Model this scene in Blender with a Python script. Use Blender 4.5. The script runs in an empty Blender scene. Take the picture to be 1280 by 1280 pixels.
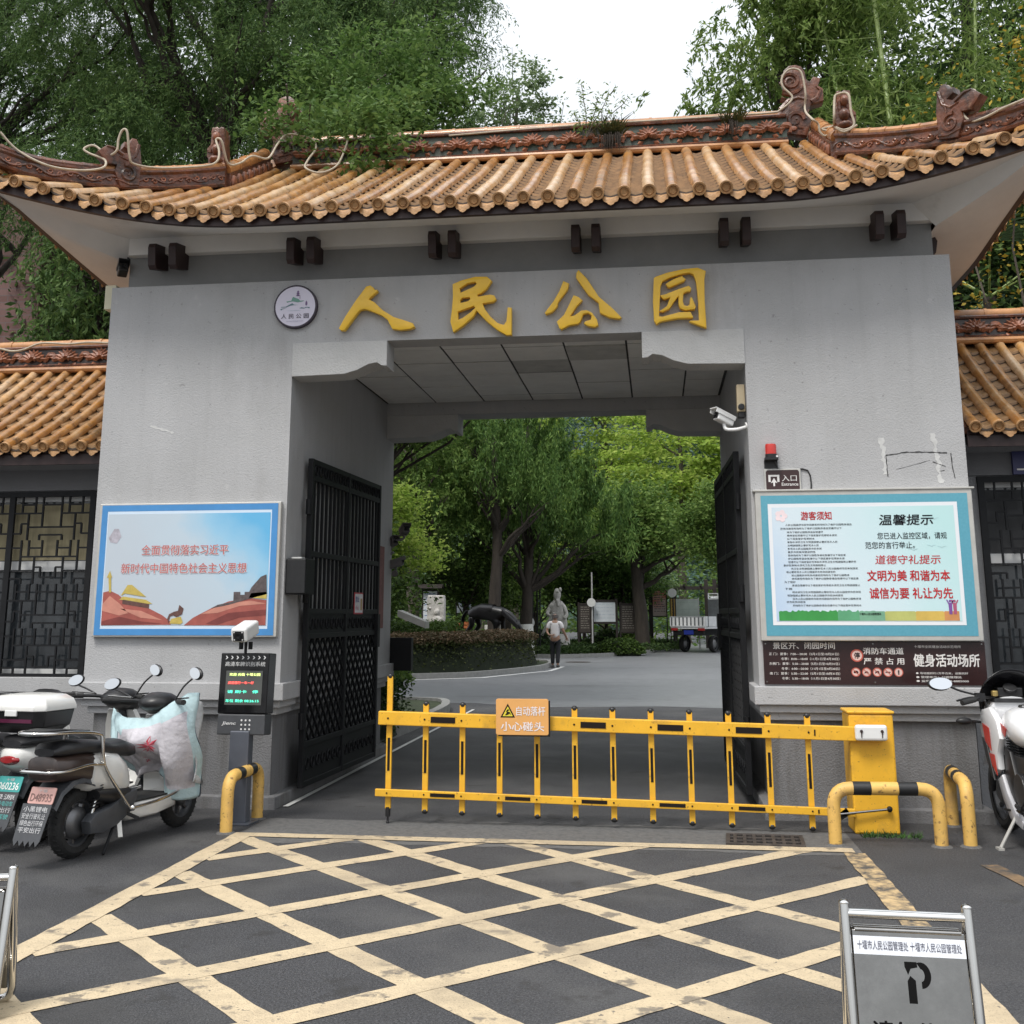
import bpy, bmesh, math, random
import numpy as np
from mathutils import Vector, Matrix, geometry
SC = bpy.context.scene
COL = SC.collection
PI = math.pi
# ---------------------------------------------------------------- camera, sky, sun, exposure
YAW, PITCH, ROLL = 0.1275, 0.2018, 0.00143
cam_d = bpy.data.cameras.new('camera'); cam = bpy.data.objects.new('camera', cam_d); COL.objects.link(cam)
SC.camera = cam
cam_d.sensor_fit = 'HORIZONTAL'; cam_d.sensor_width = 36.0; cam_d.lens = 1384.0 / 1280.0 * 36.0
cam_d.shift_y = -154.5 / 1280.0; cam_d.clip_start = 0.1; cam_d.clip_end = 2000
_f = Vector((-math.sin(YAW) * math.cos(PITCH), math.cos(YAW) * math.cos(PITCH), math.sin(PITCH)))
_r = Vector((math.cos(YAW), math.sin(YAW), 0)); _d = _f.cross(_r)
_r2 = _r * math.cos(ROLL) + _d * math.sin(ROLL); _d2 = _d * math.cos(ROLL) - _r * math.sin(ROLL)
_m = Matrix((_r2, -_d2, -_f)).transposed().to_4x4(); _m.translation = Vector((0, 0, 1.6)); cam.matrix_world = _m

SUN_EL, SUN_AZ = math.radians(58), math.radians(205)      # azimuth from +Y clockwise: the sun stands behind the camera, high
world = bpy.data.worlds.new('World'); SC.world = world; world.use_nodes = True
nt = world.node_tree; nt.nodes.clear()
sky = nt.nodes.new('ShaderNodeTexSky'); sky.sky_type = 'NISHITA'; sky.sun_disc = False
sky.sun_elevation = SUN_EL; sky.sun_rotation = SUN_AZ; sky.dust_density = 4.0; sky.air_density = 1.2
mixw = nt.nodes.new('ShaderNodeMix'); mixw.data_type = 'RGBA'; mixw.inputs[0].default_value = 0.82
nt.links.new(sky.outputs[0], mixw.inputs[6]); mixw.inputs[7].default_value = (8.6, 8.9, 9.2, 1)   # even cloud cover
bg = nt.nodes.new('ShaderNodeBackground'); bg.inputs[1].default_value = 0.10
wo = nt.nodes.new('ShaderNodeOutputWorld')
tcw = nt.nodes.new('ShaderNodeTexCoord'); sxw = nt.nodes.new('ShaderNodeSeparateXYZ'); nt.links.new(tcw.outputs['Generated'], sxw.inputs[0])
mrw = nt.nodes.new('ShaderNodeMapRange'); mrw.inputs[1].default_value = 0; mrw.inputs[2].default_value = 1; mrw.inputs[3].default_value = .45; mrw.inputs[4].default_value = 1.35; nt.links.new(sxw.outputs['Z'], mrw.inputs[0])   # an overcast sky is brighter overhead than at the horizon
clw = nt.nodes.new('ShaderNodeTexNoise'); clw.inputs['Scale'].default_value = 2.2; clw.inputs['Detail'].default_value = 5; nt.links.new(tcw.outputs['Generated'], clw.inputs['Vector'])
cmw = nt.nodes.new('ShaderNodeMapRange'); cmw.inputs[1].default_value = .3; cmw.inputs[2].default_value = .7; cmw.inputs[3].default_value = .88; cmw.inputs[4].default_value = 1.1; nt.links.new(clw.outputs[0], cmw.inputs[0])
muw = nt.nodes.new('ShaderNodeMath'); muw.operation = 'MULTIPLY'; nt.links.new(mrw.outputs[0], muw.inputs[0]); nt.links.new(cmw.outputs[0], muw.inputs[1])
vmw = nt.nodes.new('ShaderNodeVectorMath'); vmw.operation = 'SCALE'; nt.links.new(mixw.outputs[2], vmw.inputs[0]); nt.links.new(muw.outputs[0], vmw.inputs['Scale'])
nt.links.new(vmw.outputs[0], bg.inputs[0]); nt.links.new(bg.outputs[0], wo.inputs[0])
sun_d = bpy.data.lights.new('sun', 'SUN'); sun_d.energy = 1.5; sun_d.angle = math.radians(16); sun_d.color = (1, .97, .92)
sun = bpy.data.objects.new('sun', sun_d); COL.objects.link(sun)
sun.rotation_euler = (PI / 2 - SUN_EL, 0, PI - SUN_AZ)
SC.view_settings.view_transform = 'Standard'; SC.view_settings.look = 'None'; SC.view_settings.exposure = 0.75; SC.view_settings.gamma = 1
SC.cycles.max_bounces = 6; SC.cycles.diffuse_bounces = 4; SC.cycles.transparent_max_bounces = 8
SC.cycles.use_denoising = True

# ---------------------------------------------------------------- materials
MATS = {}
def lin(r, g, b):
    f = lambda c: (c / 255 / 12.92) if c / 255 <= .04045 else ((c / 255 + .055) / 1.055) ** 2.4
    return (f(r), f(g), f(b))
def M(name, col, rough=.6, metal=0., var=.12, scale=6., bump=0., bscale=80., col2=None, thr=(.45, .75), stretch=None, detail=6, spec=None, coat=0, extra=()):
    """procedural surface: noise-varied colour, optional second colour in patches (stains, wear) and a noise bump"""
    if name in MATS: return MATS[name]
    m = bpy.data.materials.new(name); m.use_nodes = True; n = m.node_tree; b = n.nodes['Principled BSDF']; L = n.links.new
    tc = n.nodes.new('ShaderNodeTexCoord'); src = tc.outputs['Object']
    if stretch:
        mp = n.nodes.new('ShaderNodeMapping'); mp.inputs['Scale'].default_value = stretch; L(src, mp.inputs[0]); src2 = mp.outputs[0]
    else: src2 = src
    nz = n.nodes.new('ShaderNodeTexNoise'); nz.inputs['Scale'].default_value = scale; nz.inputs['Detail'].default_value = detail; nz.inputs['Roughness'].default_value = .65; L(src2, nz.inputs['Vector'])
    rp = n.nodes.new('ShaderNodeValToRGB'); e = rp.color_ramp.elements
    c1 = [max(0, c * (1 - var)) for c in col]; c3 = [min(1, c * (1 + var)) for c in col]
    e[0].position = .3; e[0].color = (*c1, 1); e[1].position = .7; e[1].color = (*c3, 1); L(nz.outputs[0], rp.inputs[0])
    out = rp.outputs[0]
    if col2:
        n2 = n.nodes.new('ShaderNodeTexNoise'); n2.inputs['Scale'].default_value = scale * .45; n2.inputs['Detail'].default_value = 8; n2.inputs['Roughness'].default_value = .7; L(src2, n2.inputs['Vector'])
        mr = n.nodes.new('ShaderNodeMapRange'); mr.inputs[1].default_value = thr[0]; mr.inputs[2].default_value = thr[1]; L(n2.outputs[0], mr.inputs[0])
        mx = n.nodes.new('ShaderNodeMix'); mx.data_type = 'RGBA'; L(mr.outputs[0], mx.inputs[0]); L(out, mx.inputs[6]); mx.inputs[7].default_value = (*col2, 1); out = mx.outputs[2]
    for c_, s_, lo_, hi_, k_, st_ in extra:      # further layers: stains, dust, wear, aggregate
        if st_: mp2 = n.nodes.new('ShaderNodeMapping'); mp2.inputs['Scale'].default_value = st_; L(src, mp2.inputs[0]); v_ = mp2.outputs[0]
        else: v_ = src
        n3 = n.nodes.new('ShaderNodeTexNoise'); n3.inputs['Scale'].default_value = s_; n3.inputs['Detail'].default_value = 7; n3.inputs['Roughness'].default_value = .62; lo_ -= .055; hi_ -= .05; L(v_, n3.inputs['Vector'])
        m3 = n.nodes.new('ShaderNodeMapRange'); m3.inputs[1].default_value = lo_; m3.inputs[2].default_value = hi_; m3.inputs[4].default_value = k_; L(n3.outputs[0], m3.inputs[0])
        x3 = n.nodes.new('ShaderNodeMix'); x3.data_type = 'RGBA'; L(m3.outputs[0], x3.inputs[0]); L(out, x3.inputs[6]); x3.inputs[7].default_value = (*c_, 1); out = x3.outputs[2]
    L(out, b.inputs['Base Color']); b.inputs['Roughness'].default_value = rough; b.inputs['Metallic'].default_value = metal
    if spec is not None: b.inputs['Specular IOR Level'].default_value = spec
    if coat: b.inputs['Coat Weight'].default_value = coat; b.inputs['Coat Roughness'].default_value = .08
    if bump:
        nb = n.nodes.new('ShaderNodeTexNoise'); nb.inputs['Scale'].default_value = bscale; nb.inputs['Detail'].default_value = 4; L(src, nb.inputs['Vector'])
        bp = n.nodes.new('ShaderNodeBump'); bp.inputs['Strength'].default_value = bump; bp.inputs['Distance'].default_value = .02; L(nb.outputs[0], bp.inputs['Height']); L(bp.outputs[0], b.inputs['Normal'])
    MATS[name] = m; return m
def emis(name, col, s):
    m = M(name, col, .4); b = m.node_tree.nodes['Principled BSDF']; b.inputs['Emission Color'].default_value = (*col, 1); b.inputs['Emission Strength'].default_value = s; return m
def leafmat(name, ca, cb, cc, trans=.3):
    """leaves: colour drawn per leaf from three tones"""
    if name in MATS: return MATS[name]
    m = bpy.data.materials.new(name); m.use_nodes = True; n = m.node_tree; b = n.nodes['Principled BSDF']; L = n.links.new
    g = n.nodes.new('ShaderNodeNewGeometry'); tc = n.nodes.new('ShaderNodeTexCoord')
    nz = n.nodes.new('ShaderNodeTexNoise'); nz.inputs['Scale'].default_value = .9; nz.inputs['Detail'].default_value = 2; L(tc.outputs['Object'], nz.inputs['Vector'])
    ad = n.nodes.new('ShaderNodeMath'); ad.operation = 'MULTIPLY_ADD'; ad.inputs[1].default_value = .5; L(g.outputs['Random Per Island'], ad.inputs[0])
    a2 = n.nodes.new('ShaderNodeMath'); a2.operation = 'MULTIPLY'; a2.inputs[1].default_value = .55; L(nz.outputs[0], a2.inputs[0]); L(a2.outputs[0], ad.inputs[2])
    rp = n.nodes.new('ShaderNodeValToRGB'); e = rp.color_ramp.elements; e[0].position = .2; e[0].color = (*ca, 1); e[1].position = .85; e[1].color = (*cc, 1); k = e.new(.5); k.color = (*cb, 1)
    L(ad.outputs[0], rp.inputs[0]); L(rp.outputs[0], b.inputs['Base Color']); b.inputs['Roughness'].default_value = .6; b.inputs['Specular IOR Level'].default_value = .22
    t = n.nodes.new('ShaderNodeBsdfTranslucent'); L(rp.outputs[0], t.inputs[0]); mx = n.nodes.new('ShaderNodeMixShader'); mx.inputs[0].default_value = trans
    L(b.outputs[0], mx.inputs[1]); L(t.outputs[0], mx.inputs[2]); L(mx.outputs[0], n.nodes['Material Output'].inputs[0])
    MATS[name] = m; return m

# ---------------------------------------------------------------- mesh builder
class MB:
    def __init__(s): s.v = []; s.f = []; s.mi = []; s.mats = []
    def _m(s, mat):
        if mat not in s.mats: s.mats.append(mat)
        return s.mats.index(mat)
    def add(s, vs, fs, mat, mx=None):
        o = len(s.v); k = s._m(mat)
        s.v += [tuple(mx @ Vector(p)) for p in vs] if mx is not None else [tuple(p) for p in vs]
        s.f += [tuple(i + o for i in f) for f in fs]; s.mi += [k] * len(fs); return s
    def box(s, x0, x1, y0, y1, z0, z1, mat, mx=None):
        v = [(x, y, z) for z in (z0, z1) for y in (y0, y1) for x in (x0, x1)]
        return s.add(v, [(0, 2, 3, 1), (4, 5, 7, 6), (0, 1, 5, 4), (2, 6, 7, 3), (0, 4, 6, 2), (1, 3, 7, 5)], mat, mx)
    def bar(s, a, b, w, h, mat, mx=None, up=(0, 0, 1)):
        a = Vector(a); b = Vector(b); d = (b - a).normalized(); u = Vector(up)
        if abs(d.dot(u)) > .98: u = Vector((0, 1, 0))
        sx = d.cross(u).normalized(); u = sx.cross(d).normalized()
        v = [p + sx * (w / 2 * i) + u * (h / 2 * j) for p in (a, b) for i, j in ((-1, -1), (1, -1), (1, 1), (-1, 1))]
        return s.add(v, [(3, 2, 1, 0), (4, 5, 6, 7), (0, 1, 5, 4), (1, 2, 6, 5), (2, 3, 7, 6), (3, 0, 4, 7)], mat, mx)
    def tube(s, path, r, mat, n=8, mx=None, cap=True):
        P = [Vector(p) for p in path]; R = r if isinstance(r, (list, tuple)) else [r] * len(P)
        T = [(P[min(i + 1, len(P) - 1)] - P[max(i - 1, 0)]).normalized() for i in range(len(P))]
        u = T[0].orthogonal().normalized(); vs = []
        for i, p in enumerate(P):
            u = (u - T[i] * u.dot(T[i]));
            u = u.normalized() if u.length > 1e-6 else T[i].orthogonal().normalized()
            w = T[i].cross(u)
            vs += [p + (u * math.cos(2 * PI * k / n) + w * math.sin(2 * PI * k / n)) * R[i] for k in range(n)]
        fs = [(i * n + k, i * n + (k + 1) % n, (i + 1) * n + (k + 1) % n, (i + 1) * n + k) for i in range(len(P) - 1) for k in range(n)]
        if cap: fs += [tuple(range(n - 1, -1, -1)), tuple((len(P) - 1) * n + k for k in range(n))]
        return s.add(vs, fs, mat, mx)
    def cyl(s, a, b, r, mat, n=16, mx=None, r2=None): return s.tube([a, b], [r, r if r2 is None else r2], mat, n, mx)
    def lathe(s, prof, mat, n=20, mx=None):
        vs = [(r * math.cos(2 * PI * k / n), r * math.sin(2 * PI * k / n), z) for r, z in prof for k in range(n)]
        fs = [(i * n + k, i * n + (k + 1) % n, (i + 1) * n + (k + 1) % n, (i + 1) * n + k) for i in range(len(prof) - 1) for k in range(n)]
        return s.add(vs, fs, mat, mx)
    def loft(s, rings, mat, mx=None, cap=True, closed=True):
        n = len(rings[0]); vs = [p for r in rings for p in r]; kk = n if closed else n - 1
        fs = [(i * n + k, i * n + (k + 1) % n, (i + 1) * n + (k + 1) % n, (i + 1) * n + k) for i in range(len(rings) - 1) for k in range(kk)]
        if cap and closed: fs += [tuple(range(n - 1, -1, -1)), tuple((len(rings) - 1) * n + k for k in range(n))]
        return s.add(vs, fs, mat, mx)
    def grid(s, fn, nu, nv, mat, mx=None):
        vs = [fn(i / nu, j / nv) for j in range(nv + 1) for i in range(nu + 1)]
        fs = [(j * (nu + 1) + i, j * (nu + 1) + i + 1, (j + 1) * (nu + 1) + i + 1, (j + 1) * (nu + 1) + i) for j in range(nv) for i in range(nu)]
        return s.add(vs, fs, mat, mx)
    def ball(s, c, r, mat, n=12, mx=None):
        rx, ry, rz = r if isinstance(r, (list, tuple)) else (r, r, r); c = Vector(c); k2 = n // 2 + 1; vs = []; fs = []
        for j in range(k2 + 1):
            a = PI * j / k2
            vs += [c + Vector((rx * math.sin(a) * math.cos(2 * PI * k / n), ry * math.sin(a) * math.sin(2 * PI * k / n), rz * math.cos(a))) for k in range(n)]
        fs = [(j * n + k, (j + 1) * n + k, (j + 1) * n + (k + 1) % n, j * n + (k + 1) % n) for j in range(k2) for k in range(n)]
        return s.add(vs, fs, mat, mx)
    def mesh(s, me, mat, mx=None):
        return s.add([tuple(v.co) for v in me.vertices], [tuple(p.vertices) for p in me.polygons], mat, mx)
    def obj(s, name, parent=None, smooth=None, bevel=0, world=False, seg=2):
        me = bpy.data.meshes.new(name); me.from_pydata(s.v, [], s.f)
        for m in s.mats: me.materials.append(m)
        me.polygons.foreach_set('material_index', s.mi); me.update()
        bm = bmesh.new(); bm.from_mesh(me); bmesh.ops.remove_doubles(bm, verts=bm.verts, dist=1e-5); bm.to_mesh(me); bm.free()
        if smooth is not None: me.shade_smooth(); me.set_sharp_from_angle(angle=math.radians(smooth))
        o = bpy.data.objects.new(name, me); COL.objects.link(o)
        if bevel:
            b = o.modifiers.new('bevel', 'BEVEL'); b.width = bevel; b.segments = seg; b.limit_method = 'ANGLE'; b.angle_limit = math.radians(40); b.harden_normals = False
        if parent is not None:
            o.parent = parent
            if world: o.location = -Vector(parent.location)
        return o
def tag(o, label=None, cat=None, group=None, kind=None):
    if label: o['label'] = label
    if cat: o['category'] = cat
    if group: o['group'] = group
    if kind: o['kind'] = kind
    return o
def thing(name, label, cat, loc=(0, 0, 0), rz=0, group=None):
    o = bpy.data.objects.new(name, None); o.empty_display_size = .2; COL.objects.link(o); o.location = loc; o.rotation_euler = (0, 0, rz)
    return tag(o, label, cat, group)
def dup(root, loc, rz, label=None, scale=None):
    def cp(o, par):
        c = o.copy(); COL.objects.link(c)
        if par is not None: c.parent = par
        for ch in list(o.children): cp(ch, c)
        return c
    c = cp(root, None); c.location = loc; c.rotation_euler = (0, 0, rz)
    if label: c['label'] = label
    if scale: c.scale = scale if isinstance(scale, tuple) else (scale,) * 3
    return c
def curve_mesh(loops, extrude=0., bevel=0.):
    """filled flat outline (holes allowed) in local XY, given thickness: -> mesh"""
    c = bpy.data.curves.new('c', 'CURVE'); c.dimensions = '2D'; c.fill_mode = 'BOTH'; c.extrude = extrude; c.bevel_depth = bevel; c.bevel_resolution = 1; c.offset = -bevel
    for l in loops:
        sp = c.splines.new('POLY'); sp.points.add(len(l) - 1); sp.use_cyclic_u = True
        for p, q in zip(sp.points, l): p.co = (q[0], q[1], 0, 1)
    o = bpy.data.objects.new('c', c); me = bpy.data.meshes.new_from_object(o); bpy.data.objects.remove(o); bpy.data.curves.remove(c); return me
_TXT = {}
def text_mesh(body, bold=0., ext=0.):
    k = (body, bold, ext)
    if k not in _TXT:
        c = bpy.data.curves.new('t', 'FONT'); c.body = body; c.size = 1; c.offset = bold; c.extrude = ext; c.resolution_u = 3
        o = bpy.data.objects.new('t', c); me = bpy.data.meshes.new_from_object(o); bpy.data.objects.remove(o); bpy.data.curves.remove(c); _TXT[k] = me
    return _TXT[k]
def put_text(mb, body, x, y, h, mat, mx, width=None, align='L', bold=.012, z=.001, slant=0):
    """lettering on a flat board: x,y = lower left of the line, h = glyph height, width = length of the whole line"""
    me = text_mesh(body, 0); xs = [v.co.x for v in me.vertices]; ys = [v.co.y for v in me.vertices]
    x0, x1, y0, y1 = min(xs), max(xs), min(ys), max(ys); sy = h / (y1 - y0); sx = (width / (x1 - x0)) if width else sy
    w = (x1 - x0) * sx; ox = x - (w if align == 'R' else w / 2 if align == 'C' else 0)
    A = Matrix(((sx, slant * sy, 0, ox - x0 * sx), (0, sy, 0, y - y0 * sy), (0, 0, 1, z), (0, 0, 0, 1)))
    bo = bold * .55; offs = [(0, 0)] if bold < .005 else [(-bo, 0), (bo, 0)] if bold < .016 else [(-bo, -bo), (bo, -bo), (-bo, bo), (bo, bo)]
    for q, (dx, dy) in enumerate(offs): mb.mesh(me, mat, mx @ A @ Matrix.Translation((dx, dy, q * .0003 )))
def flat(mb, loops, mat, mx, z=.0): mb.mesh(curve_mesh(loops), mat, mx @ Matrix.Translation((0, 0, z)))
def rect(x0, x1, y0, y1): return [(x0, y0), (x1, y0), (x1, y1), (x0, y1)]
def disc(cx, cy, rx, ry=None, n=32): ry = ry or rx; return [(cx + rx * math.cos(2 * PI * k / n), cy + ry * math.sin(2 * PI * k / n)) for k in range(n)]
def FAC(y, x=0, z=0):        # board frame on the facade: local x along +X, local y up, normal towards the street
    return Matrix(((1, 0, 0, x), (0, 0, -1, y), (0, 1, 0, z), (0, 0, 0, 1)))
def arc_path(pts, r, n=5):
    """polyline with rounded corners"""
    P = [Vector(p) for p in pts]; out = [P[0]]
    for a, b, c in zip(P, P[1:], P[2:]):
        u = (a - b).normalized(); w = (c - b).normalized(); rr = min(r, (a - b).length * .49, (c - b).length * .49)
        p, q = b + u * rr, b + w * rr
        for i in range(n + 1):
            t = i / n; out.append(p * (1 - t) ** 2 + b * 2 * t * (1 - t) + q * t * t)
    return out + [P[-1]]
def smooth_path(pts, n=6):
    P = [Vector(p) for p in pts]; out = []
    for i in range(len(P) - 1):
        a, b, c, d = P[max(i - 1, 0)], P[i], P[i + 1], P[min(i + 2, len(P) - 1)]
        for k in range(n):
            t = k / n; out.append(.5 * ((2 * b) + (c - a) * t + (2 * a - 5 * b + 4 * c - d) * t * t + (3 * b - a - 3 * c + d) * t ** 3))
    return out + [P[-1]]
RND = random.Random(7)

# palette
stucco = M('stucco_grey', (.42, .42, .425), .92, var=.06, scale=2.2, bump=.30, bscale=85, col2=(.30, .295, .29), thr=(.58, .86), stretch=(1, 1, .35), extra=[((.26, .255, .25), 1.6, .57, .80, .20, (7, 7, .3)), ((.36, .36, .355), .8, .50, .66, .35, None), ((.17, .165, .16), 26, .70, .74, .5, None), ((.56, .56, .55), 9, .70, .78, .35, None)])
stucco_d = M('stucco_dado', (.185, .185, .19), .92, var=.1, scale=3, bump=.4, bscale=75, col2=(.15, .145, .14), thr=(.52, .8), stretch=(1, 1, .35), extra=[((.08, .075, .065), 2.2, .54, .78, .6, (5, 5, .5))])
frieze_m = M('frieze_grey', (.245, .245, .24), .9, var=.08, scale=3, bump=.15, bscale=50)
plaster = M('plaster_white', (.70, .68, .65), .85, var=.06, scale=2, bump=.1, bscale=30, col2=(.33, .31, .29), thr=(.62, .9))
tile_m = M('glazed_tile_ochre', (.40, .185, .045), .3, var=.34, scale=7, col2=(.50, .325, .175), thr=(.44, .68), coat=.15, extra=[((.09, .055, .03), 9, .58, .72, .8, None), ((.27, .115, .034), 2.5, .48, .66, .6, None)], bump=.12, bscale=25)
tile_e = M('glazed_tile_end', (.46, .255, .11), .45, var=.25, scale=14, col2=(.26, .13, .06), thr=(.5, .75), coat=.1, bump=.25, bscale=60)
pan_m = M('glazed_pan_tile', (.30, .175, .08), .4, var=.28, scale=12, col2=(.13, .08, .045), thr=(.5, .75), coat=.1)
pan_shade = M('pan_lip_shadow', (.055, .035, .022), .6, var=.3, scale=12)  # dark foot of each lip: the shadow line between courses, painted on
ridge_m = M('glazed_ridge_brown', (.155, .052, .024), .38, var=.45, scale=12, col2=(.035, .02, .015), thr=(.42, .64), coat=.15, extra=[((.30, .17, .10), 18, .64, .74, .5, None)], bump=.5, bscale=28)
ridge_t = M('glazed_ridge_teal', (.055, .08, .058), .5, var=.4, scale=10, col2=(.045, .035, .025), thr=(.40, .62), coat=.1, bump=.2, bscale=30)
lotus_m = M('glazed_lotus', (.27, .10, .05), .4, var=.4, scale=20, col2=(.08, .035, .022), thr=(.45, .7), coat=.15)
cap_m = M('glazed_cap', (.46, .215, .075), .32, var=.3, scale=8, col2=(.20, .085, .04), thr=(.45, .72), coat=.15)
brown_w = M('painted_brown_wood', (.028, .013, .012), .55, var=.3, scale=12)
eave_dk = M('dark_eave_board', (.030, .014, .013), .5, var=.4, scale=5)
gold = M('gold_paint', (.88, .53, .03), .42, var=.06, scale=8, bump=.05, bscale=40, coat=.2)
tile_d = M('glazed_tile_darker', (.31, .135, .032), .34, var=.36, scale=7, col2=(.44, .27, .13), thr=(.48, .7), coat=.1, extra=[((.075, .06, .03), 8, .56, .72, .8, None)])
tile_p = M('glazed_tile_paler', (.46, .25, .085), .34, var=.3, scale=7, col2=(.56, .40, .25), thr=(.40, .62), coat=.12, extra=[((.12, .085, .05), 12, .60, .74, .6, None)])
iron = M('black_iron', (.007, .0075, .009), .6, var=.3, scale=20, spec=.3)
black_p = M('black_plastic', (.014, .014, .015), .4, var=.2, scale=20)
dark_g = M('dark_grey_plastic', (.055, .058, .064), .5, var=.15, scale=15)
white_p = M('white_paint', (.74, .74, .73), .3, var=.04, scale=6, coat=.3)
steel = M('polished_steel', (.33, .325, .315), .2, 1., var=.15, scale=5, bump=.03, bscale=7, col2=(.22, .215, .21), thr=(.45, .75))
chrome = M('chrome', (.70, .69, .67), .12, 1., var=.05)
yel = M('barrier_yellow', (.77, .42, .028), .45, var=.1, scale=5, col2=(.56, .29, .03), thr=(.56, .8), extra=[((.10, .06, .03), 40, .66, .72, .6, None), ((.22, .13, .05), 6, .60, .78, .45, None)])
yel_b = M('bollard_yellow', (.68, .42, .11), .55, var=.12, scale=8, col2=(.40, .25, .11), thr=(.52, .72), extra=[((.11, .06, .035), 26, .64, .70, .75, None)])
rubber = M('rubber', (.018, .018, .018), .8, var=.3, scale=20, bump=.2, bscale=60)
mirror_m = M('mirror_glass', (.85, .87, .9), .04, 1., var=.0)
# ---------------------------------------------------------------- outlines measured on the facade
REN=[[(-2.785,4.141),(-2.727,4.251),(-2.635,4.396),(-2.542,4.523),(-2.504,4.534),(-2.472,4.51),(-2.462,4.49),(-2.436,4.489),(-2.434,4.473),(-2.495,4.423),(-2.514,4.402),(-2.462,4.374),(-2.384,4.297),(-2.281,4.229),(-2.185,4.196),(-2.103,4.165),(-2.087,4.129),(-2.127,4.112),(-2.215,4.105),(-2.291,4.117),(-2.314,4.16),(-2.337,4.205),(-2.395,4.249),(-2.498,4.294),(-2.55,4.312),(-2.594,4.304),(-2.644,4.242),(-2.733,4.12),(-2.768,4.121)]]
MIN=[[(-1.745,4.514),(-1.666,4.546),(-1.54,4.576),(-1.433,4.572),(-1.387,4.532),(-1.432,4.461),(-1.483,4.419),(-1.517,4.406),(-1.514,4.389),(-1.404,4.405),(-1.364,4.394),(-1.347,4.359),(-1.37,4.337),(-1.471,4.323),(-1.449,4.27),(-1.398,4.199),(-1.336,4.139),(-1.28,4.12),(-1.257,4.154),(-1.246,4.28),(-1.21,4.276),(-1.21,4.026),(-1.257,4.025),(-1.341,4.077),(-1.437,4.16),(-1.525,4.259),(-1.555,4.205),(-1.651,4.122),(-1.735,4.067),(-1.762,4.166),(-1.749,4.281),(-1.741,4.397)],[(-1.679,4.471),(-1.608,4.515),(-1.54,4.526),(-1.526,4.508),(-1.551,4.483),(-1.67,4.432)],[(-1.675,4.36),(-1.653,4.382),(-1.59,4.386),(-1.582,4.368),(-1.607,4.349),(-1.67,4.336)],[(-1.694,4.256),(-1.55,4.303),(-1.539,4.285),(-1.573,4.252),(-1.651,4.197),(-1.691,4.181)]]
GONG=[[(-0.747,4.503),(-0.696,4.478),(-0.708,4.425),(-0.755,4.363),(-0.795,4.308),(-0.802,4.27),(-0.848,4.222),(-0.906,4.202),(-0.915,4.218),(-0.835,4.322),(-0.785,4.409)],[(-0.611,4.599),(-0.587,4.573),(-0.539,4.52),(-0.433,4.345),(-0.326,4.246),(-0.238,4.149),(-0.256,4.138),(-0.352,4.157),(-0.429,4.2),(-0.44,4.295),(-0.529,4.367),(-0.589,4.458),(-0.634,4.53),(-0.63,4.574)],[(-0.657,4.369),(-0.615,4.352),(-0.579,4.319),(-0.628,4.27),(-0.69,4.175),(-0.653,4.183),(-0.592,4.225),(-0.544,4.229),(-0.496,4.203),(-0.454,4.139),(-0.443,4.088),(-0.474,4.071),(-0.534,4.082),(-0.57,4.108),(-0.557,4.127),(-0.509,4.141),(-0.502,4.178),(-0.532,4.201),(-0.574,4.193),(-0.6,4.125),(-0.618,4.107),(-0.703,4.094),(-0.77,4.059),(-0.788,4.075),(-0.809,4.132),(-0.744,4.193)]]
YUAN=[[(0.049,4.497),(0.07,4.511),(0.174,4.544),(0.315,4.57),(0.432,4.577),(0.503,4.545),(0.488,4.464),(0.484,4.27),(0.491,4.028),(0.419,4.059),(0.344,4.093),(0.355,4.1),(0.427,4.1),(0.426,4.272),(0.414,4.453),(0.393,4.517),(0.361,4.533),(0.314,4.528),(0.196,4.498),(0.125,4.464),(0.107,4.421),(0.086,4.148),(0.116,4.145),(0.256,4.179),(0.358,4.18),(0.38,4.133),(0.375,4.124),(0.255,4.125),(0.101,4.102),(0.061,4.077),(0.041,4.111),(0.036,4.287),(0.045,4.433)],[(0.152,4.441),(0.219,4.48),(0.294,4.507),(0.326,4.476),(0.311,4.457),(0.184,4.406),(0.166,4.414)],[(0.096,4.338),(0.145,4.346),(0.263,4.39),(0.352,4.416),(0.372,4.391),(0.362,4.364),(0.322,4.359),(0.303,4.345),(0.296,4.277),(0.305,4.242),(0.332,4.232),(0.351,4.245),(0.358,4.304),(0.374,4.313),(0.406,4.224),(0.396,4.2),(0.312,4.194),(0.267,4.215),(0.256,4.249),(0.259,4.327),(0.212,4.265),(0.178,4.213),(0.117,4.186),(0.089,4.194),(0.156,4.238),(0.186,4.315),(0.13,4.3)]]
CHI=[(1.441,6.921),(1.403,6.806),(1.419,6.689),(1.734,6.636),(1.794,6.783),(1.764,6.901),(1.795,6.993),(1.93,7.031),(1.932,7.171),(1.881,7.21),(1.913,7.296),(1.834,7.319),(1.799,7.263),(1.773,7.276),(1.758,7.301),(1.747,7.384),(1.713,7.446),(1.65,7.468),(1.585,7.461),(1.529,7.411),(1.504,7.341),(1.512,7.282),(1.551,7.208),(1.611,7.133),(1.564,7.054)]
BST=[(1.843,6.527),(1.871,6.535),(1.889,6.518),(1.914,6.538),(1.937,6.531),(1.97,6.531),(1.977,6.341),(2.012,6.298),(2.011,6.215),(1.996,6.195),(1.981,5.869),(1.813,5.868),(1.82,6.144),(1.818,6.258)]
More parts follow.
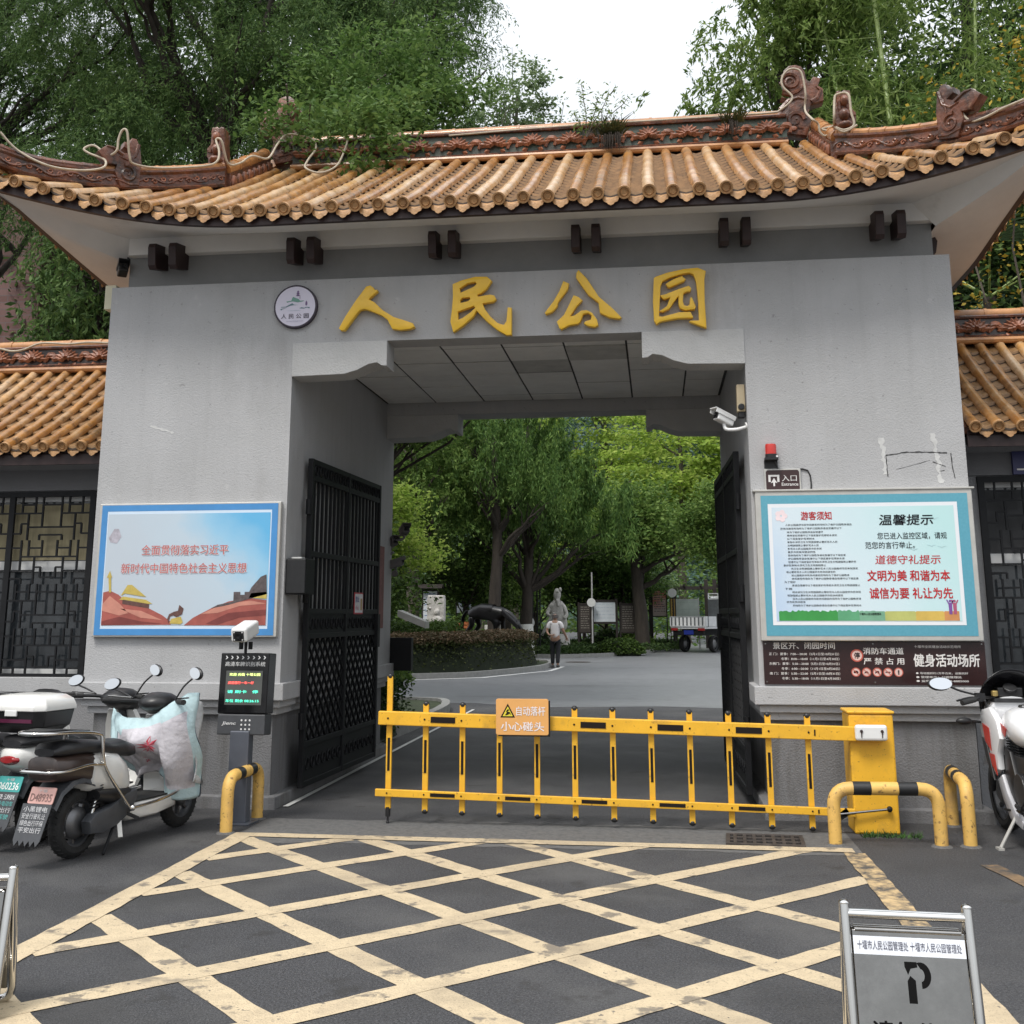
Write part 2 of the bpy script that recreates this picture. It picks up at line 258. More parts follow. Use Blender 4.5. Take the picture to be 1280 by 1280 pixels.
DRG=[(-0.012,5.648),(-0.016,5.787),(-0.022,5.906),(0.002,6.057),(0.042,6.137),(0.085,6.136),(0.112,6.077),(0.155,6.082),(0.16,6.026),(0.127,6.008),(0.093,5.989),(0.164,5.951),(0.253,6.001),(0.315,6.007),(0.4,5.922),(0.366,5.883),(0.298,5.816),(0.216,5.827),(0.231,5.759),(0.205,5.706),(0.165,5.606)]
ROPE1=[(-2.165,11.38,6.852),(-0.92,11.38,6.885),(0.617,11.38,6.897),(1.323,11.3,6.869),(1.45,11.3,6.895),(1.588,11.3,7.025),(1.495,11.3,7.159),(1.489,11.3,7.264),(1.557,11.3,7.353),(1.642,11.3,7.359),(1.701,11.3,7.296),(1.726,11.3,7.063),(1.711,11.3,6.879),(1.643,10.5,6.417),(1.707,10.5,6.349),(1.721,10.5,6.264),(1.767,10.5,6.219),(1.812,10.5,6.258),(1.742,10.5,6.294),(1.849,10.5,6.319),(1.791,10.1,6.19),(1.808,10.1,6.404),(1.834,10.1,6.458),(1.927,10.05,6.433),(1.943,10.05,6.248),(1.962,10.05,6.116),(1.868,10.05,6.071),(1.788,10.05,6.106),(1.867,10.05,6.051),(1.99,10.05,6.114)]
ROPE2=[(2.29,9.83,5.974),(2.422,9.73,5.893),(2.521,9.58,5.851),(2.587,9.48,5.891),(2.6,9.45,6.036),(2.642,9.43,6.147),(2.673,9.41,6.119),(2.655,9.39,6.014),(2.679,9.37,5.961),(2.742,9.35,5.989),(2.817,9.33,6.053),(2.847,9.31,6.026),(2.743,9.3,5.923),(2.721,9.28,5.831),(2.764,9.23,5.727),(2.845,9.13,5.701),(2.966,8.98,5.714),(3.077,8.83,5.709)]
ROPE3=[(-5.791,8.7,5.895),(-5.667,8.8,5.754),(-5.419,8.9,5.634),(-5.218,9.1,5.66),(-5.053,9.2,5.716),(-5.09,9.3,5.841),(-5.249,9.3,5.915),(-5.31,9.3,5.967),(-5.235,9.35,6.017),(-5.089,9.35,5.911),(-5.003,9.35,5.955),(-4.995,9.35,6.061),(-4.962,9.35,6.157),(-4.912,9.35,6.138),(-4.896,9.4,5.913),(-4.867,9.45,5.851),(-4.678,9.6,5.862),(-4.36,9.8,5.945),(-4.24,9.9,6.023),(-4.234,9.95,6.155),(-4.296,10.0,6.309),(-4.236,10.0,6.297),(-4.198,10.1,6.096),(-4.111,10.2,6.134),(-4.026,10.3,6.25),(-3.928,10.5,6.304),(-3.939,10.8,6.599),(-3.898,11.0,6.798),(-3.674,11.1,6.782),(-3.573,11.0,6.619),(-3.592,10.8,6.395),(-3.582,10.7,6.261),(-3.422,10.7,6.198),(-3.28,10.8,6.304),(-3.256,11.0,6.554),(-3.265,11.2,6.831)]
ROPE4=[(-7.264,11.0,4.51),(-7.072,11.0,4.468),(-6.928,11.0,4.436),(-6.789,11.0,4.45),(-6.59,11.0,4.515),(-6.282,11.0,4.496),(-6.052,11.0,4.506),(-5.794,11.0,4.489)]
# ---------------------------------------------------------------- ground, roads, beds
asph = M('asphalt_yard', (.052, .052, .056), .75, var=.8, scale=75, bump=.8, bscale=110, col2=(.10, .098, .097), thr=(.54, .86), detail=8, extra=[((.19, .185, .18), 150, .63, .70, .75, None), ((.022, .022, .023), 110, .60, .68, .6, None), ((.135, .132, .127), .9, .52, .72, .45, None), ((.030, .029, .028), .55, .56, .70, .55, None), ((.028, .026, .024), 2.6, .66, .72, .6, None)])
asph2 = M('asphalt_park', (.20, .205, .218), .40, var=.14, scale=30, bump=.06, bscale=150, col2=(.115, .118, .126), thr=(.42, .66), stretch=(.25, 1, 1), extra=[((.06, .06, .063), 1.2, .60, .72, .5, (.3, 1, 1))])  # paler partly as different paving, partly open-sky light put into the colour
conc = M('concrete_apron', (.12, .118, .115), .8, var=.22, scale=40, bump=.25, bscale=150, col2=(.07, .07, .07), thr=(.45, .7))
paint_y = M('road_paint_cream', (.56, .45, .295), .8, var=.10, scale=12, col2=(.40, .32, .22), thr=(.50, .80), bump=.5, bscale=110, extra=[((.085, .08, .075), 24, .675, .72, .85, None), ((.11, .10, .09), 4.2, .635, .68, .75, None), ((.10, .095, .088), 1.1, .66, .70, .6, (1, 2, 1)), ((.26, .21, .15), 1.6, .54, .72, .45, None), ((.20, .165, .12), 90, .62, .70, .5, None)])
paint_old = M('road_paint_worn', (.50, .36, .19), .8, var=.2, scale=20, col2=(.07, .065, .06), thr=(.42, .60))
kerb_m = M('kerb_stone', (.24, .24, .23), .85, var=.15, scale=10, bump=.2)
soil_m = M('bed_soil_green', (.030, .042, .016), .95, var=.5, scale=4, bump=.4, bscale=20)
grate_m = M('cast_iron', (.06, .05, .045), .6, .3, var=.4, scale=20, bump=.3)
def sheet(name, loop, z, mat, kind='structure'):
    o = MB().mesh(curve_mesh([loop]), mat, Matrix.Translation((0, 0, z))).obj(name); return tag(o, kind=kind)
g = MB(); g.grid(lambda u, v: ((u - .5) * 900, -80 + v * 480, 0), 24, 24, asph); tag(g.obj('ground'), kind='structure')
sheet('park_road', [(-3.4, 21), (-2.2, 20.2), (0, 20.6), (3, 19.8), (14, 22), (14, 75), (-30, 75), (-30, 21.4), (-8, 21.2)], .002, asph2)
def ragged(x0, x1, y0, y1, amp, n, seed):
    r = random.Random(seed); lo = []; hi = []; d = e = 0
    for i in range(n + 1):
        d = d * .6 + r.uniform(-amp, amp); e = e * .6 + r.uniform(-amp, amp); x = x0 + (x1 - x0) * i / n; lo.append((x, y0 + d)); hi.append((x, y1 + e))
    return lo + hi[::-1]
sheet('concrete_strip', ragged(-3.15, 1.35, 8.18, 9.1, .035, 40, 3), .0012, conc)
# the cream box of crossed lines
def clip(a, b, x0, x1, y0, y1):
    (ax, ay), (bx, by) = a, b; t0, t1 = 0., 1.
    for p, q in ((ax - bx, ax - x0), (bx - ax, x1 - ax), (ay - by, ay - y0), (by - ay, y1 - ay)):
        if abs(p) < 1e-9: continue
        t = q / p
        if p < 0: t0 = max(t0, t)
        else: t1 = min(t1, t)
    return None if t0 >= t1 else ((ax + (bx - ax) * t0, ay + (by - ay) * t0), (ax + (bx - ax) * t1, ay + (by - ay) * t1))
def strip(a, b, w, seed, ext=0.):
    r = random.Random(seed); A = Vector(a); B = Vector(b); d = (B - A).normalized(); A = A - d * ext; B = B + d * ext; nrm = Vector((-d.y, d.x)); n = max(3, int((B - A).length / .12)); lo = []; hi = []
    for i in range(n + 1):
        p = A + (B - A) * (i / n); lo.append(tuple(p - nrm * (w / 2 + r.uniform(-.006, .006)))); hi.append(tuple(p + nrm * (w / 2 + r.uniform(-.006, .006))))
    return lo + hi[::-1]
XL, XR, YT, YB = -3.10, 1.30, 8.40, 1.5
mk = MB(); zz = .0025
LA = [7.28, 6.20, 5.23, 4.12, 3.07, 1.98, .9, -.2, -1.3]; LB = [10.62, 9.66, 8.50, 7.38, 6.27, 5.15, 4.05, 2.95, 1.85, .75]
for i, c in enumerate(LA):
    q = clip((XL - 5, c - XL + 5), (XR + 5, c - XR - 5), XL + .05, XR - .05, YB, YT - .05)
    if q: flat(mk, [strip(*q, .145, i)], paint_y, Matrix.Identity(4), zz)
zz = .004
for i, c in enumerate(LB):
    q = clip((XL - 5, c + XL - 5), (XR + 5, c + XR + 5), XL + .05, XR - .05, YB, YT - .05)
    if q: flat(mk, [strip(*q, .145, 20 + i)], paint_y, Matrix.Identity(4), zz)
flat(mk, [strip((XL, YB), (XL, YT + .07), .15, 41)], paint_y, Matrix.Identity(4), .0055)
flat(mk, [strip((XL + .08, YT), (XR, YT - .05), .14, 42)], paint_y, Matrix.Identity(4), .007)
flat(mk, [strip((XR + .02, YB), (XR, 6.3), .15, 43)], paint_y, Matrix.Identity(4), .0055)
flat(mk, [strip((XR, 6.3), (XR - .01, YT - .13), .15, 44)], paint_old, Matrix.Identity(4), .0055)
flat(mk, [strip((2.20, 7.35), (2.10, 8.0), .12, 45)], M('road_paint_ghost', (.20, .13, .07), .85, var=.3, scale=15, col2=(.05, .05, .05), thr=(.42, .6)), Matrix.Identity(4), .0055)
tag(mk.obj('road_markings'), kind='structure')
# planting beds with kerbs
def bed(name, loop, h=.14, w=.14):
    sm = [tuple(p)[:2] for p in smooth_path([(x, y, 0) for x, y in loop + [loop[0]]], 4)][:-1]
    m = MB(); n = len(sm); c = Vector((sum(p[0] for p in sm) / n, sum(p[1] for p in sm) / n))
    inn = []
    for i, p in enumerate(sm):
        a = Vector(sm[i - 1]); b = Vector(sm[(i + 1) % n]); d = (b - a).normalized(); nn = Vector((-d.y, d.x)); q = Vector(p)
        if nn.dot(c - q) < 0: nn = -nn
        inn.append(tuple(q + nn * w))
    vs = [(*p, 0) for p in sm] + [(*p, h) for p in sm] + [(*p, h) for p in inn] + [(*p, h - .06) for p in inn]
    m.add(vs, [(k * n + i, k * n + (i + 1) % n, (k + 1) * n + (i + 1) % n, (k + 1) * n + i) for k in range(3) for i in range(n)], kerb_m)
    tag(m.obj(name + '_kerb'), kind='structure'); sheet(name + '_soil', inn, h - .05, soil_m)
    return inn
bed('island', [(-3.3, 35.6), (-3.5, 33.2), (-4.7, 29.8), (-6.1, 28.55), (-9, 27.4), (-15, 27), (-17, 34), (-13, 43), (-7.2, 40.5), (-3.9, 38.2)])
bed('far_bed', [(-3.66, 42.6), (-1.94, 44.4), (-.5, 47.8), (-.1, 51), (0, 60), (-8, 66), (-24, 62), (-22, 50), (-9.5, 45)])
bed('gate_bed', [(-3.55, 14.1), (-3.45, 16.5), (-3.6, 19.6), (-4.6, 20.6), (-9, 20.8), (-14, 19), (-14, 14.3)])
wl = M('white_line', (.62, .62, .60), .7, var=.1, scale=10)
sheet('kerb_line', [(-3.05, 35.7), (-3.2, 33.0), (-4.6, 29.35), (-6.1, 28.2), (-9, 27.1), (-9, 26.98), (-6.05, 28.05), (-4.48, 29.2), (-3.06, 32.95), (-2.9, 35.7)], .009, wl)
sheet('gate_edge_line', [(-3.2, 9.6), (-3.15, 9.6), (-3.15, 19.5), (-3.2, 19.5)], .010, wl)
m = MB(); m.lathe([(0, .006), (.42, .006), (.45, .004)], grate_m, 24); o = m.obj('manhole_cover'); o.location = (-2.75, 39.2, .004); tag(o, 'round iron manhole cover flush with the park road', 'manhole cover')
# drain grate
t = thing('drain_grate', 'rusty iron drain grate under the barrier near the right pier', 'drain grate', (.72, 8.62, .004), -.06)
m = MB()
for x in (-.27, .25): m.box(x, x + .03, -.17, .17, 0, .016, grate_m)
for y in (-.19, .16): m.box(-.27, .28, y, y + .03, 0, .015, grate_m)
m.obj('frame', t, bevel=.003)
m = MB()
for i in range(7): x = -.205 + i * .068; m.box(x - .012, x + .012, -.16, .16, .0, .012, grate_m)
m.box(-.24, .25, -.075, -.045, .001, .0135, grate_m); m.box(-.24, .25, .045, .075, .001, .0135, grate_m)
m.obj('bars', t, bevel=.002)
m = MB(); m.box(-.24, .25, -.16, .16, -.001, .0015, M('drain_dark', (.006, .006, .006), .9)); m.obj('pit', t)
# ---------------------------------------------------------------- the gatehouse
YF, YBK = 9.49, 13.5                       # front and back wall planes
XLo, XLi, XRi, XRo = -5.02, -3.23, .81, 2.57
XC = (XLo + XRo) / 2
gate = thing('park_gatehouse', 'grey stucco park gatehouse with curved ochre tiled roof and central passage', 'gatehouse', (XC, YF, 0))
m = MB()
prof = [(XLo, 1.03), (XLi, 1.03), (XLi, 4.165), (XRi, 4.165), (XRi, 1.03), (XRo, 1.03), (XRo, 4.63), (XLo, 4.63)]
m.mesh(curve_mesh([prof], (YBK - YF) / 2), stucco, FAC((YF + YBK) / 2))
m.box(XLi, XRi, YF, YF + .28, 4.03, 4.165, stucco); m.box(XLi, XRi, YBK - .4, YBK, 4.0, 4.165, stucco)
m.obj('wall', gate, world=True)
for a, b in ((XLo, XLi), (XRi, XRo)):
    m = MB(); m.box(a + .08, b - .08, YF + .08, YBK - .08, .10, .761, stucco_d); m.obj('dado', gate, world=True)
    m = MB()
    for e, z0, z1 in ((-.045, .885, 1.03), (-.005, .823, .885), (.035, .761, .823)):
        m.box(a + e, b - e, YF + e, YBK - e, z0, z1, stucco)
    m.obj('moulding', gate, world=True, bevel=.008)
    m = MB(); m.box(a, b, YF - .01, YBK, -.05, .10, stucco_d); m.obj('plinth', gate, world=True, bevel=.01)
brk = [(XLi, 4.028), (XLi, 3.72), (-2.74, 3.73), (-2.62, 3.765), (-2.52, 3.815), (-2.44, 3.828), (-2.40, 3.80), (-2.35, 3.795), (-2.35, 4.028)]
for mir in (0, 1):
    for y0, y1 in ((YF - .012, YF + .27), (YBK - .38, YBK + .012)):
        p = [((2 * (XLi + XRi) / 2 - x) if mir else x, z) for x, z in brk]
        MB().mesh(curve_mesh([p], (y1 - y0) / 2 - .004, .004), M('stucco_light', (.47, .47, .465), .9, var=.07, scale=3, bump=.4, bscale=70), FAC((y0 + y1) / 2)).obj('bracket', gate, world=True)
m = MB(); m.box(-4.92, 2.47, YF + .12, YBK - .12, 4.63, 4.96, frieze_m); m.obj('frieze', gate, world=True)
m = MB(); m.box(-4.9, 2.485, YF + .03, YBK - .03, 4.955, 5.16, plaster); m.obj('cornice', gate, world=True, bevel=.006)
# rafter ends in pairs
for x in (-4.57, -4.37, -3.24, -3.05, -1.92, -1.74, -.63, -.45, .67, .86, 1.98, 2.16):
    m = MB(); pts = [(-.36, .08), (0, .02), (.02, -.02), (.0, -.19), (-.04, -.22), (-.36, -.14)]      # (out, up) with a chamfered nose
    m.mesh(curve_mesh([[(p, q) for p, q in pts]], .032, .006), brown_w, Matrix(((0, 0, 1, x), (-1, 0, 0, YF - .155), (0, 1, 0, 4.975), (0, 0, 0, 1))))
    m.obj('rafter_end', gate, world=True)
for x, sx in ((2.47, 1), (-4.92, -1)):
    for y in (9.95, 12.7):
        m = MB(); m.mesh(curve_mesh([[(-.2, .06), (.1, -.02), (.12, -.06), (.1, -.17), (.06, -.2), (-.2, -.12)]], .053, .006), brown_w, Matrix(((sx, 0, 0, x), (0, 0, -1, y), (0, 1, 0, 4.95), (0, 0, 0, 1)))); m.obj('rafter_end', gate, world=True)
# suspended ceiling in the passage
ceil_m = M('ceiling_tile', (.78, .78, .76), .8, var=.08, scale=3, bump=.05, bscale=60)
ceil_d = M('ceiling_tile_stained', (.50, .50, .48), .8, var=.15, scale=5)
m = MB(); m.box(XLi, XRi, YF + .29, YBK - .41, 4.15, 4.16, M('ceiling_gap', (.04, .04, .04), .9)); m.obj('ceiling_bed', gate, world=True)
m = MB(); xs = [XLi + .02 + i * .597 for i in range(7)] + [XRi - .02]; ys = [YF + .30 + j * .588 for j in range(6)] + [YBK - .42]
for i in range(len(xs) - 1):
    for j in range(len(ys) - 1):
        if xs[i + 1] - xs[i] < .05 or ys[j + 1] - ys[j] < .05: continue
        z = 4.146 + RND.uniform(-.003, .003); sag = .012 if (i, j) == (4, 1) else 0
        m.box(xs[i] + .010, xs[i + 1] - .010, ys[j] + .012, ys[j + 1] - .012, z - sag, z + .008, ceil_d if (i, j) in ((4, 1), (3, 2)) else ceil_m)
m.obj('ceiling', gate, world=True)
# peeled paint, patched hole and cracks on the right pier
wear = M('bare_filler', (.55, .55, .54), .9, var=.12, scale=30); crk = M('crack_dark', (.05, .05, .05), .9)
m = MB(); r = random.Random(5)
def wob(pts, w, mat):
    lo = []; hi = []; P = [Vector(p) for p in pts]
    for i in range(len(P) - 1):
        n = max(2, int((P[i + 1] - P[i]).length / .02)); d = (P[i + 1] - P[i]).normalized(); q = Vector((-d.y, d.x))
        for k in range(n):
            p = P[i].lerp(P[i + 1], k / n); lo.append(tuple(p + q * (w / 2 + r.uniform(-.4, .4) * w))); hi.append(tuple(p - q * (w / 2 + r.uniform(-.4, .4) * w)))
    flat(m, [lo + hi[::-1]], mat, FAC(YF - .002))
for pp_, w_ in (([(1.90, 3.05), (1.92, 2.72)], .035), ([(2.32, 3.08), (2.36, 2.64)], .035), ([(-4.55, 3.30), (-4.42, 3.26), (-4.30, 3.22)], .018)):
    m = MB(); wob(pp_, w_, wear); m.obj('filler_patch', gate, world=True)
m = MB()
wob([(1.93, 2.90), (2.1, 2.925), (2.28, 2.92), (2.44, 2.91)], .008, crk); wob([(1.93, 2.9), (1.935, 2.70)], .006, crk); wob([(2.45, 2.91), (2.455, 2.78), (2.47, 2.68)], .006, crk)
wob([(2.3, 2.84), (2.42, 2.79)], .006, crk); wob([(2.35, 2.76), (2.41, 2.77)], .01, crk); wob([(2.0, 2.78), (2.2, 2.83), (2.3, 2.86)], .003, crk)
m.obj('crack', gate, world=True)

# ---- roofs: row tiles over pans, eave ends, ridges
def quadrow(mb, fn, ts, rad, mat, seg=7, joint=.33):
    """one row of half-round tiles: fn(t) -> centre point on the roof; frame from the path; a lip at every joint"""
    P = []; acc = 0
    for i, t in enumerate(ts):
        P.append(Vector(fn(t)))
    rings = []
    for i, p in enumerate(P):
        T = (P[min(i + 1, len(P) - 1)] - P[max(i - 1, 0)]).normalized(); side = T.cross(Vector((0, 0, 1))).normalized(); up = side.cross(T).normalized()
        if i: acc += (P[i] - P[i - 1]).length
        k = (acc / joint) % 1.0; rr = rad * (1.0 + (.09 if k < .22 else .0) - .05 * k)
        rings.append([p + side * (rr * math.cos(a)) + up * (rr * math.sin(a) * 1.02 + .018) for a in [PI * (q / seg) for q in range(seg + 1)]])
    mb.loft(rings, mat, cap=False, closed=False)
def eave_end(mb, c, T, side, up, rad, mat):
    """round end disc with a raised ring"""
    c = Vector(c); n = 16; prof = [(0, .012), (.45, .014), (.55, .022), (.66, .012), (.80, .012), (.84, .026), (1.08, .026), (1.08, -.01)]
    vs = []
    for rr, d in prof: vs += [c - T * d + side * (rad * rr * math.cos(2 * PI * k / n)) + up * (rad * rr * math.sin(2 * PI * k / n)) for k in range(n)]
    mb.add(vs, [(i * n + k, i * n + (k + 1) % n, (i + 1) * n + (k + 1) % n, (i + 1) * n + k) for i in range(len(prof) - 1) for k in range(n)], mat)
def drip(mb, c, T, side, up, w, mat):
    c = Vector(c); sh = [(-.5, .16), (-.25, .06), (0, .03), (.25, .06), (.5, .16), (.50, -.08), (.40, -.24), (.24, -.30), (.16, -.40), (0, -.47), (-.16, -.40), (-.24, -.30), (-.40, -.24), (-.50, -.08)]
    a = [c + side * (x * w) + up * (y * w) - T * (.012 - .05 * (y + .47)) for x, y in sh]; b = [p + T * .018 for p in a]; n = len(sh)
    ce = c + up * (-.1 * w) - T * .012
    mb.add(a + b + [ce], [(k, (k + 1) % n, 2 * n) for k in range(n)] + [(k, n + k, n + (k + 1) % n, (k + 1) % n) for k in range(n)], mat)

HW, HD, GL = 4.42, 2.65, 3.05              # half width to the side eave, half depth, gable line
YM = YF + (YBK - YF) / 2; YE = YM - HD
def zr(t): return 5.07 + .53 * t + .012 * t * t
def lift(s, t):
    s = max(s, -.3); return .53 * (max(0., 2.22 - s) / 2.48) ** 2 * max(0., 1 - max(t, 0) / 2.2) ** 1.2
def jut(s): return .20 * (max(0., 1.6 - max(s, 0)) / 1.6) ** 2
def front(dx, t, sg=-1):                    # point of the front (sg -1) or back slope
    s = HW - abs(dx); e = jut(s) * max(0, 1 - t / 1.2) * .6
    return Vector((XC + dx * (1 + .05 * (jut(s) / .2) * max(0, 1 - t)), YM + sg * (HD - t + e), zr(t) + lift(s, t)))
def sider(dy, t, sg=1):
    s = HD - abs(dy); e = jut(s) * max(0, 1 - t / 1.2)
    return Vector((XC + sg * (HW - t + e), YM + dy * (1 + .06 * (jut(s) / .2) * max(0, 1 - t)), zr(t) + lift(s, t)))
SP = .2095; NR = 21
bar = MB(); pan = MB()
rows = [(-4.41 + SP * i) for i in range(43)]
def tl(a, b, st=.09): n = max(2, int((b - a) / st)); return [a + (b - a) * i / n for i in range(n + 1)]
for sg in (-1, 1):
    ends = MB()
    for dx in rows:
        tm = HD - .08 if abs(dx) < GL else max(.16, HW - abs(dx) - .02)
        fn = (lambda t, dx=dx, sg=sg: front(dx, t, sg))
        jx = RND.uniform(-.007, .007); jr = RND.uniform(.97, 1.04); jw = RND.uniform(0, 6)
        fn = (lambda t, dx=dx, sg=sg, jx=jx, jw=jw: front(dx, t, sg) + Vector((jx + .005 * math.sin(t * 2.3 + jw), 0, .004 * math.sin(t * 5 + jw))))
        quadrow(bar, fn, tl(-.05, tm), .052 * jr, RND.choice((tile_m, tile_m, tile_d, tile_p, tile_p)))
        p0, p1 = fn(-.05), fn(.05); T = (p1 - p0).normalized(); sd = T.cross(Vector((0, 0, 1))).normalized(); up = sd.cross(T).normalized()
        eave_end(ends, p0 + up * .02, T, sd, up, .052 * jr, tile_e)
        dxm = dx + SP / 2
        if dxm < 4.4:
            f2 = (lambda t, dx=dxm, sg=sg: front(dx, t, sg)); q0, q1 = f2(-.05), f2(.05); T2 = (q1 - q0).normalized(); s2 = T2.cross(Vector((0, 0, 1))).normalized(); u2 = s2.cross(T2).normalized()
            drip(ends, q0 + u2 * -.022, T2, s2, Vector((0, 0, 1)), SP * .66, tile_e)
            tmm = HD - .05 if abs(dxm) < GL else max(.1, HW - abs(dxm))
            nc = max(1, int(tmm / .17))
            for k in range(nc):                # overlapping pan courses, each lip standing over the next
                ta, tb = tmm * k / nc - .03, tmm * (k + 1) / nc
                ra = []; rb = []
                for q in range(5):
                    w = (q / 4 - .5); dz = .055 * (abs(w) * 2) ** 2 - .03
                    pa = front(dxm + w * SP * .95, ta, sg); pb = front(dxm + w * SP * .95, tb, sg); ra.append(pa + Vector((0, 0, dz + .045))); rb.append(pb + Vector((0, 0, dz)))
                lip = [p - Vector((0, 0, .046)) for p in ra]
                lm_ = [p.lerp(q, .55) for p, q in zip(ra, lip)]; pan.loft([lip, lm_], pan_shade, cap=False, closed=False); pan.loft([lm_, ra], pan_m, cap=False, closed=False); pan.loft([ra, rb], pan_m, cap=False, closed=False)
    ends.obj('eave_tiles', gate, smooth=35, world=True)
for sg in (-1, 1):
    ends = MB(); n = int(2 * (HD - .1) / SP)
    for i in range(n + 1):
        dy = -(HD - .12) + (2 * HD - .24) * i / n; tm = min(HW - GL, HD - abs(dy) - .02)
        if tm < .1: continue
        fn = (lambda t, dy=dy, sg=sg: sider(dy, t, sg)); quadrow(bar, fn, tl(-.05, tm), .052, tile_m)
        p0, p1 = fn(-.05), fn(.05); T = (p1 - p0).normalized(); sd = T.cross(Vector((0, 0, 1))).normalized(); up = sd.cross(T).normalized(); eave_end(ends, p0 + up * .02, T, sd, up, .052, tile_e)
        if i < n:
            dym = dy + (2 * HD - .24) / n / 2; f2 = (lambda t: sider(dym, t, sg)); q0, q1 = f2(-.05), f2(.05); T2 = (q1 - q0).normalized(); s2 = T2.cross(Vector((0, 0, 1))).normalized(); u2 = s2.cross(T2).normalized(); drip(ends, q0 - u2 * .022, T2, s2, Vector((0, 0, 1)), SP * .66, tile_e)
    ends.obj('eave_tiles', gate, smooth=35, world=True)
    pan.grid(lambda u, v: sider((u - .5) * 2 * (HD - (HW - GL) * v * .98), (HW - GL) * v, sg) - Vector((0, 0, .03)), 20, 8, pan_m)
bar.obj('roof_tiles', gate, smooth=50, world=True); pan.obj('pan_tiles', gate, world=True)
# deck under the tiles, gables, soffit, dark eave board
dk = MB()
for sg in (-1, 1): dk.grid(lambda u, v: front((u - .5) * 2 * (HW - (HW - GL) * min(1, v / .517)), HD * v, sg) - Vector((0, 0, .075)), 24, 12, brown_w)
for sg in (-1, 1):
    x = XC + sg * (GL - .03); zt = zr(HD) - .06; pts = [(YM - (HD - 1.37), zr(1.37) - .08), (YM + (HD - 1.37), zr(1.37) - .08), (YM, zt)]
    dk.add([(x, y, z) for y, z in pts] + [(x - sg * .1, y, z) for y, z in pts], [(0, 1, 2), (5, 4, 3), (0, 2, 5, 3), (1, 4, 5, 2)], ridge_m)
dk.obj('roof_deck', gate, world=True)
def eave_loop(off, dz, N=40):
    out = []
    for i in range(N): dx = -HW + 2 * HW * i / N; p = front(dx, off, -1); out.append(p + Vector((0, 0, dz)))
    for i in range(N // 2): dy = -HD + 2 * HD * i / (N // 2); out.append(sider(dy, off, 1) + Vector((0, 0, dz)))
    for i in range(N): dx = HW - 2 * HW * i / N; out.append(front(dx, off, 1) + Vector((0, 0, dz)))
    for i in range(N // 2): dy = HD - 2 * HD * i / (N // 2); out.append(sider(dy, off, -1) + Vector((0, 0, dz)))
    return out
e0 = eave_loop(0.0, -.035); e1 = eave_loop(.0, -.125); e2 = eave_loop(.05, -.15)
MB().loft([e0, e1, e2], eave_dk, cap=False).obj('eave_board', gate, world=True)
s0 = eave_loop(.045, -.145); inner = []
def lp(a, b, k): return a + (b - a) * k
N = 40; ix0, ix1, iy0, iy1 = -4.9, 2.485, YF + .03, YBK - .03; zi = 5.12
inner += [Vector((lp(ix0, ix1, i / N), iy0, zi)) for i in range(N)] + [Vector((ix1, lp(iy0, iy1, i / 20), zi)) for i in range(20)] + [Vector((lp(ix1, ix0, i / N), iy1, zi)) for i in range(N)] + [Vector((ix0, lp(iy1, iy0, i / 20), zi)) for i in range(20)]
low = []
for i, p in enumerate(inner):                # on the sides the plaster runs lower, down to the head of the wall
    q = p.copy(); side = N <= i < N + 20 or i >= 2 * N + 20
    if side: q.z = 4.90
    low.append(q)
mid = [a.lerp(b, .5) + Vector((0, 0, -.035)) for a, b in zip(s0, low)]
MB().loft([s0, mid, low], plaster, cap=False).obj('soffit', gate, smooth=40, world=True)
mold = M('mould_stain', (.10, .10, .095), .9, var=.5, scale=30)
# ---- ridges
def lotus(mb, c, r, mx3=None, ax=Vector((1, 0, 0)), nrm=Vector((0, -1, 0))):
    up = Vector((0, 0, 1)); c = Vector(c)
    for rr, n, o, a0 in ((1., 9, .012, .0), (.68, 7, .03, .2), (.36, 5, .045, .1)):
        for k in range(n):
            a = a0 + PI * (.02 + .96 * k / (n - 1)); d = ax * math.cos(a) + up * (math.sin(a) * .8); s = d.cross(nrm).normalized(); b = c - up * .25 * r + nrm * o
            tip = b + d * r * rr; w = r * .24
            mb.add([b, b + d * r * rr * .55 + s * w + nrm * .004, tip + nrm * .022, b + d * r * rr * .55 - s * w + nrm * .004, b + d * r * rr * .5 + nrm * .03], [(0, 1, 4), (1, 2, 4), (2, 3, 4), (3, 0, 4)], lotus_m)
    for sx in (-1, 1):                         # leaves hanging at both sides
        for q, (x, z, l) in enumerate(((.9, -.35, .75), (1.25, .05, .6), (.5, -.6, .5))):
            b = c + ax * (sx * x * r * .7) + up * (z * r) + nrm * .01; d = (ax * sx + up * (.35 - .4 * q)).normalized(); s = d.cross(nrm).normalized()
            mb.add([b, b + d * l * r * .5 + s * r * .22, b + d * l * r + nrm * .02, b + d * l * r * .5 - s * r * .22, b + d * l * r * .5 + nrm * .025], [(0, 1, 4), (1, 2, 4), (2, 3, 4), (3, 0, 4)], lotus_m)
RX0, RX1, RZ = XC - 2.75, XC + 2.75, zr(HD)
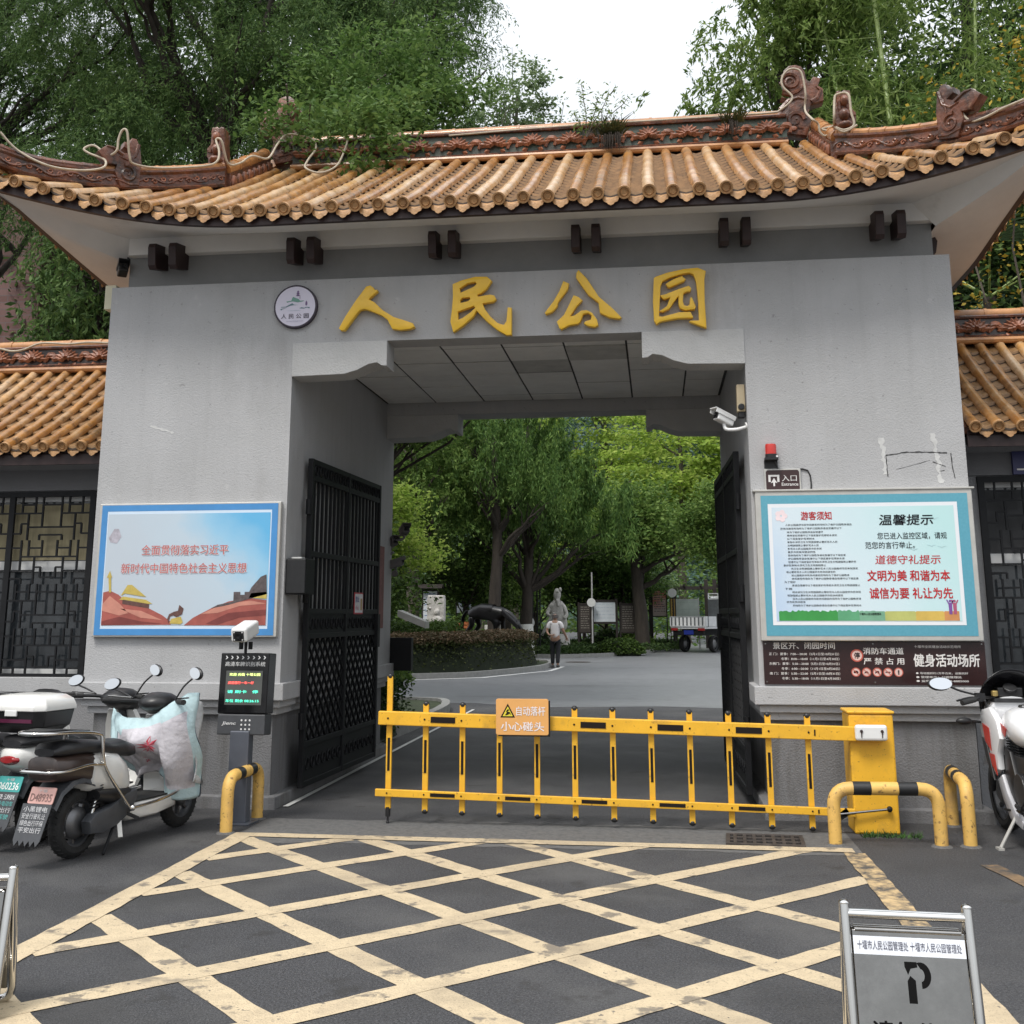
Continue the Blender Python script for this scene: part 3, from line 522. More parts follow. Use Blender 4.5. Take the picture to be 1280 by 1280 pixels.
def main_ridge(parent, x0, x1, yc, z0, h, th, teal, step=.395, seed=0):
    m = MB(); m.box(x0, x1, yc - th * .4, yc + th * .4, z0 + .05, z0 + h - .02, teal); m.obj('ridge_wall', parent, world=True)
    m = MB()
    for sg in (-1, 1):
        m.tube([(x0, yc + sg * th * .62, z0 + .02), (x1, yc + sg * th * .62, z0 + .005)], .035, cap_m, 8); m.tube([(x0, yc + sg * th * .48, z0 + .06), (x1, yc + sg * th * .48, z0 + .06)], .02, ridge_m, 6)
        m.tube([(x0, yc + sg * th * .48, z0 + h - .03), (x1, yc + sg * th * .48, z0 + h - .03)], .02, ridge_m, 6)
    n = int((x1 - x0) / .35)
    for i in range(n):
        a = x0 + (x1 - x0) * i / n; b = x0 + (x1 - x0) * (i + 1) / n; m.tube([(a, yc, z0 + h + .01), (a + .03, yc, z0 + h + .01), (a + .031, yc, z0 + h + .01), (b, yc, z0 + h + .01)], [.072, .072, .064, .066], cap_m, 10)
    m.obj('ridge_cap', parent, smooth=40, world=True)
    n = int((x1 - x0) / step)
    for sg in (-1, 1):
        m = MB()
        for i in range(n):
            x = x0 + (x1 - x0) * (i + .5) / n; lotus(m, (x, yc + sg * th * .41, z0 + h * .58), .15, nrm=Vector((0, sg, 0)))
            bx = x + (x1 - x0) / n / 2; m.tube(smooth_path([(bx - .07, yc + sg * th * .44, z0 + h * .35), (bx - .03, yc + sg * th * .48, z0 + h * .6), (bx + .04, yc + sg * th * .48, z0 + h * .55), (bx + .03, yc + sg * th * .46, z0 + h * .38)], 3), .018, lotus_m, 5)
            m.ball((bx, yc + sg * th * .44, z0 + h * .62), (.06, .02, .04), lotus_m, 7); m.ball((bx + .07, yc + sg * th * .44, z0 + h * .5), (.045, .02, .03), lotus_m, 7)
        m.obj('lotus_relief', parent, smooth=30, world=True)
main_ridge(gate, RX0, RX1, YM, RZ - .02, .36, .22, ridge_t)
def ornament(name, loop, mx, th, mat, curls=(), mats=None):
    m = MB(); m.mesh(curve_mesh([loop], th / 2 - .012, .012), mat, mx)
    for path, r in curls:
        for s in (-1, 1):
            k = len(path); m.tube([mx @ Vector((x, z, s * th / 2)) for x, z in path], [r * (1 - .55 * i / (k - 1)) for i in range(k)], mat, 6)
    return m.obj(name, gate, smooth=40, world=True)
def spiral(cx, cz, r0, turns, a0=0, sgn=1, n=22): return [(cx + r0 * (1 - .85 * i / n) * math.cos(a0 + sgn * turns * 2 * PI * i / n), cz + r0 * (1 - .85 * i / n) * math.sin(a0 + sgn * turns * 2 * PI * i / n)) for i in range(n + 1)]
for sg in (1, -1):
    fl = (lambda l: [(2 * XC - x, z) for x, z in l]) if sg < 0 else (lambda l: l)
    tail = [(1.56 + .09 * math.cos(a), 7.28 + .085 * math.sin(a)) for a in [.2 + i * .35 for i in range(16)]]
    cur = [(fl(spiral(1.59, 7.27, .10, 1.6, 2.6, -1)), .028), (fl([(1.47, 6.95), (1.56, 7.05), (1.66, 7.08), (1.76, 7.05)]), .03), (fl([(1.50, 7.15), (1.58, 7.12), (1.66, 7.15), (1.72, 7.2)]), .035), (fl(spiral(1.62, 6.82, .1, 1.2, 0, 1)), .03), (fl([(1.45, 6.7), (1.55, 6.76), (1.7, 6.72)]), .03), (fl([(1.80, 7.02), (1.86, 7.06), (1.9, 7.15), (1.86, 7.2)]), .03)]
    ornament('ridge_dragon', fl(CHI), FAC(YM), .17, ridge_m, cur)
    # descending ridge: orange cap over a carved band
    xa = XC + sg * (GL + .02); pa = [Vector((xa, YM - .12 - i * .28, zr(HD - .12 - i * .28))) for i in range(5)]
    for fb in (-1, 1):
        P = [Vector((p.x, YM + fb * abs(YM - p.y), p.z)) for p in pa]
        m = MB(); m.loft([[p + Vector((sx * .075, 0, zz)) for sx, zz in ((-1, .02), (1, .02), (1, .21), (-1, .21))] for p in P], ridge_m)
        for i, p in enumerate(P[:-1]):
            for s2 in (-1, 1):
                for k in range(2): q = p.lerp(P[i + 1], .25 + .5 * k); m.ball(q + Vector((s2 * .08, 0, .11)), (.035, .06, .07), lotus_m, 7); m.ball(q + Vector((s2 * .10, .02, .14)), (.02, .03, .035), ridge_m, 6)
        m.obj('gable_ridge', gate, smooth=40, world=True)
        m = MB()
        for i in range(4): m.tube([P[i] + Vector((0, 0, .25)), P[i].lerp(P[i + 1], .12) + Vector((0, 0, .25)), P[i].lerp(P[i + 1], .13) + Vector((0, 0, .25)), P[i + 1] + Vector((0, 0, .25))], [.078, .078, .068, .07], cap_m, 10)
        m.obj('gable_ridge_cap', gate, smooth=40, world=True)
    m = MB(); yb = YM - (HD - 1.40)
    mxb = FAC(yb)
    ornament('ridge_beast', fl(BST), mxb, .16, ridge_m, [(fl([(1.86, 6.5), (1.86, 6.35), (1.9, 6.2)]), .03), (fl(spiral(1.92, 6.0, .06, 1.3, 1)), .022), (fl([(1.94, 6.48), (1.94, 6.36), (1.97, 6.25), (2.0, 6.27)]), .03)])
    mb = MB(); mb.ball((XC + sg * (1.90 - XC), yb - .05, 6.28), (.06, .10, .07), ridge_m, 10); mb.ball((XC + sg * (1.91 - XC), yb - .06, 6.42), (.05, .08, .06), lotus_m, 10); mb.ball((XC + sg * (1.90 - XC), yb - .09, 6.16), (.07, .09, .04), ridge_m, 10); mb.obj('beast_head', gate, smooth=60, world=True)
    # hip ridge out to the upturned corner
    for fb in (-1, 1):
        H = []
        for i in range(14):
            t = 1.36 - 1.46 * i / 13; s = t; p = Vector((XC + sg * (HW - t + jut(s) * .8), YM + fb * (HD - t + jut(s) * .5), zr(t) + lift(s, t) + .04 + (.08 * max(0, (.25 - t) / .35) ** 2)))
            H.append(p)
        dirh = Vector((sg, fb, 0)).normalized(); sd = Vector((-dirh.y, dirh.x, 0))
        h_ = lambda i: .215 - .06 * i / 13
        m = MB(); m.loft([[p + sd * (a * .06) + Vector((0, 0, b * h_(i))) for a, b in ((-1, 0), (1, 0), (1.15, .12), (.85, .2), (.85, .78), (1.2, .9), (1.2, 1), (-1.2, 1), (-1.2, .9), (-.85, .78), (-.85, .2), (-1.15, .12))] for i, p in enumerate(H)], ridge_m)
        for s2 in (-1, 1):                     # scrolling relief with leaf curls along both faces
            wv = []
            for i in range(0, 13):
                for k in range(6): q = H[i].lerp(H[min(i + 1, 13)], k / 6); wv.append(q + sd * s2 * .054 + Vector((0, 0, h_(i) * .48 + .030 * math.sin((i + k / 6) * 3.1))))
            m.tube(wv, .014, ridge_m, 5)
            for i in range(0, 13):
                for k, sg2 in ((.25, 1), (.75, -1)):
                    q = H[i].lerp(H[min(i + 1, 13)], k) + sd * s2 * .056 + Vector((0, 0, h_(i) * .48 - sg2 * .012)); m.tube([q + dirh * (.028 * (1 - .7 * j / 7) * math.cos(j * .9)) + Vector((0, 0, .028 * (1 - .7 * j / 7) * math.sin(j * .9) * sg2)) for j in range(8)], .009, lotus_m, 5)
        m.obj('hip_ridge', gate, smooth=40, world=True)
        m = MB()
        for i in range(13): a, b = H[i] + Vector((0, 0, h_(i) + .02)), H[i + 1] + Vector((0, 0, h_(i + 1) + .02)); m.tube([a, a.lerp(b, .15), a.lerp(b, .16), b], [.05, .05, .044, .046], cap_m if i < 7 else ridge_m, 8)
        tip = H[-1] + Vector((0, 0, h_(13) + .03)); m.tube([tip, tip + dirh * .10 + Vector((0, 0, .07)), tip + dirh * .16 + Vector((0, 0, .16)), tip + dirh * .10 + Vector((0, 0, .22)), tip + dirh * .05 + Vector((0, 0, .17))], [.05, .045, .04, .035, .025], ridge_m, 8)
        m.obj('hip_ridge_cap', gate, smooth=40, world=True)
        if fb < 0:
            # open-mouthed dragon on the hip, outline set along the hip direction
            mx = Matrix.Identity(4); o0 = Vector((XC + sg * (HW - (.6 if sg > 0 else .74)), YM - (HD - (.6 if sg > 0 else .74)), 0)); u = Vector((sg, -1, 0)).normalized(); nrm = Vector((-u.y, u.x, 0)) if sg > 0 else Vector((u.y, -u.x, 0))
            mx = Matrix(((u.x, 0, nrm.x, o0.x), (u.y, 0, nrm.y, o0.y), (0, 1, 0, 0), (0, 0, 0, 1)))
            ornament('hip_dragon', DRG, mx, .13, ridge_m, [(spiral(.11, 5.76, .085, 1.5, 1.2), .022), ([(.02, 6.08), (.05, 5.95), (.12, 5.9), (.2, 5.92)], .02), ([(.05, 6.0), (.08, 5.88), (.05, 5.8)], .016), ([(.16, 5.94), (.26, 5.99), (.32, 5.99)], .02), ([(0, 5.68), (.08, 5.66), (.2, 5.68)], .018)])
# cable ties of pale rope light along the ridges
rope_m = M('rope_light', (.42, .36, .275), .7, var=.2, scale=20)
def rope(label, pts, r=.0115): o = MB().tube(smooth_path(pts, 5), r, rope_m, 7).obj('rope_light', smooth=60); return tag(o, label, 'rope light', 'rope lights laid along the roof ridges')
rope('pale rope light looped over the right end dragon and along the main ridge', ROPE1)
rope('pale rope light looped over the dragon on the right corner hip', ROPE2)
rope('pale rope light draped over the left hip beasts and sagging below the ridge', ROPE3)
# ---------------------------------------------------------------- lettering and signs on the gate
MX0 = Matrix.Identity(4)
for nm, loops, ch in (('ren', REN, 'first of four, two strokes like an open tent'), ('min', MIN, 'second of four, with boxes above two legs'), ('gong', GONG, 'third of four, with separate strokes'), ('yuan', YUAN, 'fourth of four, a box with strokes inside')):
    m = MB()
    if nm == 'yuan':
        for l in loops: m.mesh(curve_mesh([l], .026, .006), gold, FAC(YF - .045))
    else: m.mesh(curve_mesh(loops, .026, .006), gold, FAC(YF - .045))
    o = m.obj('gold_character', smooth=40); tag(o, 'gold painted character over the passage, ' + ch, 'sign letter', 'gold characters over the gate passage')
    for x in (loops[0][0][0] + .1, loops[0][0][0] + .25): pass
wires = MB()
for x, z in ((-2.42, 4.53), (-.56, 4.47)): wires.tube([(x, YF - .02, z - .02), (x + .01, YF - .012, z + .06), (x + .005, YF - .005, 4.66)], .004, iron, 5)

# round emblem
lg = thing('emblem_plaque', 'round white park emblem plaque left of the gold characters', 'emblem', (-3.21, YF - .02, 4.37))
E0 = FAC(0)
m = MB(); m.mesh(curve_mesh([disc(0, 0, .205)], .016, .004), M('emblem_rim', (.03, .02, .035), .5), E0); m.obj('rim', lg)
m = MB(); flat(m, [disc(0, 0, .188, n=48)], M('emblem_white', (.66, .63, .74), .5, var=.04), FAC(-.0225)); m.obj('face', lg)
gteal = M('emblem_green', (.16, .33, .27), .6, var=.1); gslate = M('emblem_slate', (.13, .22, .25), .6, var=.1); gpur = M('emblem_purple', (.16, .10, .22), .6, var=.1)
def EP(l): return [((x - 625) / 3000 * 1.14 * .97, (620 - y) / 3000 * 1.14 * .97) for x, y in l]
m = MB(); F = FAC(-.0245)
flat(m, [EP([(390, 490), (520, 470), (540, 400), (570, 375), (620, 400), (700, 430), (745, 480), (850, 475), (820, 500), (680, 520), (560, 490), (480, 500), (410, 520)])], gteal, F)
flat(m, [EP([(260, 625), (380, 620), (480, 570), (545, 535), (590, 575), (720, 590), (580, 590), (500, 600), (400, 640), (260, 640)])], gslate, F); flat(m, [EP([(240, 690), (270, 670), (400, 655), (300, 685), (270, 715)])], gslate, F)
for y0, w in ((255, 40), (300, 52), (345, 56)): flat(m, [EP([(685 - w * .4, y0 - 25), (685 + w * .4, y0 - 25), (685 + w, y0 + 10), (685 + w * .6, y0 + 5), (685 + w * .6, y0 + 16), (685 - w * .6, y0 + 16), (685 - w * .6, y0 + 5), (685 - w, y0 + 10)])], gpur, F)
flat(m, [EP([(675, 230), (685, 205), (695, 230)])], gpur, F); flat(m, [EP([(730, 340), (742, 340), (745, 430), (732, 430)])], gpur, F)
flat(m, [EP([(905, 480), (930, 520), (935, 580), (905, 620), (880, 580), (885, 520)])], gpur, F)
flat(m, [EP([(730, 670), (790, 650), (860, 665), (900, 645), (1000, 650), (990, 690), (930, 660), (850, 685), (760, 680)])], gslate, F); flat(m, [EP([(380, 725), (800, 722), (700, 738), (500, 738)])], M('emblem_pale', (.45, .5, .58), .6), F)
m.obj('picture', lg)
m = MB(); put_text(m, '人 民 公 园', 0, -.115, .046, M('ink_dark', (.03, .02, .04), .6), F, width=.26, align='C', bold=.01); put_text(m, 'SHIYAN PEOPLES PARK', 0, -.145, .009, M('ink_pale', (.35, .33, .42), .6), F, width=.16, align='C', bold=0); m.obj('lettering', lg)

# left billboard
lb = thing('billboard', 'blue framed slogan billboard with pale sky and red ribbons on the left pier', 'billboard', (-4.11, YF, 1.43))
X = lambda x: x + 4.11; Z = lambda z: z - 1.43
alu = M('aluminium_frame', (.50, .49, .46), .5, .3, var=.1, scale=10)
m = MB(); m.box(-.845, .845, -.05, -.002, -.015, 1.155, alu); m.obj('back_box', lb, bevel=.006)
m = MB(); flat(m, [rect(-.82, .82, 0, 1.14), rect(-.765, .765, .055, 1.085)], M('sign_blue', (.07, .26, .56), .3, var=.08), FAC(-.0535)); m.obj('blue_border', lb)
m = MB(); flat(m, [rect(-.765, .765, .055, 1.085)], M('sign_pale', (.62, .74, .86), .3, var=.02), FAC(-.0525)); m.obj('pale_border', lb)
# printed picture: sky blue upper right fading into pale grey
def printmat(name, stops, vec=(1, 0, 0), sc=1., off=0., noise=.35, rough=.25, nscale=2.5):
    m = bpy.data.materials.new(name); m.use_nodes = True; n = m.node_tree; b = n.nodes['Principled BSDF']; L = n.links.new
    tc = n.nodes.new('ShaderNodeTexCoord'); dt = n.nodes.new('ShaderNodeVectorMath'); dt.operation = 'DOT_PRODUCT'; dt.inputs[1].default_value = vec; L(tc.outputs['Object'], dt.inputs[0])
    nz = n.nodes.new('ShaderNodeTexNoise'); nz.inputs['Scale'].default_value = nscale; nz.inputs['Detail'].default_value = 4; L(tc.outputs['Object'], nz.inputs['Vector'])
    a = n.nodes.new('ShaderNodeMath'); a.operation = 'MULTIPLY_ADD'; a.inputs[1].default_value = sc; a.inputs[2].default_value = off - noise / 2; L(dt.outputs['Value'], a.inputs[0])
    a2 = n.nodes.new('ShaderNodeMath'); a2.operation = 'MULTIPLY_ADD'; a2.inputs[1].default_value = noise; L(nz.outputs[0], a2.inputs[0]); L(a.outputs[0], a2.inputs[2])
    rp = n.nodes.new('ShaderNodeValToRGB'); e = rp.color_ramp.elements; e[0].position, e[0].color = stops[0][0], (*stops[0][1], 1); e[1].position, e[1].color = stops[-1][0], (*stops[-1][1], 1)
    for p, c in stops[1:-1]: k = e.new(p); k.color = (*c, 1)
    L(a2.outputs[0], rp.inputs[0]); L(rp.outputs[0], b.inputs['Base Color']); b.inputs['Roughness'].default_value = rough; MATS[name] = m; return m
m = MB(); flat(m, [rect(-.755, .755, .085, 1.06)], printmat('print_sky', [(.1, (.50, .56, .62)), (.45, (.50, .60, .68)), (.62, (.30, .55, .74)), (.8, (.13, .44, .72))], (.62, 0, .5), .75, .12, .35), FAC(-.0545)); m.obj('picture', lb)
redA = M('print_ribbon', (.36, .10, .08), .3, var=.2, scale=8); redB = M('print_ribbon_light', (.55, .24, .18), .3, var=.15, scale=8); redC = M('print_ribbon_dark', (.20, .05, .045), .3, var=.2, scale=8)
m = MB(); F = FAC(-.0560); F2 = FAC(-.0572); F3 = FAC(-.0584)
SP_ = lambda l: [(X(x), Z(z)) for x, z in l]
flat(m, [SP_([(-4.865, 1.515), (-4.865, 1.80), (-4.80, 1.815), (-4.72, 1.78), (-4.62, 1.70), (-4.45, 1.67), (-4.30, 1.60), (-4.22, 1.545), (-4.22, 1.52)])], redA, F)
flat(m, [SP_([(-4.865, 1.70), (-4.80, 1.77), (-4.70, 1.70), (-4.62, 1.62), (-4.70, 1.60), (-4.865, 1.64)])], redB, F2); flat(m, [SP_([(-4.70, 1.66), (-4.5, 1.64), (-4.3, 1.56), (-4.5, 1.58)])], redB, F2); flat(m, [SP_([(-4.86, 1.55), (-4.7, 1.59), (-4.5, 1.55), (-4.3, 1.53), (-4.86, 1.518)])], redC, F2)
flat(m, [SP_([(-4.10, 1.515), (-4.02, 1.58), (-3.86, 1.66), (-3.70, 1.72), (-3.50, 1.745), (-3.36, 1.73), (-3.36, 1.515)])], redA, F)
flat(m, [SP_([(-3.95, 1.61), (-3.75, 1.70), (-3.5, 1.725), (-3.36, 1.70), (-3.6, 1.68), (-3.8, 1.62)])], redB, F2); flat(m, [SP_([(-3.9, 1.53), (-3.7, 1.62), (-3.36, 1.65), (-3.36, 1.60), (-3.6, 1.58), (-3.8, 1.52)])], redC, F2)
m.obj('ribbon', lb)
gld = M('print_gold', (.52, .40, .10), .3, var=.15, scale=20); gdk = M('print_dark', (.12, .06, .05), .4, var=.3, scale=30); ggr = M('print_stone', (.10, .08, .08), .4, var=.4, scale=30)
m = MB()      # a hall with two roofs, a lamp column, a brick wall with tower, a small drum
flat(m, [SP_([(-4.70, 1.77), (-4.64, 1.865), (-4.60, 1.865), (-4.46, 1.76), (-4.50, 1.765), (-4.66, 1.79)])], gld, F3); flat(m, [SP_([(-4.71, 1.735), (-4.68, 1.765), (-4.46, 1.735), (-4.40, 1.70), (-4.44, 1.70), (-4.66, 1.735)])], gld, F3)
flat(m, [SP_([(-4.68, 1.70), (-4.68, 1.735), (-4.43, 1.70), (-4.43, 1.66)])], gdk, F2); flat(m, [SP_([(-4.81, 1.80), (-4.825, 1.93), (-4.84, 1.93), (-4.815, 1.99), (-4.79, 1.93), (-4.80, 1.93), (-4.79, 1.80)])], gld, F3)
flat(m, [SP_([(-3.86, 1.66), (-3.80, 1.69), (-3.70, 1.71), (-3.66, 1.72), (-3.66, 1.80), (-3.60, 1.80), (-3.60, 1.775), (-3.56, 1.775), (-3.56, 1.80), (-3.52, 1.80), (-3.50, 1.84), (-3.42, 1.93), (-3.37, 1.95), (-3.36, 1.78), (-3.50, 1.745), (-3.7, 1.69)])], ggr, F3)
flat(m, [SP_([(-3.52, 1.75), (-3.50, 1.79), (-3.36, 1.80), (-3.36, 1.74)])], gld, F3)
for l in ([(-4.24, 1.53), (-4.23, 1.59), (-4.20, 1.60), (-4.17, 1.585), (-4.12, 1.61), (-4.11, 1.66), (-4.15, 1.69), (-4.16, 1.64), (-4.20, 1.63), (-4.24, 1.61), (-4.255, 1.57)],): flat(m, [SP_(l)], gdk, F3)
flat(m, [SP_([(-4.23, 1.53), (-4.22, 1.57), (-4.13, 1.59), (-4.11, 1.54), (-4.13, 1.525)])], gld, F3)
flat(m, [SP_([(-4.85, 2.28), (-4.80, 2.36), (-4.76, 2.36), (-4.73, 2.29), (-4.77, 2.23), (-4.83, 2.24)])], M('print_smoke', (.42, .40, .45), .4, var=.3, scale=20), F)
m.obj('printed_motif', lb)
m = MB(); tx = M('print_text_red', (.50, .12, .11), .4); tw = M('print_text_pale', (.72, .66, .68), .4)
for mat, dx, dz, bold, FF in ((tw, .004, -.004, .035, F2), (tx, 0, 0, .014, F3)):
    put_text(m, '全面贯彻落实习近平', X(-4.53) + dx, Z(2.125) + dz, .088, mat, FF, width=.80, bold=bold); put_text(m, '新时代中国特色社会主义思想', X(-4.71) + dx, Z(1.965) + dz, .088, mat, FF, width=1.155, bold=bold)
m.obj('lettering', lb)

# right notice board
rb = thing('notice_board', 'teal bordered visitor notice board with red and black text on the right pier', 'notice board', (.87, YF, 1.42))
X = lambda x: x - .87; Z = lambda z: z - 1.42; SP_ = lambda l: [(X(x), Z(z)) for x, z in l]
m = MB(); m.box(-.035, 1.70, -.075, -.002, -.03, 1.19, alu); m.obj('back_box', rb, bevel=.008)
m = MB(); m.box(-.05, 1.72, -.085, -.002, 1.185, 1.20, alu); m.obj('rain_strip', rb, bevel=.003)
m = MB(); flat(m, [SP_(rect(.88, 2.53, 1.43, 2.57))], printmat('sign_teal', [(0, (.08, .30, .40)), (1, (.13, .40, .50))], (0, 0, 1), .2, .3, .8, .5, 60), FAC(-.0775)); m.obj('teal_border', rb)
m = MB(); flat(m, [SP_(rect(.935, 2.445, 1.515, 2.50))], M('sign_white', (.78, .80, .83), .3, var=.01), FAC(-.079)); m.obj('white_border', rb)
m = MB(); flat(m, [SP_(rect(.965, 2.415, 1.545, 2.47))], printmat('print_board', [(.1, (.40, .55, .78)), (.4, (.66, .76, .82)), (.65, (.60, .76, .80)), (.9, (.50, .74, .74))], (.6, 0, .25), .7, .12, .25), FAC(-.0805)); m.obj('picture', rb)
m = MB(); F = FAC(-.0818); F2 = FAC(-.083); r = random.Random(3)
gp = []; n = 90
for i in range(n + 1): x = .985 + 1.41 * i / n; gp.append((x, 1.625 + (r.uniform(-.006, .012) if x < 1.75 else 0)))
cut = [(.985, 1.45, (.05, .30, .07)), (1.45, 1.62, (.12, .38, .20)), (1.62, 1.82, (.20, .42, .28)), (1.82, 2.06, (.48, .50, .16)), (2.06, 2.28, (.62, .43, .10)), (2.28, 2.395, (.60, .27, .10))]
for a, b, c in cut:
    top = [p for p in gp if a <= p[0] <= b]; flat(m, [SP_([(a - .0, 1.55), (b, 1.55), (b, 1.62)] + top[::-1] + [(a, 1.62)])], M('print_band_%d' % int(a * 100), c, .3, var=.15, scale=6), F)
for (x, z) in ((2.22, 2.14), (2.30, 2.13), (2.08, 2.11), (2.26, 2.36)): flat(m, [SP_([(x - .04, z + .012), (x - .01, z + .004), (x, z - .004), (x + .012, z + .004), (x + .04, z + .014), (x + .01, z + .010), (x, z + .003), (x - .012, z + .010)])], M('print_bird', (.42, .60, .62), .4), F)
for x, c in ((2.33, (.20, .08, .32)), (2.365, (.42, .10, .18))): flat(m, [SP_([(x - .012, 1.60), (x - .014, 1.68), (x - .03, 1.715), (x - .02, 1.715), (x - .008, 1.69), (x + .008, 1.69), (x + .022, 1.715), (x + .03, 1.71), (x + .014, 1.68), (x + .012, 1.60)])], M('print_fig_%d' % int(x * 1000), c, .4), F2); flat(m, [SP_(disc(x, 1.705, .010, n=10))], M('print_fig_%d' % int(x * 1000), c, .4), F2)
fl_ = M('print_flower', (.80, .66, .68), .4)
for k in range(5): flat(m, [SP_(disc(1.04 + .03 * math.cos(k * 1.257), 2.40 + .03 * math.sin(k * 1.257), .022, .022, 12))], fl_, Matrix.Translation((0, -.0001 * k, 0)) @ F)
m.obj('printed_motif', rb)
inkr = M('ink_red', (.50, .015, .02), .5); inkk = M('ink_black', (.008, .008, .012), .7, spec=.2)
m = MB(); put_text(m, '游客须知', X(1.20), Z(2.365), .068, inkr, F, width=.245, bold=.025)
lines = [(1.07, 2.325, 1.60), (1.03, 2.295, 1.52), (1.08, 2.265, 1.37), (1.08, 2.238, 1.48), (1.08, 2.211, 1.30), (1.08, 2.184, 1.48), (1.08, 2.157, 1.33), (1.08, 2.13, 1.35), (1.08, 2.103, 1.30), (1.08, 2.076, 1.54), (1.08, 2.049, 1.53), (1.08, 2.022, 1.62), (1.04, 1.995, 1.38), (1.10, 1.968, 1.63), (1.06, 1.941, 1.45), (1.10, 1.914, 1.56), (1.10, 1.887, 1.63), (1.04, 1.86, 1.13), (1.10, 1.833, 1.64), (1.04, 1.806, 1.10), (1.10, 1.779, 1.64), (1.06, 1.752, 1.50), (1.10, 1.725, 1.64), (1.05, 1.70, 1.20), (1.10, 1.672, 1.64)]
filler = '人民公园是供市民休闲游览的场所为了维护公园秩序请自觉遵守以下规定爱护花草树木讲究卫生文明游园禁止攀折花木'
for k, (a, z, b) in enumerate(lines):
    n = int((b - a) / .0205); s = ''.join(filler[(k * 7 + i) % len(filler)] for i in range(n)); put_text(m, s, X(a), Z(z - .008), .0165, inkk, F, width=b - a, bold=.012)
put_text(m, '温馨提示', X(1.82), Z(2.315), .085, inkk, F, width=.425, bold=.02, slant=.12)
put_text(m, '您已进入监控区域，请规', X(1.80), Z(2.20), .055, inkk, F, width=.545, bold=.006); put_text(m, '范您的言行举止。', X(1.70), Z(2.125), .055, inkk, F, width=.39, bold=.006)
put_text(m, '道德守礼提示', X(1.77), Z(2.0), .072, inkr, F, width=.51, bold=.014, slant=.12)
put_text(m, '文明为美 和谐为本', X(1.70), Z(1.865), .085, inkr, F, width=.645, bold=.03); put_text(m, '诚信为要 礼让为先', X(1.71), Z(1.725), .085, inkr, F, width=.645, bold=.03)
put_text(m, '十堰市人民公园管理处', X(1.62), Z(1.595), .018, inkk, F2, width=.17, bold=.02)
m.obj('lettering', rb)

# brown opening hours sign
bs = thing('opening_hours_sign', 'dark brown opening hours sign with white text under the notice board', 'sign', (.85, YF, 1.045))
bm_ = M('sign_brown', (.028, .011, .011), .25, var=.15, scale=5, coat=.3); wht = M('sign_text_white', (.72, .70, .68), .5)
X = lambda x: x - .85; Z = lambda z: z - 1.045
m = MB(); m.box(0, 1.735, -.02, -.003, 0, .34, bm_); m.obj('panel', bs, bevel=.004)
m = MB()
for x, z in ((.02, .02), (.87, .02), (1.71, .02), (.02, .32), (.87, .32), (1.71, .32)): m.lathe([(.007, 0), (.006, .003), (0, .004)], steel, 8, FAC(-.0205, x, z))
m.obj('screws', bs)
m = MB(); F = FAC(-.0215)
put_text(m, '景区开、闭园时间', X(.93), Z(1.325), .052, wht, F, width=.49, bold=.02)
hrs = ['正 门：夏季：7:00—20:00（5月1日至10月31日）', '冬季：8:00—18:00（11月1日至4月30日）', '东侧门：夏季：5:30—20:00（5月1日至10月31日）', '冬季：6:00—20:00（11月1日至4月30日）', '南 门：夏季：5:30—22:00（5月1日至10月31日）', '冬季：5:30—18:00（11月1日至4月30日）']
for k, s in enumerate(hrs): x = .895 if k % 2 == 0 else .99; put_text(m, s, X(x), Z(1.275 - k * .0385), .022, wht, F, width=1.45 - x, bold=.012)
put_text(m, '消防车通道', X(1.64), Z(1.285), .052, wht, F, width=.315, bold=.02); put_text(m, '严 禁 占 用', X(1.64), Z(1.205), .052, wht, F, width=.315, bold=.02)
put_text(m, '十堰市全民健身活动示范场所', X(2.04), Z(1.335), .022, wht, F, width=.36, bold=.01); put_text(m, '健身活动场所', X(2.03), Z(1.19), .098, wht, F, width=.505, bold=.035)
for k, s in enumerate(('● 场地面积约1万平方米，设施完好', '● 管理单位：公园管理处', '● 监督电话：0719-8885000')): put_text(m, s, X(2.04), Z(1.13 - k * .03), .018, wht, F, width=.40 - .05 * (k == 1), bold=.008)
m.obj('lettering', bs)
m = MB(); sr = M('sign_ring_red', (.45, .09, .06), .5); sp = M('sign_disc_pink', (.70, .50, .46), .5); F2 = FAC(-.0225)
flat(m, [[(X(1.59) + x, Z(1.275) + y) for x, y in disc(0, 0, .050)], [(X(1.59) + x, Z(1.275) + y) for x, y in disc(0, 0, .039)]], sr, F2); flat(m, [[(X(1.59) + x, Z(1.275) + y) for x, y in disc(0, 0, .050)]], sp, F); put_text(m, '停', X(1.59), Z(1.252), .046, inkk, F2, align='C', bold=.03)
for k in range(5):
    cx, cz = X(1.575 + k * .083), Z(1.145); flat(m, [[(cx + x, cz + y) for x, y in disc(0, 0, .036, n=20)]], sp, F); flat(m, [[(cx + x, cz + y) for x, y in disc(0, 0, .036, n=20)], [(cx + x, cz + y) for x, y in disc(0, 0, .029, n=20)]], sr, F2)
    ic = [[(-.018, -.008), (.018, -.008), (.018, .004), (.006, .012), (-.01, .012), (-.018, .004)], [(-.02, -.01), (-.008, .008), (.004, .008), (.02, -.01), (.008, -.004)], [(-.018, -.012), (-.012, .01), (.012, .01), (.018, -.012), (.0, .0)], [(-.02, -.004), (.02, -.004), (.02, .004), (-.02, .004)], [(-.004, -.02), (.004, -.02), (.006, .012), (0, .02), (-.006, .012)]][k]
    flat(m, [[(cx + x, cz + y) for x, y in ic]], inkk, F2)
    if k != 4: flat(m, [[(cx - .022, cz + .018), (cx - .018, cz + .022), (cx + .022, cz - .018), (cx + .018, cz - .022)]], sr, FAC(-.0235))
m.obj('warning_symbols', bs)

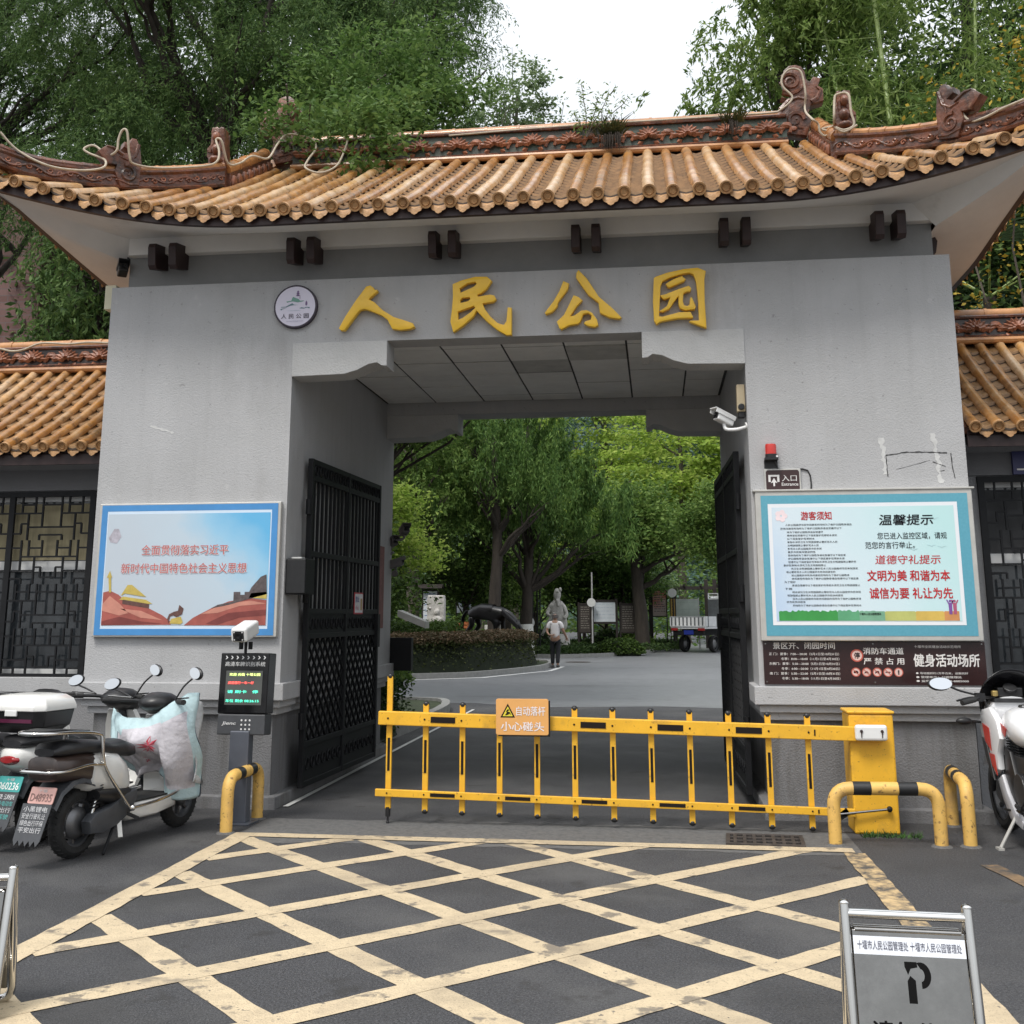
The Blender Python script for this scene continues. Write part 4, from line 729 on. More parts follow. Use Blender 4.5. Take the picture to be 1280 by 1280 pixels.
# entrance sign, beacon, cameras, boxes
es = thing('entrance_sign', 'small brown entrance sign with white arrow symbol above the notice board', 'sign', (.93, YF, 2.605))
m = MB(); m.box(-.005, .295, -.02, -.002, 0, .195, alu); m.obj('back_plate', es, bevel=.003)
def rrect(x0, x1, y0, y1, r): return [(cx + r * math.cos(a), cy + r * math.sin(a)) for cx, cy, s in ((x1 - r, y1 - r, 0), (x0 + r, y1 - r, 1), (x0 + r, y0 + r, 2), (x1 - r, y0 + r, 3)) for a in [(s + q / 4) * PI / 2 for q in range(5)]]
m = MB(); flat(m, [rrect(.008, .282, .01, .185, .02)], M('sign_brown_light', (.045, .022, .022), .35, var=.1), FAC(-.0212)); m.obj('face', es)
m = MB(); F = FAC(-.0225)
flat(m, [[(.028, .085), (.028, .145), (.118, .145), (.118, .085), (.10, .085), (.10, .13), (.046, .13), (.046, .085)]], wht, F); flat(m, [[(.066, .05), (.066, .082), (.045, .075), (.073, .118), (.101, .075), (.080, .082), (.080, .05)]], wht, FAC(-.0232))
put_text(m, '入口', .138, .09, .052, wht, F, width=.122, bold=.012); put_text(m, 'Entrance', .135, .052, .026, wht, F, width=.135, bold=.02); m.obj('lettering', es)
bc = thing('warning_beacon', 'red warning beacon on a black bracket above the entrance sign', 'beacon', (.985, YF, 2.87))
m = MB(); m.box(-.055, .055, -.10, -.002, 0, .02, black_p); m.box(-.055, .055, -.012, -.002, -.06, .0, black_p); m.lathe([(.048, .02), (.048, .05), (0, .05)], black_p, 18, Matrix.Translation((0, -.055, 0))); m.tube(smooth_path([(.03, -.02, .0), (.05, -.012, -.05), (.09, -.008, -.09), (.30, -.008, -.085), (.32, -.008, -.3)], 4), .006, black_p, 6); m.obj('bracket', bc)
m = MB(); m.lathe([(.046, .05), (.047, .12), (.043, .135), (0, .137)], M('beacon_red', (.55, .03, .02), .25, var=.1, coat=.4), 18, Matrix.Translation((0, -.055, 0))); m.obj('lens', bc, smooth=40)
m = MB(); m.ball((.045, -.07, .025), .014, white_p, 8); m.obj('knob', bc, smooth=60)

def cctv(label, loc, rz, tilt, body, L=.24, w=.10, h=.10, arm=None, group='security cameras around the gate'):
    t = thing('security_camera', label, 'security camera', loc, rz, group); A = Matrix.Rotation(tilt, 4, 'X')      # looks along local -Y
    m = MB(); m.box(-w / 2, w / 2, -L / 2, L / 2, -h / 2, h / 2, body, A); m.obj('housing', t, bevel=.012, seg=3)
    m = MB(); m.box(-w / 2 - .008, w / 2 + .008, -L / 2 - .05, L / 2, h / 2 + .002, h / 2 + .012, body, A); m.box(-w / 2 - .008, -w / 2 - .003, -L / 2 - .04, L / 2, h / 2 - .03, h / 2 + .002, body, A); m.box(w / 2 + .003, w / 2 + .008, -L / 2 - .04, L / 2, h / 2 - .03, h / 2 + .002, body, A); m.obj('sunshield', t, bevel=.003)
    m = MB(); m.box(-w * .36, w * .36, -L / 2 - .006, -L / 2 + .004, -h * .36, h * .36, black_p, A); m.lathe([(w * .2, 0), (w * .2, .012), (w * .13, .012), (0, .006)], iron, 16, A @ Matrix.Translation((0, -L / 2 - .006, 0)) @ Matrix.Rotation(PI / 2, 4, 'X')); m.obj('lens', t)
    if arm: m = MB(); m.tube(smooth_path(arm, 4), .016, body, 8); m.cyl(Vector(arm[-1]), Vector(arm[-1]) + (Vector(arm[-1]) - Vector(arm[-2])).normalized() * .012, .04, body, 14); m.obj('mount_arm', t, smooth=50)
    return t
cctv('white security camera on an arm under the right passage bracket', (.62, YF + .12, 3.26), -1.0, -.35, white_p, .17, .08, .08, [(0, 0, -.03), (0.02, .0, -.09), (.09, .06, -.10), (.13, .13, -.08)])
# passage lamp housing beside that camera
m = MB(); m.box(.735, .805, YF + .10, YF + .20, 3.32, 3.56, M('fitting_beige', (.46, .38, .25), .5, var=.12)); m.lathe([(.028, 0), (.028, .02), (0, .02)], black_p, 14, FAC(YF + .10, .77, 3.36)); m.box(.745, .80, YF + .11, YF + .19, 3.27, 3.32, black_p); tag(m.obj('intercom_box', bevel=.006), 'beige box with a dark round eye on the right passage wall', 'wall box')
m = MB(); m.box(-5.16, -5.05, 9.62, 9.74, 4.46, 4.70, M('lamp_housing_cream', (.66, .62, .45), .5, var=.05)); m.tube([(-5.1, 9.68, 4.46), (-5.06, 9.66, 4.40), (-5.02, 9.66, 4.36)], .014, alu, 6); tag(m.obj('wall_speaker', bevel=.012), 'cream box loudspeaker at the top left corner of the gate wall', 'loudspeaker')
t = cctv('black dome camera under the left eave corner', (-4.97, YF + .08, 4.83), .6, -.3, black_p, .13, .09, .09, [(0, 0, .04), (0, .03, .1), (.03, .06, .12)])
# black box on the inner edge of the left pier
t = thing('meter_box', 'black metal box fixed to the inner edge of the left pier', 'meter box', (XLi + .005, YF + .03, 1.78))
m = MB(); m.box(0, .18, 0, .26, 0, .31, iron); m.obj('case', t, bevel=.006)
m = MB(); m.box(.005, .175, -.006, -.001, .01, .30, black_p); m.obj('door', t, bevel=.002)
m = MB(); m.box(.03, .12, .05, .15, .311, .325, M('paper_scrap', (.6, .6, .58), .9)); m.obj('lid_note', t)
# dark cameras on the far end of the passage
for k, (lab, dx, z, rz) in enumerate((('lower dark camera at the left rear corner of the passage', .0, 2.22, 1.6), ('upper dark camera reaching past the left rear corner of the passage', .10, 2.62, .5), ('middle dark camera close to the left rear corner of the passage', -.06, 2.47, .8))):
    cctv(lab, (XLi + .06 + dx, YBK - .02, z), rz, -.3, M('camera_grey', (.13, .12, .12), .5), .17, .09, .09, [(0, 0, -.05), (-.02, .0, -.10), (-.06 - dx * .9, -.0, -.12)])

# ---------------------------------------------------------------- iron gate leaves
def leaf(label, hinge, far, flip, sticker):
    h = Vector((*hinge, .11)); f = Vector((*far, .11)); Lg = (f - h).length; ang = math.atan2(f.y - h.y, f.x - h.x)
    t = thing('gate_leaf', label, 'iron gate', tuple(h), ang, 'iron gate leaves standing open in the passage')
    H = 2.92; th = .05
    m = MB()
    for x in (0, Lg / 2 - .025, Lg - .05): m.box(x, x + .05, -th / 2, th / 2, 0, H, iron)
    for z in (0, .34, 1.28, 1.50, 2.02, 2.72, H - .05): m.box(.05, Lg / 2 - .025, -th / 2 + .003, th / 2 - .003, z, z + .05, iron); m.box(Lg / 2 + .025, Lg - .05, -th / 2 + .003, th / 2 - .003, z, z + .05, iron)
    m.obj('frame', t, bevel=.004)
    m = MB()
    n = int(Lg / .115)
    for i in range(1, n):
        x = Lg * i / n
        if abs(x - Lg / 2) > .04: m.box(x - .012, x + .012, -.012, .012, 1.55, 2.72, iron)
    m.obj('bars', t)
    m = MB(); k = 9
    for half in (0, 1):
        a = .05 + half * (Lg / 2 - .025); b = a + Lg / 2 - .075; w = b - a; z0, z1 = .39, 1.28; dd = .15
        for s in (1, -1):
            c = -w
            while c < (z1 - z0) + w:
                # line z = z0 + c + s*(x-a)
                q = clip((a, z0 + (c if s > 0 else c + 0) + (0 if s > 0 else 0)), (b, z0 + c + s * w), a, b, z0, z1)
                if q: m.bar((q[0][0], s * .004, q[0][1]), (q[1][0], s * .004, q[1][1]), .012, .022, iron, up=(0, 1, 0))
                c += dd
    m.obj('lattice', t)
    for half in (0, 1):
        a = .06 + half * (Lg / 2 - .025); b = a + Lg / 2 - .095
        for z0, z1, z in ((.05, .34, .195), (1.33, 1.50, 1.415), (2.77, 2.87, 2.82)):
            m = MB(); m.box(a, b, -.006, .006, z0, z1, iron); nn = 7
            for i in range(nn):
                x = a + (b - a) * (i + .5) / nn; m.tube([(x + .045 * math.cos(q * PI / 4), -.012, z + .05 * math.sin(q * PI / 4)) for q in range(9)], .008, iron, 5); m.tube([(x + .045 * math.cos(q * PI / 4), .012, z + .05 * math.sin(q * PI / 4)) for q in range(9)], .008, iron, 5)
            m.obj('scroll_panel', t)
    for z in (.5, 1.6, 2.4): m = MB(); m.cyl((-.02, 0, z), (-.02, 0, z + .14), .025, iron, 10); m.obj('hinge', t)
    m = MB(); m.box(Lg - .12, Lg - .03, -.05, .05, 1.15, 1.5, iron); m.obj('lock_case', t)
    return t, Lg
t, Lg = leaf('black iron gate leaf with white sticker standing open by the left wall', (-3.155, 9.90), (-3.07, 12.18), 1, True)
m = MB(); A = Matrix(((1, 0, 0, Lg * .60), (0, 0, -1, -.028), (0, 1, 0, 1.50), (0, 0, 0, 1)))
m.box(Lg * .60, Lg * .60 + .30, -.027, -.021, 1.50, 1.72, M('sticker_red', (.45, .04, .06), .5)); flat(m, [rect(.015, .285, .015, .205)], M('sticker_white', (.75, .73, .76), .5), A); flat(m, [rect(.2, .26, .04, .16)], M('sticker_tan', (.5, .33, .15), .5), Matrix.Translation((0, -.002, 0)) @ A)
put_text(m, '禁止', .03, .12, .06, M('sticker_blue', (.12, .14, .4), .5), Matrix.Translation((0, -.002, 0)) @ A, bold=.02); put_text(m, '小心', .03, .04, .05, M('sticker_pink', (.5, .2, .3), .5), Matrix.Translation((0, -.002, 0)) @ A, bold=.02)
m.obj('sticker', t)
leaf('black iron gate leaf standing open by the right wall behind the barrier', (.735, 9.98), (.68, 12.28), -1, False)
m = MB(); m.box(-.004, .0, 0, .36, 0, .95, M('faded_poster', (.22, .10, .09), .8, var=.3, scale=8)); o = m.obj('wall_notice'); o.location = (XLi + .012, 12.72, 1.45); tag(o, 'faded reddish paper notice on the left passage wall past the gate leaf', 'notice')
# sign case leaning past the rear corner
m = MB(); m.box(-.03, .26, .02, .14, .94, 1.33, iron); o = m.obj('fuse_box', bevel=.006); o.location = (XLi, YBK, 0); tag(o, 'black box behind the left rear corner of the passage', 'fuse box')
m = MB(); m.add([(0, .0, 1.66), (.34, .05, 1.52), (.34, .3, 1.52), (0, .3, 1.66), (0, 0, 1.58), (.34, .05, 1.44), (.34, .3, 1.44), (0, .3, 1.58)], [(0, 1, 2, 3), (7, 6, 5, 4), (0, 4, 5, 1), (1, 5, 6, 2), (2, 6, 7, 3), (3, 7, 4, 0)], alu); o = m.obj('guide_board'); o.location = (XLi + .04, YBK + .2, 0); tag(o, 'tilted pale board leaning out behind the left rear corner', 'board')

# ---------------------------------------------------------------- barrier
bar_ = thing('boom_barrier', 'yellow fence style boom barrier closed across the gate passage', 'barrier', (1.58, 9.08, 0))
YB_ = 8.95; cab = (1.42, 1.75)
P = lambda x, y, z: (x - 1.58, y - 9.08, z)
m = MB(); m.box(-.165, .165, -.10, .20, 0, .86, yel); m.obj('cabinet', bar_, bevel=.015)
m = MB(); m.box(-.175, .175, -.11, .21, .862, .885, yel); m.obj('cabinet_lid', bar_, bevel=.01)
zb = lambda x: .80 - .022 * (x + 2.2); zl = lambda x: .235 - .022 * (x + 2.2) + .0
m = MB(); m.bar(P(-2.22, YB_, zb(-2.22)), P(1.66, YB_, zb(1.66)), .045, .105, yel); m.obj('boom', bar_, bevel=.006)
m = MB(); m.bar(P(-2.235, YB_, zl(-2.235)), P(1.42, YB_, zl(1.42)), .03, .055, yel); m.obj('lower_rail', bar_, bevel=.004)
dks = M('black_tape', (.012, .009, .008), .7, spec=.2)
px_ = [-2.14 + .2955 * i for i in range(12)]
for i, x in enumerate(px_):
    zt = zb(x) + (.32 if i == 0 else .115); z0 = zl(x) - (.13 if i else .12); lean = .0
    m = MB(); m.box(-.022, .022, -.05, -.024, z0, zt, yel); m.box(-.010, .010, -.054, -.0502, (z0 + zt) / 2 - .12 - (.1 if i == 0 else 0), (z0 + zt) / 2 + .13 - (.1 if i == 0 else 0), dks)
    o = m.obj('picket', bar_, bevel=.003); o.location = P(x, YB_ + .075, 0)
    m = MB(); m.ball((0, -.037, zt), (.026, .02, .022), black_p, 10); c = m.obj('picket_cap', o, smooth=60)
    m = MB()
    if i == 0: m.cyl((0, -.037, z0 + .01), (0, -.037, z0 - .06), .020, black_p, 10); m.cyl((0, -.037, z0 - .06), (0, -.037, z0 - .105), .009, black_p, 8); m.ball((0, -.037, z0 - .105), .014, black_p, 8)
    else: m.ball((0, -.037, z0), (.026, .02, .022), black_p, 10)
    m.obj('picket_foot', o, smooth=60)
for k in range(0, 11, 2):
    a, b = px_[k + 1] + .05, (px_[k + 2] if k + 2 < len(px_) else 1.2) - .05
    m = MB(); m.bar(P(a, YB_ - .0245, zb(a)), P(b, YB_ - .0245, zb(b)), .004, .045, dks); m.obj('boom_stripe', bar_)
    m = MB(); m.bar(P(a, YB_ - .017, zl(a)), P(b, YB_ - .017, zl(b)), .004, .026, dks); m.obj('rail_stripe', bar_)
m = MB()
for x in px_: m.ball(P(x, YB_ - .024, zb(x)), (.008, .006, .008), dks, 8); m.ball(P(x, YB_ - .017, zl(x)), (.007, .006, .007), dks, 8)
m.obj('bolts', bar_)
m = MB(); m.box(-.135, .10, -.20, -.155, .675, .79, white_p); m.obj('arm_clamp', bar_, bevel=.02, seg=3)
m = MB()
for x in (-.09, .06): m.lathe([(.012, 0), (.01, .01), (0, .012)], brown_w, 8, FAC(-.20, x, .745)); m.cyl((x, -.203, .74), (x, -.203, .70), .004, brown_w, 6)
m.obj('clamp_bolts', bar_)
m = MB(); m.cyl(P(1.30, YB_ - .02, .145), P(1.67, YB_ + .0, .185), .009, steel, 8); m.ball(P(1.67, YB_, .185), .022, iron, 10); m.bar(P(1.30, YB_, .12), P(1.37, YB_, .17), .03, .05, iron); m.obj('link_rod', bar_, smooth=50)
ws = thing('warning_sign', 'orange warning sign with triangle fixed to the barrier boom', 'warning sign', (-1.06, YB_ - .085, .69))
m = MB(); m.mesh(curve_mesh([rrect(-.205, .205, 0, .27, .015)], .006, .002), M('sign_orange', (.72, .37, .12), .4, var=.06, scale=5), FAC(0)); m.obj('plate', ws)
m = MB(); m.box(-.19, .215, .012, .03, -.012, .255, black_p); m.obj('back_board', ws)
m = MB(); F = FAC(-.0095); F2 = FAC(-.011); F3 = FAC(-.0125)
flat(m, [[(-.17, .13), (-.055, .13), (-.112, .235)]], dks, F); flat(m, [[(-.152, .140), (-.073, .140), (-.112, .213)]], M('sign_yellow', (.75, .62, .05), .4), F2); flat(m, [[(-.135, .147), (-.11, .15), (-.10, .16), (-.085, .147), (-.095, .17), (-.115, .175), (-.10, .185), (-.11, .195), (-.125, .178), (-.12, .165)]], dks, F3)
m.obj('warning_triangle', ws)
m = MB(); wt = M('sign_text_pale', (.80, .74, .74), .5); put_text(m, '自动落杆', -.045, .145, .068, wt, F, width=.225, bold=.02); put_text(m, '小心碰头', -.165, .03, .068, wt, F, width=.335, bold=.025); m.obj('lettering', ws)
for z in (.03, .24):
    pass

# bollards: bent pipes with two black bands
def pipe_guard(label, a, b, h, bands=((.24, .40), (.62, .78))):
    A = Vector((*a, 0)); B = Vector((*b, 0)); t = thing('pipe_guard', label, 'bollard', tuple((A + B) / 2), 0, 'bent yellow pipe guards beside the barrier'); ce = (A + B) / 2
    path = arc_path([A - ce, A - ce + Vector((0, 0, h)), B - ce + Vector((0, 0, h)), B - ce], .13, 6); m = MB(); m.tube(path, .046, yel_b, 16); m.obj('pipe', t, smooth=50)
    for u, v in bands: p, q = A.lerp(B, u) - ce + Vector((0, 0, h)), A.lerp(B, v) - ce + Vector((0, 0, h)); m = MB(); m.cyl(p, q, .0475, black_p, 16); m.obj('band', t, smooth=50)
    m = MB(); m.lathe([(.075, .0), (.06, .012), (0, .014)], conc, 12, Matrix.Translation(A - ce)); m.obj('footing', t); m = MB(); m.lathe([(.075, .0), (.06, .012), (0, .014)], conc, 12, Matrix.Translation(B - ce)); m.obj('footing', t)
    return t
pipe_guard('bent yellow pipe guard in front of the plate reader post', (-3.25, 8.45), (-3.23, 9.06), .40)
pipe_guard('wide bent yellow pipe guard in front of the barrier cabinet', (1.21, 8.55), (1.94, 8.58), .385, ((.19, .36), (.62, .80)))
pipe_guard('bent yellow pipe guard end-on to the wall beside the motorcycle', (2.14, 8.60), (2.22, 9.40), .42, ((.36, .50), (.66, .82)))
wd = M('weed_green', (.03, .08, .012), .8, var=.4); m = MB(); r = random.Random(9)
for k in range(240):
    x, y = 1.45 + r.random() * .42, 8.90 + r.gauss(0, .03); a = r.random() * 6.3; h = r.uniform(.015, .05); m.add([(x, y, 0), (x + .01 * math.cos(a), y + .01 * math.sin(a), 0), (x + .03 * math.cos(a + .6), y + .03 * math.sin(a + .6), h)], [(0, 1, 2)], wd)
tag(m.obj('weeds'), 'strip of green weeds along the foot of the barrier cabinet', 'weeds', kind='stuff')

# number plate reader on its post
tr = thing('plate_reader', 'grey post with black number plate display screen beside the left pier', 'display post', (-3.31, 8.85, 0), -.04)
pg = M('post_grey', (.11, .12, .145), .4, .3, var=.1, scale=8)
m = MB(); m.box(-.08, .08, -.05, .05, .01, .70, pg); m.obj('post', tr, bevel=.008)
m = MB(); m.box(-.13, .13, -.10, .10, 0, .014, pg); m.obj('base_plate', tr, bevel=.004)
TB = Matrix.Rotation(-.06, 4, 'X')
m = MB(); m.box(-.20, .20, -.075, .075, .665, .825, dark_g, TB); m.obj('lower_case', tr, bevel=.01)
m = MB(); m.box(-.205, .205, -.08, .08, .828, 1.30, M('gloss_black', (.006, .006, .007), .15, var=.1), TB); m.obj('screen_case', tr, bevel=.008)
F = TB @ FAC(-.0815, 0, 0); F2 = TB @ FAC(-.083, 0, 0)
m = MB(); flat(m, [rect(-.15, .16, .895, 1.16)], M('screen_glass', (.085, .09, .085), .2, var=.1), F); m.obj('screen', tr)
m = MB(); wtx = M('case_text', (.62, .62, .62), .5)
for k in range(8): x = -.165 + k * .046; flat(m, [[(x, 1.25), (x + .010, 1.25), (x + .022, 1.263), (x + .010, 1.276), (x, 1.276), (x + .011, 1.263)]], wtx, F)
put_text(m, '高清车牌识别系统', -.165, 1.195, .036, wtx, F, width=.34, bold=.006, slant=.1)
put_text(m, 'Jienc', -.16, .735, .032, wtx, TB @ FAC(-.0765, 0, 0), width=.115, bold=.03, slant=.3); m.obj('lettering', tr)
m = MB(); lg_, lr_, lt_ = emis('led_yellow', (.75, .9, .3), .9), emis('led_red', (1, .12, .10), 1.0), emis('led_teal', (.1, .8, .55), .8)
put_text(m, '欢迎 光临 十堰公园', -.12, 1.12, .022, lg_, F2, width=.26, bold=.02); put_text(m, '减速慢行一车一杆', -.13, 1.055, .022, lr_, F2, width=.22, bold=.02); put_text(m, '请 刷卡   停', -.13, .985, .024, lt_, F2, width=.26, bold=.02); put_text(m, '车位 剩余 08:26:15', -.14, .915, .024, lt_, F2, width=.28, bold=.02); m.obj('led_text', tr)
m = MB()
for i in range(3):
    for j in range(3): flat(m, [disc(.005 + i * .034, .70 + j * .034 + .01, .008, n=10)], wtx, TB @ FAC(-.0765, 0, 0))
m.obj('speaker_holes', tr)
m = MB(); m.cyl((0, 0, 1.29), (0, 0, 1.40), .012, iron, 10); m.box(-.05, -.03, -.02, .02, 1.33, 1.39, iron); m.box(.03, .05, -.02, .02, 1.33, 1.39, iron); m.obj('camera_stem', tr)
m = MB(); CB = Matrix.Translation((0, -.03, 1.47)) @ Matrix.Rotation(.25, 4, 'X'); m.box(-.068, .068, -.13, .14, -.055, .062, white_p, CB); m.obj('camera_housing', tr, bevel=.022, seg=3)
m = MB(); m.box(-.045, .045, -.134, -.1305, -.042, .038, black_p, CB); m.lathe([(.026, 0), (.026, .01), (.018, .01), (0, .004)], iron, 14, CB @ Matrix.Translation((0, -.134, 0)) @ Matrix.Rotation(PI / 2, 4, 'X'))
for sx in (-1, 1):
    for sz in (-1, 1): m.lathe([(.006, 0), (.006, .003), (0, .003)], wtx, 8, CB @ Matrix.Translation((sx * .034, -.1345, sz * .03)) @ Matrix.Rotation(PI / 2, 4, 'X'))
m.obj('camera_face', tr)

# ---------------------------------------------------------------- stainless stand signs
def stand_sign(label, loc, rz, text):
    t = thing('stand_sign', label, 'stand sign', loc, rz, 'stainless stand signs in the yard')
    w, H, dp = .43, .57, .26; tl_ = math.atan2(dp / 2, H)
    for s in (-1, 1):
        A = Matrix.Translation((0, 0, 0)) @ Matrix.Rotation(0 if s < 0 else PI, 4, 'Z') @ Matrix.Translation((0, -dp / 2, 0)) @ Matrix.Rotation(-tl_, 4, 'X')
        m = MB(); m.tube(arc_path([(-w / 2, 0, .30), (-w / 2, 0, .012), (w / 2, 0, .012), (w / 2, 0, .30)], .06, 6), .018, chrome, 14, A); m.tube([(-w / 2, 0, .30), (-w / 2, 0, H)], .018, chrome, 14, A); m.tube([(w / 2, 0, .30), (w / 2, 0, H)], .018, chrome, 14, A)
        m.cyl((-w / 2, 0, H - .035), (w / 2, 0, H - .035), .014, chrome, 12, A)
        for x in (-w / 2, w / 2): m.ball((x, 0, H), (.019, .019, .012), chrome, 12, A)
        m.obj('tube_frame', t, smooth=60)
        m = MB(); m.box(-w / 2 + .02, w / 2 - .02, -.006, .006, .06, H - .085, steel, A); m.obj('panel', t, bevel=.003)
        m = MB(); m.cyl((-w / 2 + .03, 0, H - .085), (w / 2 - .03, 0, H - .085), .009, steel, 10, A); m.obj('panel_roll', t, smooth=60)
        if text:
            F = A @ FAC(-.0075); F2 = A @ FAC(-.009)
            m = MB(); flat(m, [rect(-w / 2 + .022, w / 2 - .022, H - .165, H - .105)], M('label_white', (.74, .77, .83), .4), F); m.obj('label_strip', t)
            m = MB(); put_text(m, '十堰市人民公园管理处 十堰市人民公园管理处', 0, H - .149, .03, M('label_ink', (.03, .03, .06), .5), F2, width=w - .07, align='C', bold=.004)
            ink = M('stencil_black', (.006, .006, .006), .8, spec=.1)
            flat(m, [[(.0 + .032 + .034 * math.cos(a), H - .225 + .042 * math.sin(a)) for a in [PI * .62 - k * PI * 1.12 / 14 for k in range(15)]] + [(.032 + .012 * math.cos(a), H - .225 + .020 * math.sin(a)) for a in [-PI * .5 + k * PI * 1.0 / 10 for k in range(11)]]], ink, F)
            flat(m, [[(-.022, H - .183), (.02, H - .183), (.022, H - .2), (-.002, H - .205), (-.012, H - .225), (-.022, H - .2)]], ink, F)
            flat(m, [[(-.016, H - .315), (-.016, H - .245), (-.005, H - .228), (.012, H - .242), (.012, H - .315)]], ink, F)
            put_text(m, '请勿停车', 0, H - .44, .066, ink, F, width=.30, align='C', bold=.03); m.obj('lettering', t)
    return t
stand_sign('stainless steel no parking stand sign at the lower right corner of the yard', (.87, 4.50, 0), -.05, True)
stand_sign('stainless steel stand sign cut off at the left edge of the picture', (-2.93, 4.62, 0), .25, False)
# ---------------------------------------------------------------- the wing buildings left and right of the gate
glass_m = M('window_glass', (.035, .04, .045), .08, var=.3, scale=1.5, spec=.8)
curt = M('curtain_cream', (.30, .26, .16), .9, var=.25, scale=3, stretch=(6, 1, .5)); wframe = M('window_frame_white', (.62, .62, .61), .5, var=.05)
wing_w = M('wing_stucco', (.23, .23, .235), .92, var=.08, scale=3, bump=.4, bscale=70)
def lattice(mb, x0, x1, z0, z1, y, cell=.46):
    """interlocked rectangle lattice of square black bars"""
    nx = max(1, round((x1 - x0) / cell)); nz = max(1, round((z1 - z0) / cell)); cw = (x1 - x0) / nx; chh = (z1 - z0) / nz
    segs = set()
    pat = [(0, .3, .62, .3), (.62, 0, .62, .62), (.25, .62, 1, .62), (.25, .3, .25, 1), (.8, .62, .8, 1), (.8, .15, 1, .15), (.8, .15, .8, .38), (.62, .38, .8, .38), (0, .82, .25, .82), (0, .12, .3, .12), (.3, 0, .3, .12), (.45, .62, .45, 1), (.45, .82, .8, .82)]
    k = 0
    for i in range(nx):
        for j in range(nz):
            for a, b, c, d in pat:
                if (i + j) % 2: a, c = 1 - a, 1 - c
                p = (x0 + (i + a) * cw, y, z0 + (j + b) * chh); q = (x0 + (i + c) * cw, y, z0 + (j + d) * chh); k += 1
                mb.bar(p, q, .016, .018 + .0003 * (k % 7), iron, up=(0, 1, 0))
